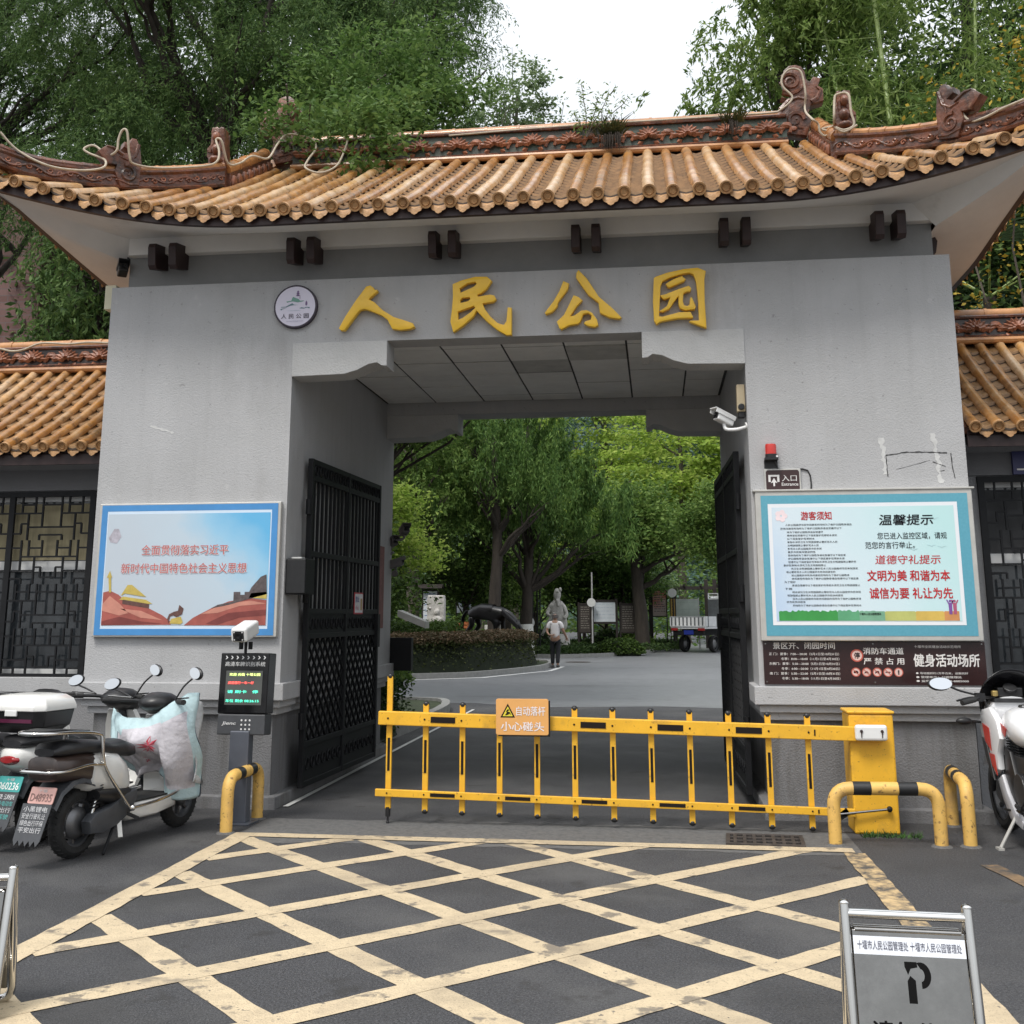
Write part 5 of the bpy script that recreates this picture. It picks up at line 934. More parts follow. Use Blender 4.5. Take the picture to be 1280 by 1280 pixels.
def wing(label, x0, x1, sg, wx, win_label):
    t = thing('gate_wing', label, 'side building', ((x0 + x1) / 2, 10.2, 0), 0, 'side buildings flanking the gate')
    Y = 10.2; yb = 13.0
    wa, wb = wx
    m = MB(); m.mesh(curve_mesh([rect(x0, x1, .0, 3.15), rect(wa, wb, 1.04, 2.76)], .12), wing_w, FAC(Y + .12)); m.box(x0, x1, yb, yb + .2, 0, 3.15, wing_w)
    m.obj('wall', t, world=True)
    xe = x0 if sg < 0 else x1
    m = MB(); m.box(xe - .1, xe + .1, Y + .241, yb - .001, 0, 3.15, wing_w); m.obj('end_wall', t, world=True)
    m = MB(); m.box(x0, x1, Y - .06, Y - .001, .89, 1.03, stucco); m.obj('sill', t, world=True, bevel=.008)
    m = MB(); m.box(x0, x1, Y - .03, Y - .001, 2.80, 3.04, M('lintel_grey', (.16, .16, .165), .9, var=.06, scale=3, bump=.2)); m.obj('lintel', t, world=True)
    m = MB(); m.box(x0, x1, Y + .02, Y + .03, .3, .31, wing_w); 
    # window: white frame, panes, curtain, lattice grille
    w = MB()
    nb = 3
    for i in range(nb + 1): x = wa + (wb - wa - .05) * i / nb; w.box(x, x + .05, Y + .06, Y + .12, 1.04, 2.76, wframe)
    for i in range(nb):
        xa, xb = wa + (wb - wa - .05) * i / nb + .05, wa + (wb - wa - .05) * (i + 1) / nb
        for z in (1.04, 2.02, 2.70): w.box(xa, xb, Y + .062, Y + .118, z, z + (.10 if z == 2.02 else .06), wframe)
    wo_ = w.obj('window', t, world=True)
    g = MB(); g.box(wa, wb, Y + .085, Y + .09, 1.05, 2.75, glass_m); g.obj('pane', wo_)
    g = MB(); g.grid(lambda u, v: (wa + .02 + (wb - wa - .04) * u, Y + .075 + .010 * math.sin(u * 60), 2.13 + .55 * v), 90, 2, curt if sg < 0 else M('blind_dark', (.035, .036, .038), .7, var=.3, scale=4)); g.obj('curtain', wo_)
    g = MB(); z0, z1 = 1.06, 2.74
    nx = max(1, round((wb - wa) / .9))
    for i in range(nx + 1):
        x = wa + (wb - wa) * i / nx; g.box(x - .028, x + .028, Y - .028, Y + .004, z0, z1, iron)
    g.box(wa - .03, wb + .03, Y - .03, Y + .006, z1, z1 + .05, iron); g.box(wa - .03, wb + .03, Y - .03, Y + .006, z0 - .05, z0, iron)
    for i in range(nx): lattice(g, wa + (wb - wa) * i / nx + .028, wa + (wb - wa) * (i + 1) / nx - .028, z0, z1, Y - .012, .40)
    go = g.obj('window_grille', t, world=True)
    # roof
    yE, zE, yR, zR = Y - .45, 3.17, 11.45, 4.30
    xa, xb = x0, x1
    sp = .191; n = int((xb - xa) / sp); b = MB(); pn = MB(); en = MB()
    zf = lambda t: zE + (zR - zE) * (t * .8 + .2 * t * t)
    for s2, yy in ((1, yE), (-1, 2 * yR - yE)):
        for i in range(n + 1):
            x = xa + .06 + sp * i if sg > 0 else xb - .06 - sp * i
            fn = lambda t, x=x: Vector((x, yy + (yR - yy) * t, zf(t))); quadrow(b, fn, [-.02 + 1.0 * k / 16 for k in range(17)], .048 * RND.uniform(.97, 1.04), RND.choice((tile_m, tile_m, tile_d, tile_p)))
            p0, p1 = fn(-.02), fn(.05); T = (p1 - p0).normalized(); sd = T.cross(Vector((0, 0, 1))).normalized(); up = sd.cross(T).normalized()
            if s2 > 0: eave_end(en, p0 + up * .02, T, sd, up, .048, tile_e)
            xm = x + sp / 2 * (1 if sg > 0 else -1)
            if xa < xm < xb:
                f2 = lambda t: Vector((xm, yy + (yR - yy) * t, zf(t)))
                if s2 > 0: drip(en, f2(-.02) - up * .022, T, sd, Vector((0, 0, 1)), sp * .66, tile_e)
                for k in range(10):
                    ta, tb = k / 10 - .02, (k + 1) / 10; ra = []; rb = []
                    for q in range(5):
                        wq = q / 4 - .5; dz = .05 * (abs(wq) * 2) ** 2 - .03; pa, pb = f2(ta), f2(tb); ra.append(pa + Vector((wq * sp * .95, 0, dz + .042))); rb.append(pb + Vector((wq * sp * .95, 0, dz)))
                    lo_ = [p - Vector((0, 0, .042)) for p in ra]; lm_ = [p.lerp(q, .55) for p, q in zip(ra, lo_)]; pn.loft([lo_, lm_], pan_shade, cap=False, closed=False); pn.loft([lm_, ra], pan_m, cap=False, closed=False); pn.loft([ra, rb], pan_m, cap=False, closed=False)
    b.obj('roof_tiles', t, smooth=50, world=True); pn.obj('pan_tiles', t, world=True); en.obj('eave_tiles', t, smooth=35, world=True)
    m = MB()
    for yy in (yE, 2 * yR - yE): m.grid(lambda u, v: (xa + .015 + (xb - xa - .03) * u, yy + (yR - yy) * v, zf(v) - .07), 1, 8, brown_w)
    m.box(xa + .01, xb - .01, yE + .02, yE + .05, zE - .17, zE - .03, eave_dk); m.obj('roof_deck', t, world=True)
    m = MB(); m.add([(xa, yE + .03, zE - .15), (xb, yE + .03, zE - .15), (xb, Y - .001, zE - .17), (xa, Y - .001, zE - .17)], [(0, 1, 2, 3)], wing_w); m.obj('soffit', t, world=True)
    xg = xb if sg < 0 else xa
    m = MB(); m.tube([(xg, yE + .02 + (yR - yE) * k / 8, zf(k / 8) + .02 - .05 * (k == 0)) for k in range(9)], .035, ridge_m, 8); m.obj('verge_roll', t, smooth=50, world=True)
    main_ridge(t, xa, xb, yR, zR - .02, .30, .2, M('ridge_dark', (.055, .035, .028), .4, var=.4, scale=10, coat=.3), seed=2)
    return t
wL = wing('left side building with ochre tile roof and black lattice window behind the scooters', -11.5, -5.07, -1, (-9.6, -5.42), '')
wR = wing('right side building with ochre tile roof and black lattice window behind the motorcycle', 2.66, 9.5, 1, (2.86, 7.4), '')
rope('pale rope light sagging along the left side building ridge', ROPE4)
m = MB(); m.box(3.13, 4.6, 10.13, 10.168, 2.80, 3.07, M('sign_navy', (.02, .022, .10), .35, var=.08)); m.box(3.16, 4.57, 10.126, 10.129, 2.835, 2.85, wht); m.box(3.16, 4.57, 10.126, 10.129, 3.03, 3.04, wht); tag(m.obj('wall_sign', bevel=0), 'navy blue sign with white lines over the right lattice window', 'sign')
# brick building standing behind on the left
brick = bpy.data.materials.new('brick_purple'); brick.use_nodes = True; n_ = brick.node_tree
tb_ = n_.nodes.new('ShaderNodeTexBrick'); tb_.inputs['Color1'].default_value = (.16, .085, .075, 1); tb_.inputs['Color2'].default_value = (.23, .135, .125, 1); tb_.inputs['Mortar'].default_value = (.17, .125, .12, 1); tb_.inputs['Scale'].default_value = 1.0
tb_.inputs['Brick Width'].default_value = .62; tb_.inputs['Row Height'].default_value = .17; tb_.inputs['Mortar Size'].default_value = .014
tcx = n_.nodes.new('ShaderNodeTexCoord'); mpx = n_.nodes.new('ShaderNodeMapping'); mpx.inputs['Rotation'].default_value = (PI / 2, 0, 0); n_.links.new(tcx.outputs['Object'], mpx.inputs[0]); n_.links.new(mpx.outputs[0], tb_.inputs[0]); n_.links.new(tb_.outputs[0], n_.nodes['Principled BSDF'].inputs['Base Color']); n_.nodes['Principled BSDF'].inputs['Roughness'].default_value = .85
bb = thing('brick_building', 'purple brown brick building partly hidden behind the left wing roof', 'building', (-20, 24, 0))
m = MB(); m.box(-6, 5.45, 0, 9, 0, 11.6, brick); m.obj('wall', bb)
m = MB(); m.box(-6.1, 5.52, -.07, 9.1, 11.6, 11.9, brick); m.obj('parapet', bb)
for i in range(3):
    m = MB(); x = -4.6 + i * 3.0; m.box(x, x + 1.3, -.02, .05, 6.2, 7.9, wframe); w_ = m.obj('window', bb); m = MB(); m.box(x + .08, x + .61, -.03, -.022, 6.28, 7.82, glass_m); m.box(x + .69, x + 1.22, -.03, -.022, 6.28, 7.82, glass_m); m.obj('pane', w_)

# ---------------------------------------------------------------- scooters and motorcycle
sc_white = M('scooter_white', (.72, .71, .68), .25, var=.05, scale=5, coat=.5, col2=(.45, .42, .37), thr=(.68, .9)); seat_m = M('seat_vinyl', (.018, .018, .02), .45, var=.3, scale=15, bump=.1, bscale=60)
cl_grey = M('cover_cloth', (.52, .50, .53), .95, var=.08, scale=9, bump=.7, bscale=16, spec=.08, col2=(.40, .38, .42), thr=(.5, .8)); cl_blue = M('cover_trim_blue', (.43, .56, .585), .95, var=.08, scale=9, bump=.6, bscale=16, spec=.08); cl_back = M('cover_lining', (.46, .47, .48), .6, var=.2, scale=40, bump=.4, bscale=30)
red_l = M('lamp_red', (.30, .012, .015), .2, var=.2, coat=.5)
def ring(x, w, z0, z1, e=2.6, n=16, y=0):
    out = []
    for k in range(n):
        a = 2 * PI * k / n; c, s = math.cos(a), math.sin(a); out.append((x, y + w * (abs(c) ** (2 / e)) * (1 if c >= 0 else -1), (z0 + z1) / 2 + (z1 - z0) / 2 * (abs(s) ** (2 / e)) * (1 if s >= 0 else -1)))
    return out
def wheel(par, x, r, w, hubr, name='wheel', y=0):
    A = Matrix.Translation((x, y, r)) @ Matrix.Rotation(PI / 2, 4, 'X'); t_ = r - hubr * 1.0
    m = MB(); prof = [(r - .075, -w * .42)] + [(r - .055 + .055 * math.cos(a), w / 2 * math.sin(a)) for a in [-1.25 + k * 2.5 / 8 for k in range(9)]] + [(r - .075, w * .42)]; m.lathe(prof, rubber, 36, A)
    for k in range(36):
        a = 2 * PI * k / 36
        for s in (-1, 1): m.bar((x + (r - .002) * math.cos(a), y + s * .008, r + (r - .002) * math.sin(a)), (x + (r - .011) * math.cos(a + .05), y + s * w * .36, r + (r - .011) * math.sin(a + .05)), .007, .006, rubber)
    o = m.obj(name, par, smooth=35)
    m = MB(); m.lathe([(r - .07, -.035), (r - .085, -.03), (r - .10, .0), (r - .085, .03), (r - .07, .035)], dark_g, 30, A)
    m.lathe([(0, -.055), (hubr * .55, -.055), (hubr * .8, -.045), (hubr, -.02), (hubr, .02), (hubr * .8, .045), (hubr * .55, .055), (0, .055)], M('hub_grey', (.16, .16, .165), .4, .7, var=.15), 26, A)
    for k in range(7):
        a = 2 * PI * k / 7; m.bar((x + hubr * .8 * math.cos(a), y, r + hubr * .8 * math.sin(a)), (x + (r - .08) * math.cos(a + .15), y, r + (r - .08) * math.sin(a + .15)), .02, .03, M('hub_grey', (.16, .16, .165), .4, .7, var=.15), up=(0, 1, 0))
    m.obj('rim', o, smooth=35)
def scooter(name, label, loc, rz, plate, plate_col, flaptxt, box, blanket, rack, dark=False, mirrors=True):
    t = thing(name, label, 'scooter', loc, rz, 'parked scooters by the left pier')
    wheel(t, 0, .225, .105, .105); wheel(t, 1.18, .215, .095, .06, 'front_wheel')
    m = MB(); m.loft([ring(x, w, z0, z1, 2.8) for x, w, z0, z1 in (((-.02, .10, .46, .66), (.0, .145, .43, .69)) if dark else ((-.36, .06, .60, .66), (-.33, .105, .56, .69), (-.22, .13, .50, .70), (-.05, .145, .45, .70))) + ((.12, .160, .40, .695), (.27, .155, .36, .67), (.38, .13, .33, .60), (.45, .09, .33, .52))], sc_white); m.obj('body_shell', t, smooth=50)
    m = MB(); m.loft([ring(x, w, z0, z1, 3) for x, w, z0, z1 in ((.05, .158, .36, .44), (.22, .158, .31, .44), (.40, .15, .29, .42), (.47, .12, .29, .38))], black_p); m.obj('lower_trim', t, smooth=50)
    m = MB(); m.loft([ring(x, w, z0, z1, 2.6) for x, w, z0, z1 in ((-.34, .08, .69, .74), (-.28, .125, .68, .775), (-.05, .14, .675, .775), (.12, .135, .66, .755), (.2, .13, .64, .735), (.35, .12, .62, .74), (.48, .10, .60, .70), (.55, .05, .60, .64))], seat_m); m.obj('seat', t, smooth=50)
    if dark:
        m = MB(); m.loft([ring(x, w, z0, z1, 3.2) for x, w, z0, z1 in ((-.36, .10, .56, .66), (-.34, .125, .53, .69), (-.1, .135, .50, .70), (.03, .135, .46, .69))], M('tail_brown', (.035, .022, .018), .35, var=.4, scale=6, coat=.3)); m.obj('tail_cover', t, smooth=50)
    # rear lamp, fender with plate and hanging flap
    if not dark: m = MB(); m.loft([ring(-.375, .055, .60, .64, 2), ring(-.35, .085, .585, .655, 2), ring(-.33, .08, .585, .655, 2)], red_l, Matrix.Translation((0, 0, -.01))); m.obj('tail_lamp', t, smooth=50)
    m = MB(); m.loft([[(x, -w, z), (x, w, z), (x + .012, w + .012, z - th), (x + .012, -w - .012, z - th)] for x, w, z, th in ((.02, .12, .50, .04), (-.08, .12, .53, .03), (-.18, .115, .52, .025), (-.27, .105, .46, .02), (-.325, .10, .37, .02))], dark_g); m.obj('rear_fender', t, smooth=30)
    FA = Matrix.Translation((-.375, 0, .445)) @ Matrix.Rotation(-PI / 2, 4, 'Z') @ Matrix.Rotation(-.38 + PI / 2, 4, 'X')     # local x across, local y up the sloping fender
    FA = Matrix.Translation((-.318, 0, .44)) @ Matrix(((0, .36, -.933, 0), (-1, 0, 0, 0), (0, .933, .36, 0), (0, 0, 0, 1)))
    pm = M('plate_' + plate, plate_col, .4, var=.08, scale=10)
    m = MB(); m.mesh(curve_mesh([rrect(-.10, .10, -.05, .055, .01)], .003), pm, FA @ Matrix.Translation((0, 0, .008))); p_ = m.obj('number_plate', t)
    m = MB(); put_text(m, plate, 0, -.036, .048, M('plate_ink_' + plate, tuple(c * .35 for c in plate_col) if plate_col[0] > plate_col[1] else (.75, .8, .78), .5), FA @ Matrix.Translation((0, 0, .0125)), width=.17, align='C', bold=.02); put_text(m, '十堰', 0, .022, .02, pm if False else M('plate_small_' + plate, (.55, .55, .55), .5), FA @ Matrix.Translation((0, 0, .0125)), width=.07, align='C'); m.obj('plate_number', p_)
    FB = Matrix.Translation((-.375, 0, .36)) @ Matrix(((0, .35, -.937, 0), (-1, 0, 0, 0), (0, .937, .35, 0), (0, 0, 0, 1)))
    zig = [(-.115, .04), (.115, .04), (.105, -.185)] + [(.105 - .21 * (k + 1) / 10, -.185 + (-.035 if k % 2 == 0 else 0)) for k in range(10)]
    m = MB(); m.mesh(curve_mesh([zig], .003), dark_g, FB); f_ = m.obj('mud_flap', t)
    m = MB(); fm = M('flap_print', (.55, .55, .56), .6, var=.2, scale=40)
    for k, s in enumerate(flaptxt): put_text(m, s, 0, -.01 - k * .043, .034, fm if k % 2 == 0 or box is None else M('flap_teal', (.12, .42, .40), .6), FB @ Matrix.Translation((0, 0, .0045)), width=.19 - .004 * k, align='C', bold=.01)
    m.obj('flap_print', f_)
    # swing arm cover, shock, stand
    m = MB(); sw = [(-.01, .16), (-.03, .24), (.03, .285), (.18, .31), (.33, .37), (.46, .39), (.47, .33), (.40, .24), (.28, .18), (.12, .145)]
    m.mesh(curve_mesh([sw], .028, .014), dark_g, Matrix(((1, 0, 0, 0), (0, 0, -1, -.115), (0, 1, 0, 0), (0, 0, 0, 1)))); m.mesh(curve_mesh([sw], .025, .012), dark_g, Matrix(((1, 0, 0, 0), (0, 0, -1, .115), (0, 1, 0, 0), (0, 0, 0, 1)))); m.obj('motor_cover', t, smooth=40)
    for s in (-1, 1):
        m = MB(); a, b = Vector((.04, s * .105, .27)), Vector((.12, s * .115, .53)); m.cyl(a, b, .013, chrome, 8); m.tube([a.lerp(b, .15 + .7 * k / 60) + Vector((.026 * math.cos(k * .84), .026 * math.sin(k * .84), 0)) for k in range(61)], .006, black_p, 5); m.obj('shock_absorber', t, smooth=60)
    m = MB(); m.bar((.30, -.13, .22), (.24, -.20, .10), .03, .012, alu); m.bar((.36, -.14, .24), (.40, -.22, .20), .025, .02, rubber); m.cyl((.33, .1, .24), (.12, .16, .01), .010, iron, 8); m.cyl((.33, -.1, .24), (.12, -.16, .01), .010, iron, 8); m.obj('stand', t)
    # floor board, leg shield, front fender, steering
    m = MB(); m.loft([ring(x, w, z0, z1, 4) for x, w, z0, z1 in ((.36, .12, .20, .295), (.42, .15, .17, .30), (.7, .165, .165, .29), (.92, .155, .19, .30), (.99, .11, .22, .32))], sc_white); m.obj('floor_board', t, smooth=40)
    m = MB(); m.box(.45, .92, -.13, .13, .292, .302, rubber); m.obj('floor_mat', t)
    m = MB(); m.loft([[(x, -w, z), (x + .05 * c, -w * .55, z), (x + .075 * c, 0, z), (x + .05 * c, w * .55, z), (x, w, z), (x - .03, w * .9, z - .005), (x + .02 * c, 0, z - .005), (x - .03, -w * .9, z - .005)] for x, w, z, c in ((.95, .15, .27, 1), (.99, .19, .42, 1), (.98, .20, .58, 1), (.94, .18, .74, 1), (.90, .13, .86, 1))], sc_white); m.obj('leg_shield', t, smooth=50)
    m = MB(); m.loft([[(1.18 + .25 * math.cos(a) * q, y, .215 + .25 * math.sin(a) * q) for y, q in ((-.065, .96), (-.05, 1.03), (0, 1.05), (.05, 1.03), (.065, .96))] for a in [.25 + k * .22 for k in range(11)]], sc_white, cap=False, closed=False); m.obj('front_fender', t, smooth=60)
    m = MB()
    for s in (-1, 1): m.cyl((1.18, s * .06, .215), (1.02, s * .06, .52), .016, dark_g, 10)
    m.cyl((1.03, 0, .5), (.86, 0, .94), .03, dark_g, 12); m.obj('fork', t)
    m = MB(); m.loft([ring(x, w, z0, z1, 2.2, y=0) for x, w, z0, z1 in ((.70, .03, .93, .97), (.74, .10, .90, 1.0), (.84, .14, .86, 1.03), (.94, .13, .84, 1.02), (1.02, .08, .83, .97), (1.05, .03, .86, .93))], black_p); m.obj('handlebar_cowl', t, smooth=60)
    m = MB(); m.tube(smooth_path([(.68, -.34, .97), (.80, -.2, .965), (.86, -.1, .95), (.86, .1, .95), (.80, .2, .965), (.68, .34, .97)], 4), .014, black_p, 10)
    for s in (-1, 1): m.cyl((.74, s * .26, .968), (.66, s * .36, .972), .02, rubber, 12); m.cyl((.80, s * .21, .985), (.72, s * .36, 1.0), .006, steel, 6)
    m.obj('handlebar', t, smooth=50)
    for s in (-1, 1) if mirrors else ():
        m = MB(); mzz = .09 if s > 0 else 0; m.tube(smooth_path([(.80, s * .19, .98), (.82, s * (.24 + mzz * .6), 1.07 - mzz * .6), (.84, s * (.30 + mzz), 1.13 - mzz)], 4), .007, black_p, 7); o = m.obj('mirror', t, smooth=60)
        A = Matrix.Translation((.84, s * (.33 + mzz), 1.17 - mzz)) @ Matrix.Rotation(s * .25, 4, 'Z') @ Matrix.Rotation(.15, 4, 'Y') @ Matrix.Rotation(-s * .35, 4, 'X')
        m = MB(); m.ball((.012, 0, 0), (.022, .068, .045), black_p, 16, A); m.obj('mirror_shell', o, smooth=60); m = MB(); m.lathe([(.0, .0), (1, .0)], mirror_m, 20, A @ Matrix.Translation((-.0125, 0, 0)) @ Matrix.Diagonal((1, .060, .039, 1)) @ Matrix.Rotation(PI / 2, 4, 'Y')); m.obj('mirror_glass', o)
    if rack:
        m = MB(); m.tube(smooth_path([(.06, -.14, .60), (.05, -.155, .73), (.02, -.15, .80), (-.2, -.15, .835), (-.42, -.13, .845), (-.50, -.05, .848), (-.50, .05, .848), (-.42, .13, .845), (-.2, .15, .835), (.02, .15, .80), (.05, .155, .73), (.06, .14, .60)], 5), .012, chrome, 9)
        m.tube(smooth_path([(.02, -.15, .80), (-.1, -.08, .83), (-.3, -.06, .84), (-.5, -.04, .848)], 3), .008, chrome, 7); m.tube(smooth_path([(.02, .15, .80), (-.1, .08, .83), (-.3, .06, .84), (-.5, .04, .848)], 3), .008, chrome, 7); m.obj('rack', t, smooth=60)
        m = MB(); m.loft([[(-.04, y, .825) for y in (-.11, .11)] + [(-.04, y, .835) for y in (.11, -.11)], [(-.30, y, .850) for y in (-.12, .12)] + [(-.30, y, .862) for y in (.12, -.12)], [(-.46, y, .852) for y in (-.08, .08)] + [(-.46, y, .862) for y in (.08, -.08)]], black_p); m.obj('rack_pad', t)
        for s in (-1, 1):
            m = MB(); m.tube(smooth_path([(.03, s * .155, .79), (.04, s * .17, .66), (.08, s * .175, .56), (.22, s * .185, .40), (.33, s * .19, .285), (.37, s * .195, .275), (.62, s * .205, .285), (.86, s * .20, .31), (.93, s * .17, .32)], 5), .011, chrome, 9); m.tube(smooth_path([(.06, s * .172, .60), (-.10, s * .17, .615), (-.30, s * .165, .60), (-.40, s * .12, .60), (-.41, 0, .60)], 4), .011, chrome, 9); m.ball((.36, s * .195, .275), .022, chrome, 10); m.obj('side_guard', t, smooth=60)
    if box:
        m = MB(); bx = [(-.52, .19, .80), (-.50, .22, .83), (-.48, .23, .93)]
        m.loft([[(cx + lx * px, ly * py, z) for px, py in ((-1, -.75), (-.75, -1), (.75, -1), (1, -.75), (1, .75), (.75, 1), (-.75, 1), (-1, .75))] for cx, lx, ly, z in ((-.16, .14, .17, .785), (-.16, .19, .225, .83), (-.16, .205, .245, .94))], black_p); o = m.obj('top_case', t, smooth=30, bevel=.008)
        m = MB(); m.loft([[(-.16 + lx * px, ly * py, z) for px, py in ((-1, -.75), (-.75, -1), (.75, -1), (1, -.75), (1, .75), (.75, 1), (-.75, 1), (-1, .75))] for lx, ly, z in ((.215, .255, .938), (.215, .255, .965), (.20, .235, 1.01), (.16, .19, 1.04), (.08, .10, 1.052))], sc_white); m.obj('case_lid', o, smooth=40, bevel=.006)
        m = MB(); m.box(-.38, -.365, -.05, .05, .905, .945, white_p); m.obj('case_latch', o, bevel=.004); m = MB(); m.box(-.367, -.35, -.17, .17, .86, .885, M('case_reflector', (.10, .02, .05), .2)); m.obj('reflector', o)
    if blanket:
        def S(u, v):       # u across from the far (left) side to the near side, v from the bars down to the hem
            yy = (.37 - .68 * u); topx = .80 - .02 * math.cos(yy * 6)
            wrap = max(0, -yy - .16); belly = .17 * math.sin(min(1, v * 1.2) * PI) ** .9 * (1 - .55 * abs(yy) / .4) + .045 * (abs(math.sin(u * 8.5 + 1.2 * v)) - .5) * (.35 + .8 * v)
            x = topx - belly + .10 * v + wrap * (.75 + .3 * v) + .016 * math.sin(u * 17 + v * 5) * v + .016 * math.sin(v * 10 - u * 11) + .012 * math.sin(u * 33 + 3 * v) * v + .006 * math.sin(u * 60 - v * 14)
            hem = .62 + .05 * math.sin(u * 9) + (.10 if u > .70 else 0) - .16 * max(0, .35 - u) / .35
            top = .83 + .19 * max(0, min(1, (u - .50) / .42)) ** 1.3 + .07 * max(0, 1 - u / .22); z = top - (hem - (1.02 - top)) * v - .03 * (abs(yy) / .4) ** 2 * v
            y = yy * (1 - .16 * v) + .016 * math.sin(v * 12 + u * 5) * v - (.05 * math.sin(v * PI) if yy < 0 else 0)
            return Vector((x, y, z))
        b0 = thing('scooter_apron', 'pale grey and light blue quilted wind apron draped over the scooter handlebars', 'apron', loc, rz)
        NU, NV = 36, 36; m = MB(); th = Vector((-.006, 0, .004)); vs = [S(i / NU, j / NV) for j in range(NV + 1) for i in range(NU + 1)]; idx = lambda i, j: j * (NU + 1) + i
        k1, k2, k3 = m._m(cl_grey), m._m(cl_blue), m._m(cl_back); m.v = [tuple(p) for p in vs]
        for j in range(NV):
            for i in range(NU):
                u, v = (i + .5) / NU, (j + .5) / NV
                m.f.append((idx(i, j), idx(i + 1, j), idx(i + 1, j + 1), idx(i, j + 1))); blue = v < .16 + .10 * (u < .25) or (v > .90 and u > .62) or u > .95 or u < .16; m.mi.append(k2 if blue else k1)
        o = m.obj('cloth', b0, smooth=80); sol = o.modifiers.new('thick', 'SOLIDIFY'); sol.thickness = .012
        m = MB(); edge = [S(i / NU, 1) for i in range(NU + 1)] + [S(1, 1 - j / NV) for j in range(NV + 1)]; m.tube(edge, .006, M('piping_navy', (.02, .03, .05), .8), 6); m.tube([S(i / NU, .16 + .10 * max(0, min(1, (.3 - i / NU) / .1))) + Vector((-.008, 0, 0)) for i in range(4, NU - 1)], .004, M('piping_navy', (.02, .03, .05), .8), 5); m.tube([S(.16, j / NV) + Vector((-.008, 0, 0)) for j in range(4, NV)], .004, M('piping_navy', (.02, .03, .05), .8), 5); m.obj('piping', b0, smooth=60)
        m = MB(); rr = random.Random(4); fm_ = M('print_flower_red', (.48, .07, .10), .9, var=.3, scale=30); fm2 = M('print_flower_pink', (.55, .22, .26), .9, var=.3, scale=30)
        for (cu, cv, R_, nn) in ((.60, .46, .075, 9), (.60, .52, .03, 5), (.50, .74, .03, 6), (.58, .80, .022, 4), (.66, .72, .02, 4), (.53, .66, .015, 4)):
            for q in range(nn):
                a = q / nn * 6.28 + rr.uniform(-.2, .2); l = R_ * rr.uniform(.6, 1.1); P0 = S(cu, cv); du = (S(cu + .01, cv) - P0) / .01; dv = (S(cu, cv + .01) - P0) / .01; nrm = du.cross(dv).normalized()
                if nrm.x > 0: nrm = -nrm
                un = du.normalized(); vn = dv.normalized()
                def pt(s, w): return S(cu + (s * math.cos(a) - w * math.sin(a)) / du.length, cv + (s * math.sin(a) + w * math.cos(a)) / dv.length) + nrm * (.018 + .0003 * q)
                m.add([pt(0, 0), pt(l * .5, l * .16), pt(l, 0), pt(l * .5, -l * .16)], [(0, 1, 2, 3)], fm_ if q % 3 else fm2)
        m.obj('flower_print', b0)
        m = MB(); m.grid(lambda u, v: Vector((.90 + .20 * u + .02 * math.sin(v * 9), -.285 + .10 * u * u + .02 * math.sin(u * 8 + v * 6) - .015 * v, 1.0 - .10 * u - .62 * v + .05 * u * v)), 8, 16, cl_back); o = m.obj('side_flap', b0, smooth=80); sol = o.modifiers.new('thick', 'SOLIDIFY'); sol.thickness = .01
    return t
hd = math.atan2(1.14, .23)
scooter('electric_scooter', 'white electric scooter with chrome rack and pink plate nearest the left pier', (-3.96, 7.50, 0), hd, 'D48935', (.62, .36, .32), ['小黑锂电', '安全行驶礼让', '绿色出行环保', '平安出行'], None, True, True, True)
scooter('electric_scooter', 'white electric scooter with black and white top case and teal plate', (-4.47, 7.95, 0), hd + .03, '060236', (.06, .36, .34), ['绿源', '雅迪冷电动车', '安全出行', '文明驾驶'], True, False, False)
scooter('electric_scooter', 'white electric scooter mostly cut off by the left edge of the picture', (-4.93, 7.75, 0), hd + .12, '071158', (.06, .36, .34), ['绿源', '冷电动车', '安全出行', '文明驾驶'], True, False, False, False, False)

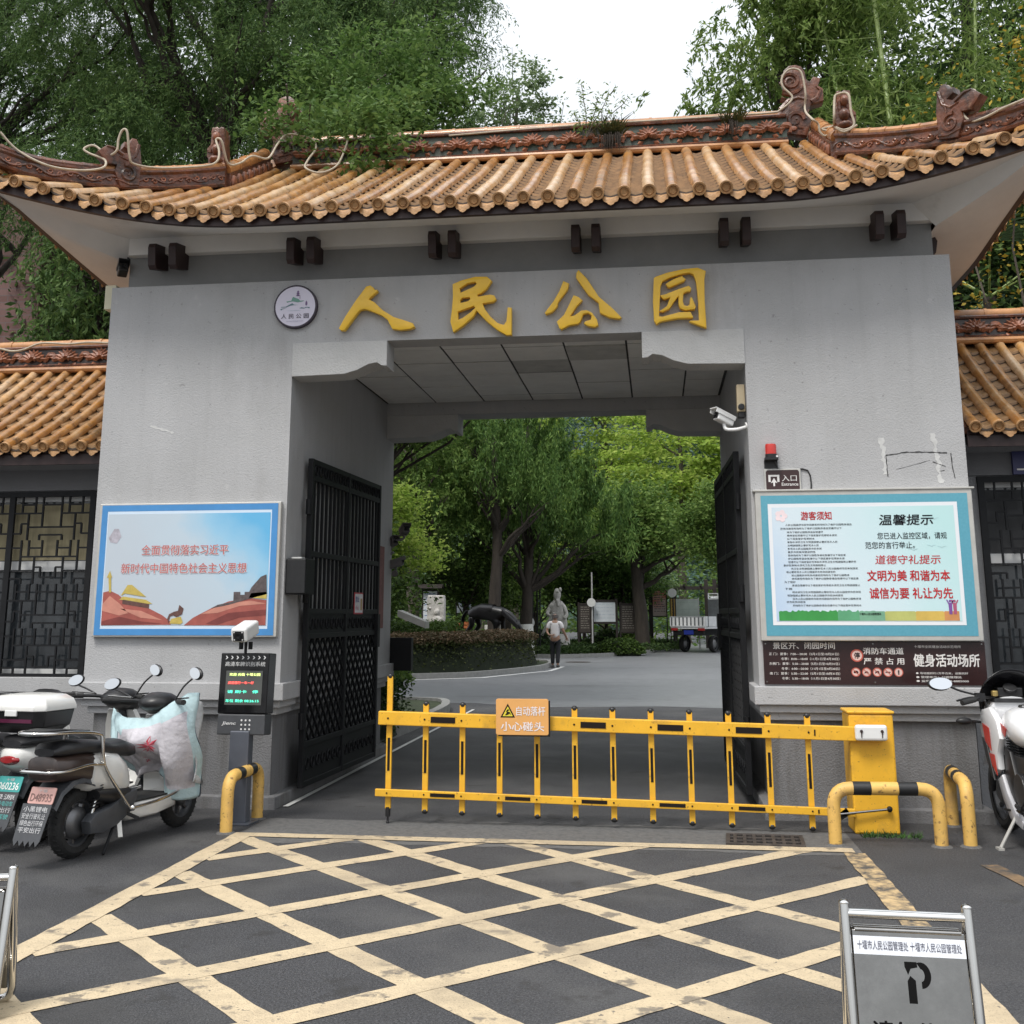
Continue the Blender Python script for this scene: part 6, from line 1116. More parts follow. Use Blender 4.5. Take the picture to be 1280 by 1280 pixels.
def motorcycle(label, loc, rz):
    t = thing('motorcycle', label, 'motorcycle', loc, rz)
    wht_b = M('fairing_white', (.74, .74, .75), .18, var=.04, coat=.6); redd = M('decal_red', (.48, .035, .02), .3, var=.1); mt = M('engine_grey', (.05, .05, .052), .4, .6, var=.3, scale=20)
    wheel(t, 0, .29, .14, .09); wheel(t, 1.32, .285, .11, .10, 'front_wheel')
    m = MB(); m.loft([ring(x, w, z0, z1, 2.3) for x, w, z0, z1 in ((.40, .09, .72, .80), (.46, .14, .68, .87), (.58, .17, .66, .93), (.74, .17, .68, .95), (.86, .13, .74, .93), (.94, .07, .80, .90))], wht_b); m.obj('fuel_tank', t, smooth=60)
    m = MB(); m.lathe([(.05, 0), (.045, .012), (.02, .016), (0, .016)], steel, 16, Matrix.Translation((.72, 0, .945))); m.obj('tank_cap', t)
    m = MB(); m.loft([ring(x, w, z0, z1, 2.4) for x, w, z0, z1 in ((-.30, .05, .86, .92), (-.10, .11, .80, .88), (.12, .14, .74, .82), (.35, .12, .72, .80), (.44, .09, .74, .82))], seat_m); m.obj('seat', t, smooth=60)
    m = MB(); m.loft([ring(x, w, z0, z1, 2.4) for x, w, z0, z1 in ((-.42, .03, .88, .92), (-.30, .10, .76, .88), (0, .13, .64, .80), (.3, .15, .58, .74), (.42, .12, .58, .72))], wht_b); m.obj('tail_fairing', t, smooth=60)
    for s in (-1, 1):
        Bm = lambda y, d: Matrix(((1, 0, 0, 0), (0, 0, -1, s * y), (0, 1, 0, 0), (0, 0, 0, 1)))
        m = MB(); f1 = [(.76, .84), (.92, .93), (1.10, .90), (1.18, .80), (1.12, .67), (1.0, .54), (.91, .45), (.80, .50), (.80, .62), (.72, .72)]; f2 = [(.895, .425), (.80, .29), (.68, .18), (.44, .15), (.40, .20), (.56, .25), (.70, .36), (.79, .47)]; m.mesh(curve_mesh([f1], .006, .022), wht_b, Bm(.175, 0)); o = m.obj('side_fairing', t, smooth=40); m = MB(); m.mesh(curve_mesh([f2], .004, .018), M('fairing_silver', (.42, .42, .44), .3, var=.1, coat=.4), Bm(.165, 0)); m.obj('belly_fairing', t, smooth=40); m = MB(); m.mesh(curve_mesh([[(.66, .64), (.78, .66), (.78, .50), (.88, .43), (.78, .34), (.62, .30), (.56, .44)]], .01, .008), black_p, Bm(.14, 0)); m.tube(smooth_path([(.98, s * .20, .97), (1.05, s * .16, .85), (.95, s * .12, .70), (.8, s * .12, .6)], 4), .008, rubber, 6); m.obj('inner_cover', t, smooth=40)
        m = MB(); m.mesh(curve_mesh([[(.92, .78), (1.06, .80), (1.02, .68), (.90, .62)]], .002), redd, Bm(.209, 0)); m.mesh(curve_mesh([[(.84, .60), (.95, .60), (.90, .52), (.80, .46)]], .002), redd, Bm(.209, 0)); m.mesh(curve_mesh([[(.62, .80), (.74, .83), (.72, .77), (.66, .74)]], .002), redd, Bm(.178, 0)); m.obj('decal', o)
        m = MB(); m.mesh(curve_mesh([[(.98, .66), (1.08, .70), (1.03, .58), (.93, .44), (.86, .42)]], .004, .004), black_p, Bm(.208, 0)); m.obj('vent_panel', o)
    m = MB(); m.loft([ring(x, w, z0, z1, 2.2) for x, w, z0, z1 in ((1.0, .16, .76, 1.0), (1.14, .17, .72, 1.0), (1.27, .13, .74, .95), (1.37, .05, .80, .88))], wht_b); m.obj('nose_fairing', t, smooth=60)
    m = MB(); m.grid(lambda u, v: Vector((1.27 - .30 * v, (u - .5) * (.30 + .12 * math.sin(v * 2.2)), .95 + .25 * v - .10 * (abs(u - .5) * 2) ** 2.2)), 14, 8, M('smoked_screen', (.008, .008, .010), .2, var=.1)); o = m.obj('windscreen', t, smooth=60); sol = o.modifiers.new('thick', 'SOLIDIFY'); sol.thickness = .006
    m = MB()
    for s in (-1, 1):
        m.cyl((1.32, s * .10, .29), (1.04, s * .10, .98), .027, mt, 12)
    m.box(.98, 1.10, -.13, .13, .955, .985, mt, None); m.obj('fork', t, smooth=50)
    m = MB()
    for s in (-1, 1):
        m.tube([(1.05, s * .11, .985), (1.02, s * .22, .99), (.93, s * .36, .96)], .013, black_p, 10); m.cyl((.985, s * .27, .975), (.915, s * .385, .955), .02, rubber, 12); m.tube(smooth_path([(1.04, s * .20, .985), (1.04, s * .29, .985), (.99, s * .40, .965)], 4), .008, black_p, 7); m.box(1.0, 1.06, s * .22 - .03, s * .22 + .03, .96, 1.02, black_p)
    m.obj('handlebar', t, smooth=50)
    m = MB(); m.box(1.02, 1.10, -.09, .09, .995, 1.06, black_p); m.lathe([(.05, 0), (.05, .02), (0, .022)], mt, 16, Matrix.Translation((1.03, .0, 1.05)) @ Matrix.Rotation(-.6, 4, 'Y')); m.cyl((1.0, .12, 1.0), (1.0, .12, 1.04), .025, M('gold_cap', (.55, .40, .15), .3, .8), 12); m.obj('instrument_panel', t, bevel=.006)
    for s in (-1, 1):
        m = MB(); m.tube(smooth_path([(1.06, s * .22, 1.0), (1.07, s * .34, 1.03), (1.05, s * .42, 1.06)], 4), .008, black_p, 7); o = m.obj('mirror', t, smooth=60)
        A = Matrix.Translation((1.04, s * .50, 1.085)) @ Matrix.Rotation(s * .18, 4, 'Z') @ Matrix.Rotation(.22, 4, 'Y'); m = MB(); m.ball((.015, 0, 0), (.028, .095, .05), black_p, 16, A); m.obj('mirror_shell', o, smooth=60); m = MB(); m.lathe([(0, 0), (1, 0)], mirror_m, 22, A @ Matrix.Translation((-.0145, 0, 0)) @ Matrix.Diagonal((1, .088, .044, 1)) @ Matrix.Rotation(PI / 2, 4, 'Y')); m.obj('mirror_glass', o)
        m = MB(); m.tube([(1.12, s * .18, .80), (1.10, s * .28, .81)], .010, black_p, 7); m.ball((1.10, s * .33, .81), (.03, .06, .028), black_p, 12); m.obj('turn_signal', t, smooth=60)
    m = MB(); m.box(.42, .86, -.13, .13, .26, .62, mt); m.cyl((.52, -.16, .40), (.52, .16, .40), .11, mt, 20); m.cyl((.74, -.15, .34), (.74, .15, .34), .08, mt, 20)
    for k in range(6): m.box(.58, .84, -.12, .12, .62 + k * .018, .63 + k * .018, mt)
    m.cyl((.42, 0, .42), (0, 0, .29), .035, mt, 10); m.obj('engine', t, bevel=.012)
    m = MB(); m.cyl((.50, .19, .30), (.40, .21, .30), .016, rubber, 8); m.bar((.52, .15, .26), (.74, .19, .24), .03, .015, steel); m.obj('foot_peg', t)
    m = MB(); m.cyl((.58, .16, .24), (.56, .30, .015), .012, alu, 8); m.box(.53, .60, .285, .325, 0, .015, alu); m.obj('kickstand', t)
    m = MB(); m.tube(smooth_path([(.80, -.10, .40), (.70, -.16, .22), (.40, -.18, .24), (.0, -.2, .36), (-.25, -.2, .45)], 4), .045, steel, 12); m.obj('exhaust', t, smooth=60)
    m = MB(); m.loft([[(1.32 + .33 * math.cos(a) * q, y, .285 + .33 * math.sin(a) * q) for y, q in ((-.07, .95), (0, 1.0), (.07, .95))] for a in [.5 + k * .2 for k in range(9)]], wht_b, cap=False, closed=False); m.obj('front_fender', t, smooth=60)
    return t
motorcycle('white and red sport motorcycle parked by the wall at the right edge', (2.635, 7.97, 0), math.radians(91.5))
# ---------------------------------------------------------------- trees and plants
bark_d = M('bark_dark', (.035, .028, .022), .9, var=.4, scale=8, stretch=(1, 1, .2), bump=.6, bscale=14)
bark_g = M('bark_grey', (.10, .085, .07), .9, var=.3, scale=8, stretch=(1, 1, .2), bump=.6, bscale=14)
lime_m = M('lime_wash', (.60, .60, .57), .9, var=.12, scale=6, bump=.3, bscale=14)
bamb_m = M('bamboo_green', (.24, .32, .10), .45, var=.25, scale=3, stretch=(1, 1, .3))
L_con = leafmat('leaf_conifer', (.030, .068, .022), (.080, .145, .042), (.175, .26, .082), .4)
L_cam = leafmat('leaf_camphor', (.04, .09, .02), (.095, .17, .042), (.18, .27, .08), .4)
L_pale = leafmat('leaf_pale', (.12, .18, .08), (.18, .25, .12), (.27, .34, .17), .4)
L_feath = leafmat('leaf_feathery', (.07, .13, .028), (.15, .23, .055), (.26, .34, .10), .45)
L_yg = leafmat('leaf_yellow_green', (.15, .25, .035), (.30, .42, .07), (.46, .54, .13), .5)  # fresh yellow green leaves, brightened to put sunlight on far crowns into the colour
L_dark = leafmat('leaf_dark', (.018, .040, .012), (.040, .078, .021), (.085, .135, .04), .3)
L_mid = leafmat('leaf_mid', (.045, .095, .02), (.11, .19, .04), (.23, .32, .085), .45)
L_jun = leafmat('leaf_juniper', (.038, .092, .022), (.092, .175, .04), (.19, .29, .075), .4)
L_far = leafmat('leaf_far_haze', (.035, .075, .055), (.065, .115, .085), (.10, .16, .12), .2)  # distance haze over the hill is put into this bluish leaf colour
L_red = leafmat('leaf_red_tips', (.045, .045, .02), (.10, .075, .04), (.19, .125, .08), .25)
L_hg = leafmat('leaf_hedge', (.022, .045, .010), (.055, .10, .02), (.12, .19, .04), .3)
L_hb = leafmat('leaf_hedge_body', (.030, .045, .014), (.068, .088, .030), (.12, .14, .05), .3)
L_yf = leafmat('blossom_yellow', (.30, .20, .02), (.45, .32, .04), (.55, .42, .08), .3)
def leaf_mesh(name, cen, size, mat, parent, rng, aspect=2.2, droop=0., up=.35, world=False, jit=.35, dirs=None):
    """many small four-cornered leaves"""
    n = len(cen); d = rng.normal(size=(n, 3)); d[:, 2] = d[:, 2] * .5 - droop * 2
    if dirs is not None: d = dirs + rng.normal(size=(n, 3)) * .25
    d /= np.linalg.norm(d, axis=1)[:, None]; nn = rng.normal(size=(n, 3)); nn[:, 2] += up * 3; s = np.cross(d, nn); s /= np.linalg.norm(s, axis=1)[:, None] + 1e-9
    l = size * (1 + jit * rng.uniform(-1, 1, n))[:, None]; w = l / aspect / 2; q = np.cross(s, d)
    v = np.stack([cen - d * l * .5, cen + s * w + q * w * .25, cen + d * l * .5, cen - s * w + q * w * .25], 1).reshape(-1, 3)
    me = bpy.data.meshes.new(name); me.vertices.add(4 * n); me.vertices.foreach_set('co', v.ravel()); me.loops.add(4 * n); me.loops.foreach_set('vertex_index', np.arange(4 * n)); me.polygons.add(n); me.polygons.foreach_set('loop_start', np.arange(0, 4 * n, 4)); me.polygons.foreach_set('loop_total', np.full(n, 4)); me.update(calc_edges=True); me.materials.append(mat)
    o = bpy.data.objects.new(name, me); COL.objects.link(o)
    if parent is not None:
        o.parent = parent
        if world: o.location = -Vector(parent.location)
    return o
def limb(m, a, b, r0, r1, mat, rng, wob=.08, n=6, tips=None):
    a = np.array(a, float); b = np.array(b, float); L_ = np.linalg.norm(b - a); pts = []
    off = np.zeros(3)
    for i in range(n + 1):
        t = i / n; off = off + rng.normal(size=3) * wob * L_ / n if 0 < i else off; pts.append(a + (b - a) * t + off * (1 if i else 0))
    m.tube([tuple(p) for p in pts], [r0 + (r1 - r0) * i / n for i in range(n + 1)], mat, 8 if r0 > .05 else 5); return pts
def tree(name, label, loc, H, base, crown, nl, leaf, mat, bark, seed, rad=.16, aspect=2.2, droop=0., nlimb=9, lime=0, nclump=60, csize=.5, style='round', up=.35, group=None, lean=(0, 0), cat='tree', limbs=True):
    """tapered trunk with limbs; the crown is leaf clumps through an uneven volume: crown = list of (x, y, z, rx, ry, rz) lobes"""
    rng = np.random.default_rng(seed); t = thing(name, label, cat, loc, 0, group); m = MB()
    top = np.array([lean[0], lean[1], H]); P = limb(m, (0, 0, 0), top, rad, rad * .35, bark, rng, .04, 9)
    m.lathe([(rad * 1.5, -.05), (rad * 1.15, .12), (rad, .3)], bark, 12)
    if lime: m.tube([(0, 0, 0), tuple(P[1] * (lime / P[1][2]) if P[1][2] > lime else (0, 0, lime))], [rad * 1.18, rad * 1.06], lime_m, 12)
    C = []
    vol = np.array([c[3] * c[4] * c[5] for c in crown]); pr = vol / vol.sum(); clumps = []
    for k in range(nclump):
        c = crown[rng.choice(len(crown), p=pr)]; d = rng.normal(size=3); d /= np.linalg.norm(d); r = rng.uniform(.35, 1.0) ** .6
        clumps.append(np.array(c[:3]) + d * np.array(c[3:]) * r)
    clumps = np.array(clumps)
    if limbs:
        order = rng.permutation(len(clumps))
        for k in range(min(nlimb, len(clumps))):
            q = clumps[order[k]]; i = int(np.clip((q[2] / H - .18) * 9, 2, 8)); r0 = rad * (.55 - .04 * i); pp = limb(m, P[i], q, max(.02, r0), .012, bark, rng, .15, 7)
            for z in range(3):
                q2 = clumps[np.argsort(np.linalg.norm(clumps - pp[4 + z % 3], axis=1))[1 + z]]; limb(m, pp[3 + z], q2, max(.012, r0 * .4), .006, bark, rng, .2, 5)
    m.obj('trunk', t, smooth=50)
    npc = np.maximum(4, rng.lognormal(0, .5, len(clumps))); npc = (npc / npc.sum() * nl).astype(int); out = []; dr = []
    for q, k in zip(clumps, npc):
        s = csize * rng.uniform(.6, 1.3)
        if style == 'round': p = rng.normal(size=(k, 3)) * np.array([s, s, s * .5])
        elif style == 'hang':
            p = rng.normal(size=(k, 3)) * np.array([s, s, s * .25]); p[:, 2] -= np.abs(rng.normal(size=k)) * s * 1.1
        elif style == 'strand':              # drooping sprays: leaflets set along arching twigs
            ns = max(1, k // 26); p = []; dd = []
            for _ in range(ns):
                a = rng.uniform(0, 6.28); o3 = rng.normal(size=3) * np.array([s * .7, s * .7, s * .35]); L3 = s * rng.uniform(.7, 1.5); u = np.sort(rng.uniform(0, 1, 26))[:, None]
                ho = np.array([math.cos(a), math.sin(a), 0.]); pos = o3 + ho * (u * L3 * .75) + np.array([0, 0, 1.]) * (u * .25 - u * u * 1.15) * L3; tan = ho * .75 + np.array([0, 0, 1.]) * (.25 - 2.3 * u); tan /= np.linalg.norm(tan, axis=1)[:, None]
                p.append(pos + rng.normal(size=(26, 3)) * .02 * s / .3); dd.append(tan + rng.normal(size=(26, 3)) * .42)
            p = np.concatenate(p); dr.append(np.concatenate(dd))
        elif style == 'plume':
            u = rng.uniform(0, 1, k); p = rng.normal(size=(k, 3)) * np.array([s * .35, s * .35, .1]) * (1.1 - u)[:, None]; p[:, 2] += u * s * 2.2; ax = rng.normal(size=2) * .35; p[:, 0] += ax[0] * u * s * 2; p[:, 1] += ax[1] * u * s * 2
        elif style == 'layer': p = rng.normal(size=(k, 3)) * np.array([s * 1.3, s * 1.3, s * .16])
        out.append(q + p)
    cen = np.concatenate(out); dirs = np.concatenate(dr) if dr else None
    if style == 'plume': dirs = np.tile(np.array([0, 0, 1.]), (len(cen), 1)) + rng.normal(size=(len(cen), 3)) * .45
    leaf_mesh('crown', cen, leaf, mat, t, rng, aspect, droop, up, dirs=dirs); return t
# -- behind the gate, above the roof line
tree('conifer_tree', 'tall dark drooping conifer behind the left end of the gate roof', (-7.6, 18.0, 0), 17, 0, [(0, 0, 10.2, 2.9, 2.2, 2.0), (-1.6, -.6, 12.2, 2.4, 2, 1.8), (1.6, -.5, 12.0, 2.3, 1.8, 2.2), (2.6, -.8, 10.4, 1.7, 1.5, 1.6), (-2.6, -.5, 9.3, 2.0, 1.6, 1.4), (.2, 0, 14.5, 3, 2.4, 1.6)], 165000, .090, L_con, bark_d, 11, .34, 4.6, .3, 30, nclump=120, csize=.60, style='strand', up=.2)
tree('conifer_tree', 'dark drooping conifer further left with branches over the left corner', (-14.2, 19.0, 0), 17, 0, [(2.0, 0, 11.4, 3.0, 2.2, 1.7), (3.4, -.5, 12.6, 2.6, 2, 2.0), (.5, 0, 12.2, 2.4, 2, 2), (4.4, -.4, 10.8, 1.6, 1.5, 1.0), (2.0, 0, 15, 3, 2.2, 1.6)], 120000, .092, L_con, bark_d, 12, .36, 4.6, .3, 24, nclump=105, csize=.62, style='strand', up=.2)
tree('conifer_tree', 'grey green drooping conifer whose tip edges the open sky', (-5.6, 18.6, 0), 16, 0, [(1.4, 0, 11.0, 1.25, 1.3, 1.6), (.8, 0, 13.2, 1.7, 1.5, 1.6), (1.9, 0, 13.4, 1.2, 1.2, 1.5), (1.1, 0, 9.6, 1.0, 1.0, 1.2)], 75000, .088, L_con, bark_d, 13, .24, 4.6, .3, 18, nclump=75, csize=.46, style='strand', up=.2)
tree('camphor_tree', 'broadleaf tree with light green leaves leaning over the left half of the ridge', (-5.1, 14.7, 0), 8.2, 0, [(1.4, -1.5, 7.6, .95, .8, .6), (2.1, -1.2, 8.0, .95, .8, .8), (1.25, -3.6, 7.05, .45, .22, .30), (1.4, -1.0, 8.8, 1.0, .9, .7), (1.95, -3.65, 6.8, .60, .2, .36), (2.3, -3.0, 7.2, .55, .4, .4), (2.5, -.9, 9.0, .6, .6, .6), (2.15, -3.7, 6.55, .35, .14, .22)], 21000, .085, L_cam, bark_g, 14, .13, 2.4, .15, 18, nclump=120, csize=.20)
tree('dark_tree', 'broad dark evergreen filling the gaps behind the left conifers', (-10.5, 25, 0), 17, 0, [(0, 0, 13, 4.4, 1.5, 3.6), (3.4, 0, 14, 2.2, 1.5, 3.4), (-4, 0, 12, 3.6, 1.5, 4.0), (1, 0, 18, 4.5, 1.5, 2.4)], 30000, .26, L_con, bark_d, 20, .3, 2.6, .3, 12, nclump=150, csize=.8)
tree('small_tree', 'sparse pale small tree standing in the gap of open sky', (-7.6, 61, 0), 32, 0, [(0, 0, 32, 2.2, 2, 2.3), (1.2, 0, 30.5, 1.8, 1.8, 1.6), (-1.9, 0, 30.2, 1.6, 1.6, 1.5), (0, 0, 27, 1.8, 1.6, 2)], 5200, .27, L_pale, bark_g, 15, .26, 2.0, .1, 16, nclump=70, csize=.42)
tree('feathery_tree', 'feathery light green tree beside the open sky on the right', (2.4, 17.6, 0), 13, 0, [(-.5, 0, 11.3, 1.15, 1.2, 1.1), (.6, 0, 10.9, 1.2, 1.2, 1.5), (-.9, 0, 9.9, 1.0, .9, .5), (1.0, 0, 12.4, 1.6, 1.3, 1.0), (1.4, .2, 9.6, 1.0, 1, .9)], 36000, .11, L_feath, bark_d, 16, .2, 3.2, .3, 20, nclump=120, csize=.40, style='strand')
tree('dark_tree', 'dense dark evergreen behind the bamboo on the right', (6.6, 21.5, 0), 14, 0, [(0, 0, 9.5, 3.4, 1.6, 3.0), (-2.0, 0, 9.0, 2.0, 1.5, 2.4), (0, 0, 13, 3.6, 1.6, 2), (2.6, 0, 7, 2.4, 1.5, 2.6)], 36000, .20, L_dark, bark_d, 17, .3, 2.4, .2, 14, nclump=140, csize=.6)
tree('dark_tree', 'dark broad evergreen behind the right side building roof', (7.2, 15.2, 0), 9, 0, [(0, 0, 6.6, 2.6, 1.1, 1.6), (-1.4, .2, 7.0, 1.4, 1, 1.5), (1.5, 0, 8.4, 2.0, 1, 1.4), (-2.0, .4, 5.4, 1.0, .8, .8)], 22000, .15, L_dark, bark_d, 18, .22, 2.2, .2, 12, nclump=110, csize=.42)
tree('dark_tree', 'dark leafy tree between the brick building and the gate', (-8.3, 15.4, 0), 7.6, 0, [(0, 0, 6.6, .62, .8, 1.3), (-.2, 0, 5.2, 1.0, .8, .5), (.3, .2, 7.6, .5, .8, .7), (-1.7, 0, 4.9, .9, .8, .5)], 26000, .12, L_con, bark_d, 19, .2, 3.5, .4, 16, nclump=100, csize=.42, style='strand')
# bamboo
def bamboo(label, loc, H, lean, seed, leaves, r=.045):
    rng = np.random.default_rng(seed); t = thing('bamboo', label, 'bamboo', loc, 0, 'bamboo stalks behind the right end of the roof'); m = MB(); n = int(H / .32); tips = []
    pt = lambda z: Vector((lean[0] * (z / H) ** 2, lean[1] * (z / H) ** 2, z))
    path = []; rr = []
    for i in range(n):
        z0, z1 = H * i / n, H * (i + 1) / n; k = 1 - .6 * i / n
        for z, f in ((z0, 1.12), (z0 + .012, 1.12), (z0 + .02, .97), (z1 - .02, .98)): path.append(pt(z)); rr.append(r * k * f)
    m.tube(path, rr, bamb_m, 9); o = m.obj('culm', t, smooth=40)
    cs = []; m = MB()
    for i in range(leaves // 60):
        z = H * rng.uniform(.62, 1.0); a = rng.uniform(0, 6.28); L_ = rng.uniform(.5, 1.3) * (1.25 - z / H) * 1.6; b = pt(z); e = b + Vector((math.cos(a) * L_, math.sin(a) * L_, .15 * L_)); limb(m, tuple(b), tuple(e), .008, .003, bamb_m, rng, .1, 4)
        u = rng.uniform(.25, 1.1, 60)[:, None]; cs.append(np.array(b) + (np.array(e) - np.array(b)) * u + rng.normal(size=(60, 3)) * .16)
    m.obj('twigs', t); leaf_mesh('foliage', np.concatenate(cs), .17, L_feath, t, rng, 6, .45, .2); return t
bamboo('thick yellow green bamboo stalk rising over the right hip ridge', (3.75, 15.6, 0), 13.5, (-.45, .1), 31, 4200, .062)
bamboo('thinner bamboo stalk leaning left of the thick one', (3.55, 16.4, 0), 12.5, (-.9, .3), 32, 3000, .05)
bamboo('bamboo stalk at the upper right edge with hanging leaves', (5.6, 15.0, 0), 12.5, (.3, -.2), 33, 5200, .045)
bamboo('bamboo stalk behind the right corner hip', (4.9, 17.0, 0), 13.0, (.6, .1), 34, 4200, .05)
# yellow flowering shrub, fan palm, roof weeds
def spray(name, label, cat, loc, pts, nl, size, mat, seed, mat2=None, asp=2.4, cs=.12, stemr=.012, droop=.1):
    rng = np.random.default_rng(seed); t = thing(name, label, cat, loc); m = MB(); cen = []
    for p in pts:
        pp = limb(m, (0, 0, 0), p, stemr, .004, bark_g, rng, .12, 6)
        for q in pp[2:]: cen.append(np.array(q) + rng.normal(size=(max(1, nl // (len(pts) * 5)), 3)) * cs)
    m.obj('stem', t); cen = np.concatenate(cen); 
    if mat2 is not None:
        k = rng.random(len(cen)) < .45; leaf_mesh('blossom', cen[k] + np.array([0, 0, .08]), size * .7, mat2, t, rng, 1.6, 0, .3); cen = cen[~k]
    leaf_mesh('foliage', cen, size, mat, t, rng, asp, droop, .3); return t
spray('flowering_shrub', 'shrub with yellow blossom sprays behind the right corner dragon', 'shrub', (4.6, 13.8, 0), [(.1, 0, 8.6), (.5, 0, 8.9), (-.2, 0, 8.3), (.8, .1, 8.4), (.3, -.1, 9.3), (.0, 0, 9.0)], 5200, .10, L_cam, 41, L_yf, cs=.22, stemr=.03)
t = thing('fan_palm', 'fan palm with dim pleated leaves below the right eave', 'palm', (4.35, 14.4, 0)); m = MB(); m.tube([(0, 0, 0), (.05, 0, 3), (0, 0, 5.6)], [.11, .10, .08], bark_d, 10); m.obj('trunk', t, smooth=50)
palm_l = leafmat('leaf_palm', (.03, .06, .03), (.05, .09, .045), (.08, .13, .07), .3)
for k, (a, e, ln) in enumerate(((-.2, .5, .9), (.9, .3, .85), (2.3, .6, .8), (3.6, .2, .9), (4.5, .5, 1.0), (5.3, .1, .9))):
    m = MB(); d = Vector((math.cos(a) * math.cos(e), math.sin(a) * math.cos(e), math.sin(e))); b = Vector((0, 0, 5.6)); c = b + d * ln; m.tube([b, b.lerp(c, .5) + Vector((0, 0, .05)), c], [.015, .012, .008], bamb_m, 6)
    sd = d.cross(Vector((0, 0, 1))).normalized(); upv = sd.cross(d)
    for q in range(21):
        f = -1.75 + 3.5 * q / 20; dd = (d * math.cos(f) + sd * math.sin(f)).normalized(); w = .03; ll = .72 * (1 - .12 * abs(f)); p1 = c + dd * ll * .55 + upv * .03; p2 = c + dd * ll + Vector((0, 0, -.14)); sn = dd.cross(upv).normalized() * w
        m.add([c, p1 + sn, p2, p1 - sn, p1 + upv * -.012], [(0, 1, 4), (1, 2, 4), (2, 3, 4), (3, 0, 4)], palm_l)
    m.obj('frond', t)
spray('roof_weed', 'tall feathery weed growing from the middle of the ridge', 'weed', (-.62, 11.28, 6.7), [(-.05, 0, .62), (.28, 0, .55), (.42, .02, .42), (-.15, 0, .30), (.12, 0, .48)], 420, .06, L_feath, 42, asp=4, cs=.035, stemr=.006)
def grass_tuft(label, loc, n, h, seed):
    r = random.Random(seed); m = MB(); gm = M('grass_tuft', (.07, .085, .03), .8, var=.4); gd = M('root_dark', (.03, .022, .015), .9, var=.4)
    for k in range(n):
        a = r.uniform(0, 6.28); l = h * r.uniform(.5, 1.2); dx, dy = math.cos(a) * l * r.uniform(.3, 1.1), -abs(math.sin(a)) * l * .5; dn = r.random() < .4
        z1 = -l * .9 if dn else l * r.uniform(.1, .8); p = Vector((r.gauss(0, .06), 0, 0)); q = p + Vector((dx * (.3 if dn else 1), dy - .04, z1)); c = p.lerp(q, .5) + Vector((0, -.03, .08 * l + (0 if not dn else .05))); w = Vector((.006, .004, 0))
        m.add([p - w, p + w, c + w, q, c - w], [(0, 1, 2, 4), (4, 2, 3)], gd if dn else gm)
    o = m.obj('grass_tuft'); o.location = loc; return tag(o, label, 'grass tuft')
grass_tuft('large grass tuft with dark roots hanging over the middle of the main ridge', (-.35, 11.30, 6.72), 170, .26, 1)
grass_tuft('small dark grass tuft hanging on the ridge near the right dragon', (.95, 11.30, 6.78), 90, .22, 2)
# -- in the park, seen through the passage
tree('leaning_tree', 'tree with a dark slanting branch right behind the left rear corner', (-5.9, 18.8, 0), 4.2, 0, [(1.0, 0, 6.3, 1.2, 1.0, .5), (2.2, .2, 6.0, 1.5, 1.2, .6), (.6, 0, 5.2, .9, .8, .4), (2.9, .4, 5.5, .9, 1.0, .45), (3.4, .3, 6.2, 1.0, .9, .5), (1.6, .2, 4.9, .7, .7, .3)], 17000, .10, L_mid, bark_d, 51, .13, 2.0, .1, 16, nclump=70, csize=.28, lean=(.9, .3))
tree('park_tree', 'slim tree with lime washed foot at the left of the island', (-11.0, 45.5, 0), 9, 0, [(0, 0, 7.5, 2.6, 2, 2.6), (.5, 0, 10, 2.0, 2, 1.8)], 9000, .24, L_mid, bark_g, 52, .26, 2.0, .1, 12, lime=1.0, nclump=80, csize=.6, group='trees in the park')
tree('park_tree', 'small bright yellow green tree at the left of the passage view', (-7.9, 32.5, 0), 4.6, 0, [(0, 0, 4.4, 1.1, 1, 1.0), (-.7, 0, 3.6, 1.0, .9, .8), (.7, 0, 3.4, .8, .9, .6), (.1, 0, 5.2, .7, .7, .5)], 7000, .15, L_yg, bark_g, 53, .10, 2.0, .1, 12, nclump=70, csize=.32, group='trees in the park')
tree('park_tree', 'thick brown trunked tree rising beside the stone relief', (-8.9, 40.6, 0), 9, 0, [(0, 0, 8, 2.6, 2, 2.4), (1.2, 0, 6.0, 2.0, 1.8, 1.5), (-1.5, 0, 6.4, 1.8, 1.8, 1.6), (.3, 0, 4.9, 1.5, 1.4, .9)], 26000, .16, L_mid, bark_g, 54, .30, 2.6, .2, 14, nclump=120, csize=.6, style='strand', group='trees in the park')
tree('park_tree', 'tree with white limed trunk between horse statue and walking man', (-5.9, 40.4, 0), 8, 0, [(0, 0, 6.6, 2.2, 1.8, 2.0), (1.6, 0, 5.6, 1.6, 1.6, 1.3), (-1.2, .5, 8.4, 1.8, 1.6, 1.4), (-1.4, 0, 5.2, 1.3, 1.4, 1.1)], 24000, .17, L_jun, bark_d, 55, .27, 4.0, .1, 14, lime=1.25, nclump=120, csize=.56, style='plume', group='trees in the park')
tree('juniper_tree', 'feathery upright juniper with dark limed trunk behind the walking man', (-4.95, 43.2, 0), 10.5, 0, [(0, 0, 5.6, 2.7, 1.8, 1.9), (1.6, 0, 5.2, 2.2, 1.6, 1.6), (-.4, 0, 8.0, 2.0, 1.6, 2.0), (2.8, 0, 4.8, 1.6, 1.4, 1.4), (-1.6, 0, 5.4, 1.6, 1.4, 1.4), (3.6, 0, 4.6, 1.0, 1.2, 1.2)], 38000, .23, L_jun, bark_d, 56, .24, 4.5, 0, 16, lime=1.25, nclump=150, csize=.62, style='plume', group='trees in the park')
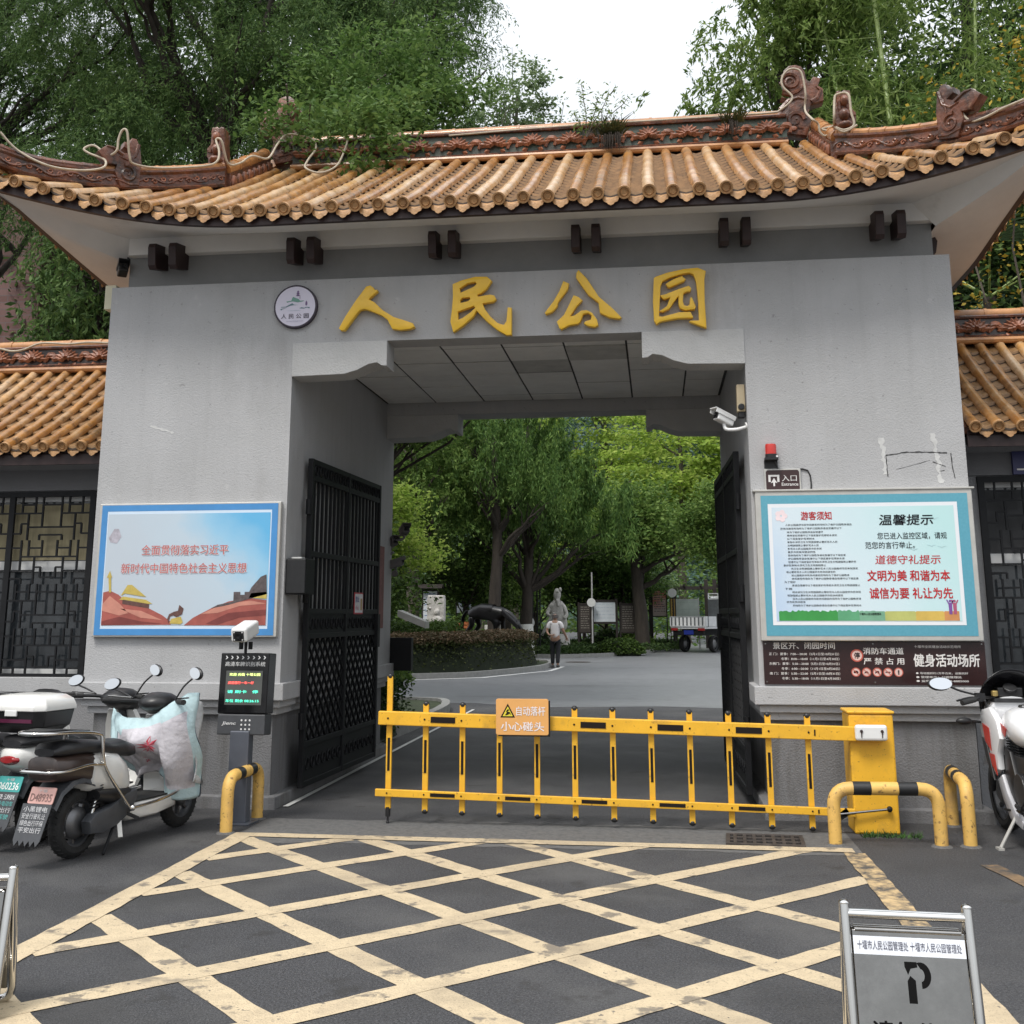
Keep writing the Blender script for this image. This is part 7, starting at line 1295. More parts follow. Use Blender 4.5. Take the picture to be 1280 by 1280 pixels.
tree('park_tree', 'dark leaning tree standing left of the parked truck', (-.62, 49.6, 0), 7.5, 0, [(.2, 0, 5.6, 2.2, 1.8, 1.2), (1.8, 0, 4.8, 1.8, 1.5, .9), (-1.4, 0, 5.0, 1.4, 1.5, .9), (-.4, 0, 6.6, 1.6, 1.6, .8)], 10000, .22, L_mid, bark_d, 57, .34, 2.0, .1, 14, nclump=90, csize=.55, lean=(-.6, 0), group='trees in the park')
tree('park_tree', 'round dark leafed tree above the truck cab', (2.9, 47.0, 0), 6, 0, [(0, 0, 5.2, 1.8, 1.6, 1.7), (.8, 0, 4.2, 1.6, 1.4, 1.0), (-.4, 0, 6.2, 1.2, 1.2, .8)], 17000, .16, L_mid, bark_d, 58, .22, 1.8, .1, 12, nclump=100, csize=.42, group='trees in the park')
tree('park_tree', 'tall dark tree filling the middle of the passage view', (-6.8, 50.5, 0), 11, 0, [(0, 0, 7.6, 2.6, 2, 2.4), (-2.6, 0, 8, 2.4, 1.8, 2.2), (1.6, 0, 7.4, 1.8, 2, 1.6)], 13000, .24, L_mid, bark_d, 59, .32, 1.9, .1, 12, nclump=110, csize=.7, group='trees in the park')
tree('park_tree', 'broad mid green tree behind the stone relief', (-12.5, 52, 0), 10, 0, [(0, 0, 6.4, 3.2, 2, 3.4), (2.8, 0, 5.2, 2.6, 1.8, 2.6), (0, 0, 10.5, 3, 2, 2.2)], 13000, .26, L_mid, bark_d, 60, .28, 1.9, .1, 12, nclump=120, csize=.7, group='trees in the park')
for k, (lab, x, y, s, sd) in enumerate((('large sunlit yellow green tree highest in the passage view', -3.2, 72, 1.5, 61), ('sunlit yellow green tree right of the juniper tip', 1.6, 66, 1.2, 62), ('sunlit yellow green tree nearest the right gate leaf', 5.4, 68, 1.0, 63), ('yellow green tree behind the tall dark tree', -11.5, 74, 1.4, 64))):
    tree('sunlit_tree', lab, (x, y, 0), 10 * s, 0, [(0, 0, 8.5 * s, 4.2 * s, 2.6, 3.0 * s), (-3 * s, 0, 6.8 * s, 2.8 * s, 2.2, 2.2 * s), (2.8 * s, 0, 6.6 * s, 2.8 * s, 2.2, 2.0 * s), (.5, 0, 11.6 * s, 2.6 * s, 2.2, 1.8 * s)], 15000, .30, L_yg, bark_g, sd, .3, 1.8, .1, 10, nclump=130, csize=.75, style='layer', up=.7, group='sunlit trees at the back of the park')
for k, (lab, x, y, h, mt_, sd) in enumerate((('bushy mid green tree behind the horse statue', -6.9, 47.5, 4.6, L_mid, 131), ('bushy dark tree right of the stone figure', -2.4, 53.5, 5.2, L_dark, 132), ('low spreading tree with bright leaves near the left gate corner', -8.6, 30.5, 4.0, L_hg, 133), ('bushy tree with pale leaves above the notice boards', -1.0, 54.5, 5.6, L_pale, 134), ('bushy mid green tree left of the stone relief', -10.8, 43.5, 5.0, L_mid, 135), ('bushy mid green tree right of the truck cab', 4.6, 55.5, 5.2, L_mid, 136), ('slender dark green tree between the two middle trunks', -5.6, 52.0, 6.0, L_mid, 137), ('fresh green bushy tree right of the stone figure', -3.6, 53.0, 5.6, L_hg, 138), ('fresh green bushy tree between horse statue and thick trunk', -7.4, 43.6, 5.4, L_hg, 139), ('mid green bushy tree close behind the dark stone boards', -1.5, 52.6, 6.4, L_jun, 140), ('tall fresh green bushy tree behind the map board', -3.6, 56.5, 8.0, L_yg, 141))):
    tree('bushy_tree', lab, (x, y, 0), h * .8, 0, [(0, 0, h * .66, 1.5, 1.2, h * .22), (.9, 0, h * .52, 1.1, 1.0, h * .16), (-.9, 0, h * .50, 1.1, 1.0, h * .18), (0, 0, h * .92, 1.0, .9, h * .14)], 8000, .17, mt_, bark_d, sd, .10, 2.0, .15, 14, nclump=80, csize=.36, group='bushy trees in the park beds')
# hill and woods at the back
m = MB(); m.grid(lambda u, v: (-160 + 320 * u, 110 + 160 * v, -1 + 88 * (math.sin(min(1, v * 1.15) * PI / 2) ** 1.1) * (.72 + .28 * math.sin(u * 9 + 1.2)) + 1.5 * math.sin(u * 70 + v * 31)), 90, 40, M('hill_green', (.03, .055, .035), .95, var=.4, scale=.08)); tag(m.obj('hill', smooth=60), kind='structure')
rng = np.random.default_rng(77); cen = []
for k in range(2600):
    u, v = rng.uniform(.30, .68), rng.uniform(0, .9) ** 1.2; x, y = -160 + 320 * u, 110 + 160 * v; z = -1 + 88 * (math.sin(min(1, v * 1.15) * PI / 2) ** 1.1) * (.72 + .28 * math.sin(u * 9 + 1.2)); s = rng.uniform(1.2, 2.6)
    d = rng.normal(size=(34, 3)); d /= np.linalg.norm(d, axis=1)[:, None]; d[:, 2] = np.abs(d[:, 2]); cen.append(np.array([x, y, z + 1.0]) + d * np.array([s, s, s * 1.3]))
o = leaf_mesh('hillside_woods', np.concatenate(cen), .85, L_far, None, rng, 1.6, 0, .6); tag(o, 'bluish green woods covering the hill behind the park', 'woods', kind='stuff')
cen = []                                   # evergreen thicket closing the back of the park
for k in range(620):
    x, y = rng.uniform(-34, 20), rng.uniform(57, 64) + rng.uniform(0, 14); z = rng.uniform(.3, 5.2); cen.append(np.array([x, y, z]) + rng.normal(size=(46, 3)) * np.array([.9, .7, .6]))
o = leaf_mesh('thicket', np.concatenate(cen), .28, L_mid, None, rng, 1.8, 0, .4); tag(o, 'dense evergreen undergrowth closing the back of the park', 'undergrowth', kind='stuff')
# hedges and shrubs
def hedge(label, fn, n, size, mats, loc, h0, seed, name='hedge', cat='hedge'):
    """clipped hedge: fn(u, v) -> (x, y) footprint, h0(u, v) height; leaves in a shell and through the body"""
    rng = np.random.default_rng(seed); t = thing(name, label, cat, loc)
    u = rng.random(n); v = rng.random(n); w = rng.random(n); top = rng.random(n) < .55; w = np.where(top, rng.uniform(.86, 1.06, n), w ** .8)
    xy = np.array([fn(a, b) for a, b in zip(u, v)]); z = np.array([h0(a, b) for a, b in zip(u, v)]) * w; cen = np.concatenate([xy, z[:, None]], 1) + rng.normal(size=(n, 3)) * size * .35
    k = w > .88
    leaf_mesh('top_growth', cen[k], size, mats[0], t, rng, 1.8, 0, .4); leaf_mesh('foliage', cen[~k], size, mats[1], t, rng, 1.8, 0, .3)
    m = MB(); vs = []; N = 26
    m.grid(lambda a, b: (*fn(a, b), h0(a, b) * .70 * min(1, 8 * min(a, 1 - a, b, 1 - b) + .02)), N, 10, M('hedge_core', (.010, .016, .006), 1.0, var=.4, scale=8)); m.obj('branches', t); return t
def isl(u, v):                              # along the island edge, v inwards
    P = [(-8.9, 27.75), (-6.4, 28.7), (-5.0, 30.2), (-3.85, 33.0), (-3.65, 35.6), (-4.3, 37.8)]; s = u * (len(P) - 1); i = min(int(s), len(P) - 2); f = s - i; a = Vector(P[i]).lerp(Vector(P[i + 1]), f); c = Vector((-8.0, 35.0)); d = (c - a).normalized(); p = a + d * (.1 + 1.7 * v); return (p.x, p.y)
hedge('clipped hedge with reddish young tips along the island kerb', isl, 42000, .085, (L_red, L_hb), (0, 0, .06), lambda a, b: 1.0 - .1 * (2 * b - 1) ** 4 - .12 * (2 * a - 1) ** 6, 71)
hedge('bright green clipped hedge behind the reddish hedge', lambda a, b: (-12.5 + 6.4 * a, 31.5 + 3.0 * b + 1.2 * a), 20000, .10, (L_hg, L_mid), (0, 0, .06), lambda a, b: 1.36 - .2 * (2 * b - 1) ** 4 - .1 * a, 72)
hedge('dark dense shrub right behind the left rear corner of the gate', lambda a, b: (-6.2 + (2.72 - .15 * b) * a + .1 * math.sin(b * 7), 14.2 + 2.3 * b), 40000, .07, (L_mid, L_dark), (0, 0, .05), lambda a, b: (1.30 - .35 * b) * (1 - .35 * (2 * a - 1) ** 4), 73, 'shrub', 'shrub')
for k, (lab, x, y, rx, h, mt_) in enumerate((('low rounded clipped shrub on the bed edge near the manhole', -1.5, 45.6, 1.05, .62, L_hg), ('rounded dark shrub at the foot of the leaning tree', -1.0, 50.4, 1.0, .8, L_mid), ('loose green shrub left of the stone relief', -10.2, 41.5, .9, 1.35, L_mid), ('dark shrub below the right stone board', -2.2, 51.0, 1.2, .9, L_dark), ('dark shrub below the standing stone figure', -4.6, 47.0, 1.2, .95, L_dark))):
    rng = np.random.default_rng(80 + k); t = thing('round_shrub', lab, 'shrub', (x, y, .08), 0, 'rounded shrubs in the park beds'); d = rng.normal(size=(2600, 3)); d /= np.linalg.norm(d, axis=1)[:, None]; d[:, 2] = np.abs(d[:, 2]); leaf_mesh('foliage', d * np.array([rx, rx * .8, h]) * rng.uniform(.75, 1.02, 2600)[:, None], .11, mt_, t, rng, 1.7, 0, .4)
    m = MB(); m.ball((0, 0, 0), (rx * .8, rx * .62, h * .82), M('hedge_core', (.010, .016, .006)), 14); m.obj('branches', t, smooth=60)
rng = np.random.default_rng(95); n = 26000; x = rng.uniform(-9, 1.2, n); y = rng.uniform(43.2, 58, n); ok = y > 43.6 + np.maximum(0, (x + 3.6)) * 1.45; cen = np.stack([x, y, .1 + rng.uniform(0, .30, n)], 1)[ok]; o = leaf_mesh('ground_cover', cen, .16, L_dark, None, rng, 2.6, -.2, .2); tag(o, 'dark green ground cover filling the far planting bed', 'ground cover', kind='stuff')
# ---------------------------------------------------------------- things in the park: people, statues, boards, truck
def skin(name, V, E, mat, parent, sub=2, root=0, smooth=True):
    """one continuous body grown over a skeleton: V = [(x, y, z, r)], E = [(i, j)]"""
    me = bpy.data.meshes.new(name); me.from_pydata([v[:3] for v in V], E, []); o = bpy.data.objects.new(name, me); COL.objects.link(o)
    o.modifiers.new('skin', 'SKIN'); sl = me.skin_vertices[0].data
    for i, v in enumerate(V): sl[i].radius = (v[3], v[4] if len(v) > 4 else v[3]); sl[i].use_root = (i == root)
    o.modifiers.new('sub', 'SUBSURF').levels = sub; o.modifiers['sub'].render_levels = sub
    dg = bpy.context.evaluated_depsgraph_get(); m2 = bpy.data.meshes.new_from_object(o.evaluated_get(dg)); bpy.data.objects.remove(o); m2.materials.clear(); m2.materials.append(mat); m2.shade_smooth()
    o = bpy.data.objects.new(name, m2); COL.objects.link(o); o.parent = parent; return o
skin_m = M('skin_tone', (.30, .175, .12), .6, var=.08); cloth_w = M('shirt_white', (.62, .60, .60), .9, var=.06, scale=20); cloth_k = M('trousers_black', (.014, .015, .018), .9, var=.3, scale=15); hair_g = M('hair_grey', (.12, .11, .105), .9, var=.3, scale=40)
p = thing('person', 'man in white short sleeved shirt and black trousers walking away, one hand behind his back', 'person', (-3.15, 35.0, .004), -.05)
V = [(0, 0, .88, .13, .10), (0, .0, 1.05, .13, .095), (0, .01, 1.24, .155, .10), (0, .0, 1.36, .10, .07), (0, .01, 1.42, .052), (0, .03, 1.49, .075, .085), (0, .035, 1.56, .08, .095), (0, .02, 1.625, .055, .06),
     (-.17, 0, 1.335, .062), (-.255, -.04, 1.10, .040), (-.17, -.15, .985, .026), (-.04, -.165, .98, .017), (.17, 0, 1.335, .062), (.26, .0, 1.10, .045), (.33, .10, .93, .033), (.345, .13, .87, .030),
     (-.085, 0, .80, .085), (-.09, .05, .46, .058), (-.09, .01, .10, .040), (-.09, .10, .04, .035), (.085, 0, .80, .085), (.09, -.04, .46, .058), (.09, -.14, .11, .040), (.09, -.06, .045, .035)]
E_ = [(0, 1), (1, 2), (2, 3), (3, 4), (4, 5), (5, 6), (6, 7), (3, 8), (8, 9), (9, 10), (10, 11), (3, 12), (12, 13), (13, 14), (14, 15), (0, 16), (16, 17), (17, 18), (18, 19), (0, 20), (20, 21), (21, 22), (22, 23)]
def fingers(base, d, up, k0):
    base, d, up = Vector(base), Vector(d).normalized(), Vector(up).normalized(); s = d.cross(up).normalized()
    for i, l in enumerate((.05, .058, .062, .056)):
        b = base + s * (.022 * (i - 1.5)); a = len(V); q = [b + d * .015, b + d * (.03 + l * .4) - up * .006, b + d * (.03 + l * .8) - up * .022]
        V.extend([(*q[0], .008), (*q[1], .007), (*q[2], .006)]); E_.extend([(k0, a), (a, a + 1), (a + 1, a + 2)])
    b = base - s * .03; a = len(V); V.extend([(*(b - d * .01), .011), (*(b + d * .03 - up * .01 - s * .012), .009)]); E_.extend([(k0, a), (a, a + 1)])
fingers((-.04, -.17, .98), (1, -.1, -.05), (0, -1, 0), 11); fingers((.345, .13, .87), (.15, .2, -1), (0, 1, .2), 15)
skin('body', V, E_, skin_m, p)
m = MB()
for s in (-1, 1): m.ball((s * .088, .03, 1.545), (.012, .025, .035), skin_m, 8)
m.ball((0, .135, 1.535), (.014, .022, .02), skin_m, 8); m.obj('ears_and_nose', p, smooth=60)
skin('shirt', [(0, 0, .85, .155, .125), (0, 0, 1.05, .15, .115), (0, .01, 1.24, .175, .12), (0, 0, 1.365, .10, .075), (-.17, 0, 1.345, .08), (-.235, -.02, 1.165, .068), (.17, 0, 1.345, .08), (.235, 0, 1.165, .068), (0, .01, 1.405, .066)], [(0, 1), (1, 2), (2, 3), (3, 4), (4, 5), (3, 6), (6, 7), (3, 8)], cloth_w, p)
skin('trousers', [(0, 0, .90, .142, .115), (-.085, 0, .78, .10), (-.09, .05, .46, .078), (-.09, .015, .10, .062), (.085, 0, .78, .10), (.09, -.04, .46, .078), (.09, -.135, .12, .062)], [(0, 1), (1, 2), (2, 3), (0, 4), (4, 5), (5, 6)], cloth_k, p)
for s, y, z in ((-1, .01, 0), (1, -.12, .01)): m = MB(); m.loft([[(s * .09 + x * w, y + yy, z + zz) for x, zz in ((-1, .01), (1, .01), (1, h), (0, h * 1.2), (-1, h))] for yy, w, h in ((-.08, .03, .05), (-.05, .042, .075), (.05, .045, .07), (.13, .045, .05), (.17, .025, .035))], black_p); m.obj('shoe', p, smooth=50)
m = MB()
rr = random.Random(2)
for k in range(150):
    a = rr.uniform(PI * .95, PI * 2.05); z = rr.uniform(1.50, 1.60); q = Vector((.09 * math.cos(a), .03 + .105 * math.sin(a), z)); m.ball(q, (.012, .012, .02), hair_g, 5)
m.obj('hair', p, smooth=60)
# grazing horse statue
hs_m = M('black_bronze', (.012, .012, .014), .32, .3, var=.4, scale=5, bump=.15, bscale=12); hs = thing('horse_statue', 'black statue of a grazing horse standing behind the hedges', 'statue', (-5.50, 36.6, .46), -.38)
m = MB(); m.loft([[(x * 1.25 * w, y * .5 * w, z) for x, y in ((-1, -1), (1, -1), (1, 1), (-1, 1))] for z, w in ((-.36, 1.05), (-.02, 1.0), (0, .96))], M('plinth_stone', (.25, .24, .22), .9, var=.2, bump=.3)); m.obj('plinth', hs)
skin('body', [(0, 0, 1.24, .23, .265), (-.45, 0, 1.29, .22, .26), (-.72, 0, 1.24, .13, .16), (.42, 0, 1.23, .20, .26), (.66, 0, 1.22, .12, .17), (.94, 0, 1.02, .085, .125), (1.16, 0, .76, .075, .11), (1.32, 0, .56, .055, .065), (1.42, 0, .42, .045, .05),
      (.48, .13, .95, .10), (.52, .13, .55, .055), (.49, .13, .18, .042), (.53, .13, .05, .055), (.40, -.13, .95, .10), (.34, -.13, .55, .055), (.30, -.13, .18, .042), (.34, -.13, .05, .055),
      (-.50, .14, 1.06, .14), (-.40, .15, .80, .09), (-.66, .15, .52, .06), (-.60, .15, .17, .042), (-.55, .15, .05, .055), (-.55, -.14, 1.06, .14), (-.52, -.15, .80, .09), (-.80, -.15, .52, .06), (-.78, -.15, .17, .042), (-.73, -.15, .05, .055)],
     [(0, 1), (1, 2), (0, 3), (3, 4), (4, 5), (5, 6), (6, 7), (7, 8), (3, 9), (9, 10), (10, 11), (11, 12), (3, 13), (13, 14), (14, 15), (15, 16), (1, 17), (17, 18), (18, 19), (19, 20), (20, 21), (1, 22), (22, 23), (23, 24), (24, 25), (25, 26)], hs_m, hs)
m = MB()
for k in range(16):
    a = k * .4; m.tube(smooth_path([(-.80, .05 * math.cos(a), 1.28), (-.95, .07 * math.cos(a), 1.05), (-1.0 + .03 * math.sin(a), .08 * math.cos(a), .6), (-.94 + .05 * math.sin(a), .06 * math.cos(a), .28)], 4), .022, hs_m, 5)
m.obj('tail', hs, smooth=60)
m = MB()
for k in range(26):
    t = k / 25; b = Vector((.55, 0, 1.38)).lerp(Vector((1.14, 0, .90)), t); m.tube(smooth_path([b, b + Vector((.05, -.12, -.04)), b + Vector((.06, -.17, -.22))], 3), .016, hs_m, 5)
for s in (-1, 1): m.cyl((1.14, s * .06, .86), (1.13, s * .09, 1.0), .028, hs_m, 8, None, .008)
m.obj('mane', hs, smooth=60)
# stone relief and standing stone figure
st_m = M('pale_stone', (.52, .50, .47), .9, var=.22, scale=8, bump=.7, bscale=14, col2=(.30, .285, .26), thr=(.55, .85))
sr_ = thing('stone_relief', 'pale upright stone slab carved with a seated figure', 'stone relief', (-7.5, 38.0, .08)); m = MB(); m.loft([[(x * w, y, z) for x, y in ((-.3, -.12), (.3, -.12), (.32, .12), (-.32, .12))] for z, w in ((0, 1.05), (.5, 1.0), (1.4, .98), (2.0, 1.0), (2.18, .92))], st_m); m.obj('slab', sr_, bevel=.03)
m = MB(); m.ball((.05, -.13, 1.62), (.10, .07, .12), st_m, 12); m.ball((.05, -.12, 1.30), (.17, .08, .22), st_m, 12); m.ball((.0, -.14, 1.05), (.25, .10, .10), st_m, 12); m.tube([(-.10, -.15, 1.40), (-.18, -.18, 1.2), (-.05, -.2, 1.1)], .045, st_m, 8); m.tube([(.20, -.15, 1.40), (.24, -.18, 1.2), (.10, -.2, 1.1)], .045, st_m, 8)
for x, z, r in ((-.15, .75, .10), (.1, .7, .12), (-.2, 1.75, .06), (.2, .95, .07), (-.18, 1.25, .06)): m.ball((x, -.12, z), (r, .05, r * .7), st_m, 8)
m.obj('carved_figure', sr_, smooth=60)
sf = thing('stone_figure', 'weathered pale stone figure with a long beard standing behind the walking man', 'statue', (-4.12, 46.8, .08)); 
m = MB(); m.loft([ring(0, 1, -1, 1, 3)] and [[(x * w, y * w * .8, z) for x, y in [(math.cos(k * PI / 5), math.sin(k * PI / 5)) for k in range(10)]] for z, w in ((0, .55), (.5, .52), (.75, .46))], st_m); m.obj('plinth', sf)
skin('body', [(.05, 0, .8, .44, .30), (.05, 0, 1.3, .40, .28), (.02, 0, 1.75, .34, .25), (0, 0, 2.02, .22, .18), (0, -.02, 2.2, .10), (.02, -.04, 2.42, .16, .17), (.0, -.02, 2.62, .10), (-.26, -.05, 1.85, .12), (-.42, -.2, 1.55, .09), (-.2, -.32, 1.45, .07), (.28, -.05, 1.85, .12), (.42, -.16, 1.5, .09), (.30, -.32, 1.35, .07), (.05, -.20, 2.1, .08, .06), (.06, -.25, 1.85, .05)], [(0, 1), (1, 2), (2, 3), (3, 4), (4, 5), (5, 6), (3, 7), (7, 8), (8, 9), (3, 10), (10, 11), (11, 12), (4, 13), (13, 14)], st_m, sf)
m = MB(); m.cyl((-.62, -.2, .7), (-.12, -.42, 1.62), .06, st_m, 10); m.ball((.05, -.2, 2.46), (.05, .04, .05), st_m, 8); m.ball((.14, -.06, 2.55), (.07, .08, .10), st_m, 8); m.obj('staff', sf, smooth=60)
# boards and posts
dkw = M('dark_wood', (.022, .016, .014), .7, var=.3, scale=10)
def board(name, label, cat, x, y, w, z0, z1, face, posts=True, roof=False, text=None, frame=.07, group=None, fm=None):
    t = thing(name, label, cat, (x, y, .05), 0, group); m = MB()
    for s in (-1, 1): m.box(s * w / 2 - (frame if s > 0 else 0), s * w / 2 + (frame if s < 0 else 0), -.06, .06, 0, z1 + .05, fm or dkw)
    m.box(-w / 2 + frame, w / 2 - frame, -.05, .05, z1 - frame, z1, fm or dkw); m.box(-w / 2 + frame, w / 2 - frame, -.05, .05, z0, z0 + frame, fm or dkw); m.obj('frame', t, bevel=.006)
    m = MB(); m.box(-w / 2 + frame, w / 2 - frame, -.03, .02, z0 + frame, z1 - frame, face); m.obj('panel', t)
    if roof: m = MB(); m.loft([[(xx, -.25, z1 + .05), (xx, 0, z1 + .2), (xx, .25, z1 + .05), (xx, 0, z1 + .14)] for xx in (-w / 2 - .15, w / 2 + .15)], dkw); m.obj('roof', t)
    if text:
        m = MB(); rr = random.Random(int(x * 10) + 50)
        for k in range(text[0]):
            zz = z1 - frame - .08 - k * (z1 - z0 - .3) / text[0]; xx = -w / 2 + frame + .06
            while xx < w / 2 - frame - .1: l = rr.uniform(.04, .16); m.box(xx, min(xx + l, w / 2 - frame - .05), -.034, -.031, zz - text[1], zz, text[2]); xx += l + .03
        m.obj('printed_lines', t)
    return t
bw = M('board_white', (.62, .66, .70), .4, var=.08, scale=3); bd = M('board_dark_stone', (.05, .04, .035), .6, var=.3, scale=6); tg = M('text_grey', (.25, .23, .2), .7); brd = M('board_red_fade', (.45, .36, .33), .5, var=.3, scale=2, col2=(.42, .08, .03), thr=(.45, .6), stretch=(.3, 1, 1)); bpale = M('board_pale_green', (.42, .48, .44), .3, var=.15, scale=2); byel = M('board_yellow', (.52, .33, .08), .5, var=.15, scale=5); gsty = M('text_dark', (.06, .06, .07), .6)
board('notice_stand', 'white map board in a dark frame between two dark stone boards', 'notice stand', -2.3, 50, 1.15, 1.15, 2.2, bw, text=(5, .02, M('text_pale', (.45, .52, .60), .6)), frame=.10)
board('notice_stand', 'dark inscribed stone board left of the white map board', 'notice stand', -3.18, 50.1, .62, .75, 2.05, bd, text=(10, .03, tg))
board('notice_stand', 'dark inscribed stone board right of the white map board', 'notice stand', -1.28, 50.1, .75, .75, 2.05, bd, text=(10, .03, tg))
board('notice_stand', 'white board with a yellow head and small roof behind the stone relief', 'notice stand', -8.15, 40.2, .62, 1.0, 2.45, bw, roof=True, text=(6, .03, M('text_blue', (.15, .22, .4), .6)), frame=.05)
board('notice_stand', 'white and blue board half hidden left of the horse statue', 'notice stand', -7.9, 46.0, .7, 1.6, 2.2, M('board_white_blue', (.58, .64, .70), .5, var=.2, scale=4, col2=(.10, .22, .35), thr=(.5, .6)), frame=.04)
board('notice_stand', 'red and white board behind the black lattice post', 'notice stand', -6.1, 54, .9, 1.0, 2.7, brd, text=(6, .03, gsty), frame=.04)
board('notice_stand', 'red and white board with dark lines under the pergola beam', 'notice stand', .12, 53.2, .72, 1.45, 2.7, brd, text=(9, .03, gsty), frame=.05)
board('notice_stand', 'pale green glass notice case standing behind the truck bed', 'notice stand', 1.36, 52.2, 1.1, 1.0, 2.25, bpale, text=(3, .02, M('text_green', (.30, .36, .33), .6)), frame=.05, fm=M('case_frame', (.45, .46, .45), .4, .5))
board('notice_stand', 'narrow yellow board below a white disc left of the glass case', 'notice stand', .72, 51.9, .28, 1.25, 2.3, byel, text=(6, .05, M('text_brown', (.2, .1, .03), .6)), frame=.04)
def disc_sign(label, x, y, z, tilt, pole_h, polem, r=.19):
    t = thing('round_sign', label, 'round sign', (x, y, .05)); m = MB(); m.cyl((.03, .05, 0), (.03, .05, pole_h), .035, polem, 10); m.obj('pole', t, smooth=50); A = Matrix.Translation((0, 0, z)) @ Matrix.Rotation(tilt, 4, 'Y'); m = MB(); m.lathe([(0, 0), (r * .93, 0), (r, .012), (r, .04), (0, .045)], M('disc_white', (.70, .70, .69), .4, var=.05), 24, A @ FAC(-.02)); m.obj('disc', t, smooth=40); m = MB(); m.box(-.02, .02, -.03, -.022, -.09, .06, tg, A); m.obj('symbol', t)
disc_sign('white round disc on a pale pole beside the white map board', -2.86, 49.7, 2.08, 0, 3.4, M('pole_pale', (.5, .5, .5), .5))
disc_sign('white round disc tilted on the black lattice post', -5.0, 44.0, 1.25, .8, 1.5, dkw, .24)
disc_sign('white round disc above the narrow yellow board', .70, 51.7, 2.52, 0, 2.7, dkw, .2)
t = thing('lattice_post', 'black lattice post of thin bars between two limed tree trunks', 'post', (-4.72, 44.4, .05)); m = MB()
for x, y in ((-.14, -.1), (.14, -.1), (0, .12)): m.cyl((x, y, 0), (x, y, 3.1), .03, iron, 8)
m.obj('uprights', t, smooth=50); m = MB()
for z in (.5, 1.1, 1.7, 2.3, 2.9): m.bar((-.14, -.1, z), (.14, -.1, z), .02, .02, iron); m.bar((.14, -.1, z), (0, .12, z), .02, .02, iron); m.bar((0, .12, z), (-.14, -.1, z), .02, .02, iron)
m.obj('ties', t)
pl = thing('planter_box', 'orange wooden planter with green plants left of the horse statue', 'planter', (-6.9, 39.6, .08)); om = M('planter_orange', (.42, .13, .04), .7, var=.2, scale=8); m = MB(); m.loft([[(-.22 * k, -.2 * k, z), (.22 * k, -.2 * k, z), (.22 * k, .2 * k, z), (-.22 * k, .2 * k, z)] for z, k in ((.75, .9), (1.28, 1.1))], om)
for z in (.86, .98, 1.1, 1.22): m.box(-.26, .26, -.235, -.228, z - .03, z + .03, om)
m.box(-.2, -.14, -.16, -.10, 0, .75, om); m.box(.14, .2, -.16, -.10, 0, .75, om); m.box(-.2, -.14, .1, .16, 0, .75, om); m.box(.14, .2, .1, .16, 0, .75, om); m.obj('box', pl); rng = np.random.default_rng(3); leaf_mesh('plants', np.array([0, 0, 1.35]) + rng.normal(size=(400, 3)) * np.array([.15, .12, .10]), .1, L_hg, pl, rng, 2, 0, .4)
# pergola and low building at the back
pg_ = thing('pergola', 'dark wooden pergola beam and posts behind the truck', 'pergola', (2.0, 54.5, .05)); m = MB(); m.box(-2.5, 4.5, -.1, .1, 2.72, 2.88, dkw); m.obj('beam', pg_)
for x in (-2.3, -1.15, .35, .75, 2.0, 3.8): m = MB(); m.box(x - .09, x + .09, -.09, .09, 0, 2.72 if x not in (.35, .75) else 3.2, dkw); m.obj('post', pg_)
for k in range(9): m = MB(); x = -2.3 + k * .8; m.box(x - .04, x + .04, -.8, .9, 2.885, 2.98, dkw); m.obj('rafter', pg_)
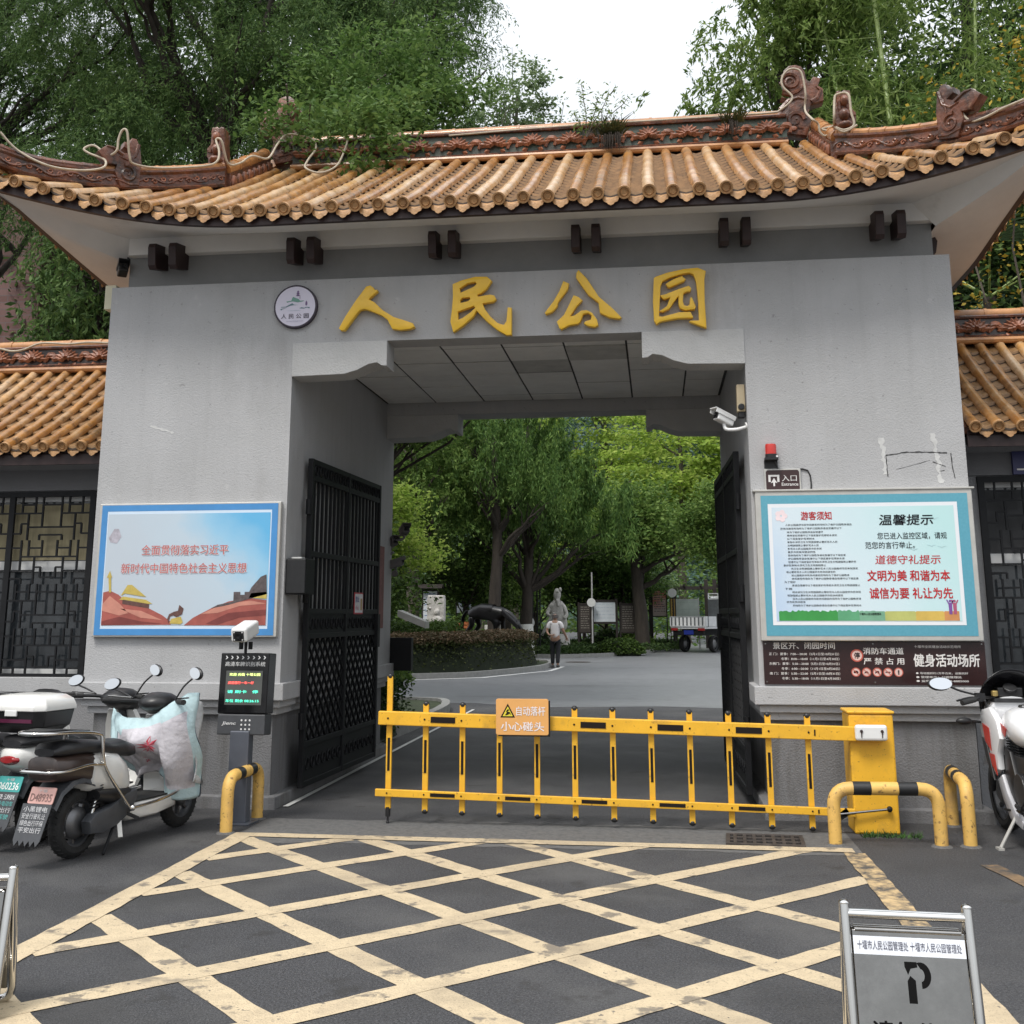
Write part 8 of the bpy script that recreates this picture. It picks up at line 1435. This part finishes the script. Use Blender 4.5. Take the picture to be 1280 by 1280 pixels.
# parked light truck, seen from its rear
tk = thing('parked_truck', 'white light truck with empty flatbed parked behind the right gate leaf', 'truck', (1.28, 49.2, .004), math.radians(58)); tw_ = M('truck_white', (.74, .75, .76), .4, var=.1, scale=4, col2=(.25, .24, .23), thr=(.6, .8)); tg_ = M('truck_grey', (.16, .17, .18), .5, .3, var=.2)
m = MB(); m.box(0.02, 3.3, -.84, .84, 1.0, 1.1, tw_); m.obj('bed', tk, bevel=.01)
m = MB(); m.box(-.03, .02, -.86, .86, 1.1, 1.52, tw_)
for k in range(9): y = -.76 + k * .19; m.box(-.045, -.031, y - .035, y + .035, 1.14, 1.48, tg_)
m.box(-.04, -.031, -.84, .84, 1.49, 1.515, tg_); m.obj('tailgate', tk, bevel=.006)
for s in (-1, 1):
    m = MB(); m.box(.03, 3.3, s * .86 - .025, s * .86 + .025, 1.1, 1.52, tw_)
    for k in range(5): m.box(.2 + k * .75, .25 + k * .75, s * .89 - .012, s * .89 + .012, 1.08, 1.53, tg_)
    m.obj('side_panel', tk, bevel=.006)
m = MB(); m.box(3.3, 3.36, -.84, .84, 1.1, 2.3, tg_)
for z in (2.3, 2.42, 2.54): m.box(3.29, 3.33, -.80, .80, z - .02, z + .02, tw_)
for y in (-.80, -.3, .3, .80): m.box(3.285, 3.335, y - .02, y + .02, 2.3, 2.56, tw_)
m.obj('headboard', tk)
m = MB(); m.loft([[(x, -w, z) for w in (1,)] and [(x0, -.85, z0), (x1, -.85, z0), (x1b, -.80, z1), (x0, -.80, z1)] for x0, x1, x1b, z0, z1 in ()] or [[(3.45, y, .75), (5.0, y, .75), (5.05, y, 1.45), (4.75, y * .95, 2.35), (3.5, y * .95, 2.40)] for y in (-.88, .88)], tw_); o = m.obj('cab', tk, bevel=.04, seg=3)
m = MB(); m.box(3.425, 3.445, -.45, .45, 1.75, 2.2, glass_m); 
m.obj('rear_window', o)
m = MB(); m.add([(3.75, -.886, 1.55), (4.75, -.886, 1.55), (4.6, -.855, 2.2), (3.75, -.855, 2.2)], [(0, 1, 2, 3)], glass_m); m.obj('side_window', o)
m = MB(); m.box(.1, 4.6, -.35, -.25, .72, .98, iron); m.box(.1, 4.6, .25, .35, .72, .98, iron); m.box(.05, .12, -.75, .75, .72, .92, iron); m.obj('chassis', tk)
for x in (.95, 4.1):
    for s in (-1, 1): wheel(tk, x, .36, .24, .19, 'wheel', s * .72)
m = MB(); m.box(.02, .05, -.26, .20, .76, .94, M('plate_blue', (.015, .03, .22), .4)); m.obj('number_plate', tk)
for s in (-1, 1): m = MB(); m.box(.0, .05, s * .66 - .16, s * .66 + .16, .93, 1.03, M('lamp_tail', (.28, .02, .02), .3)); m.obj('tail_lamp', tk)
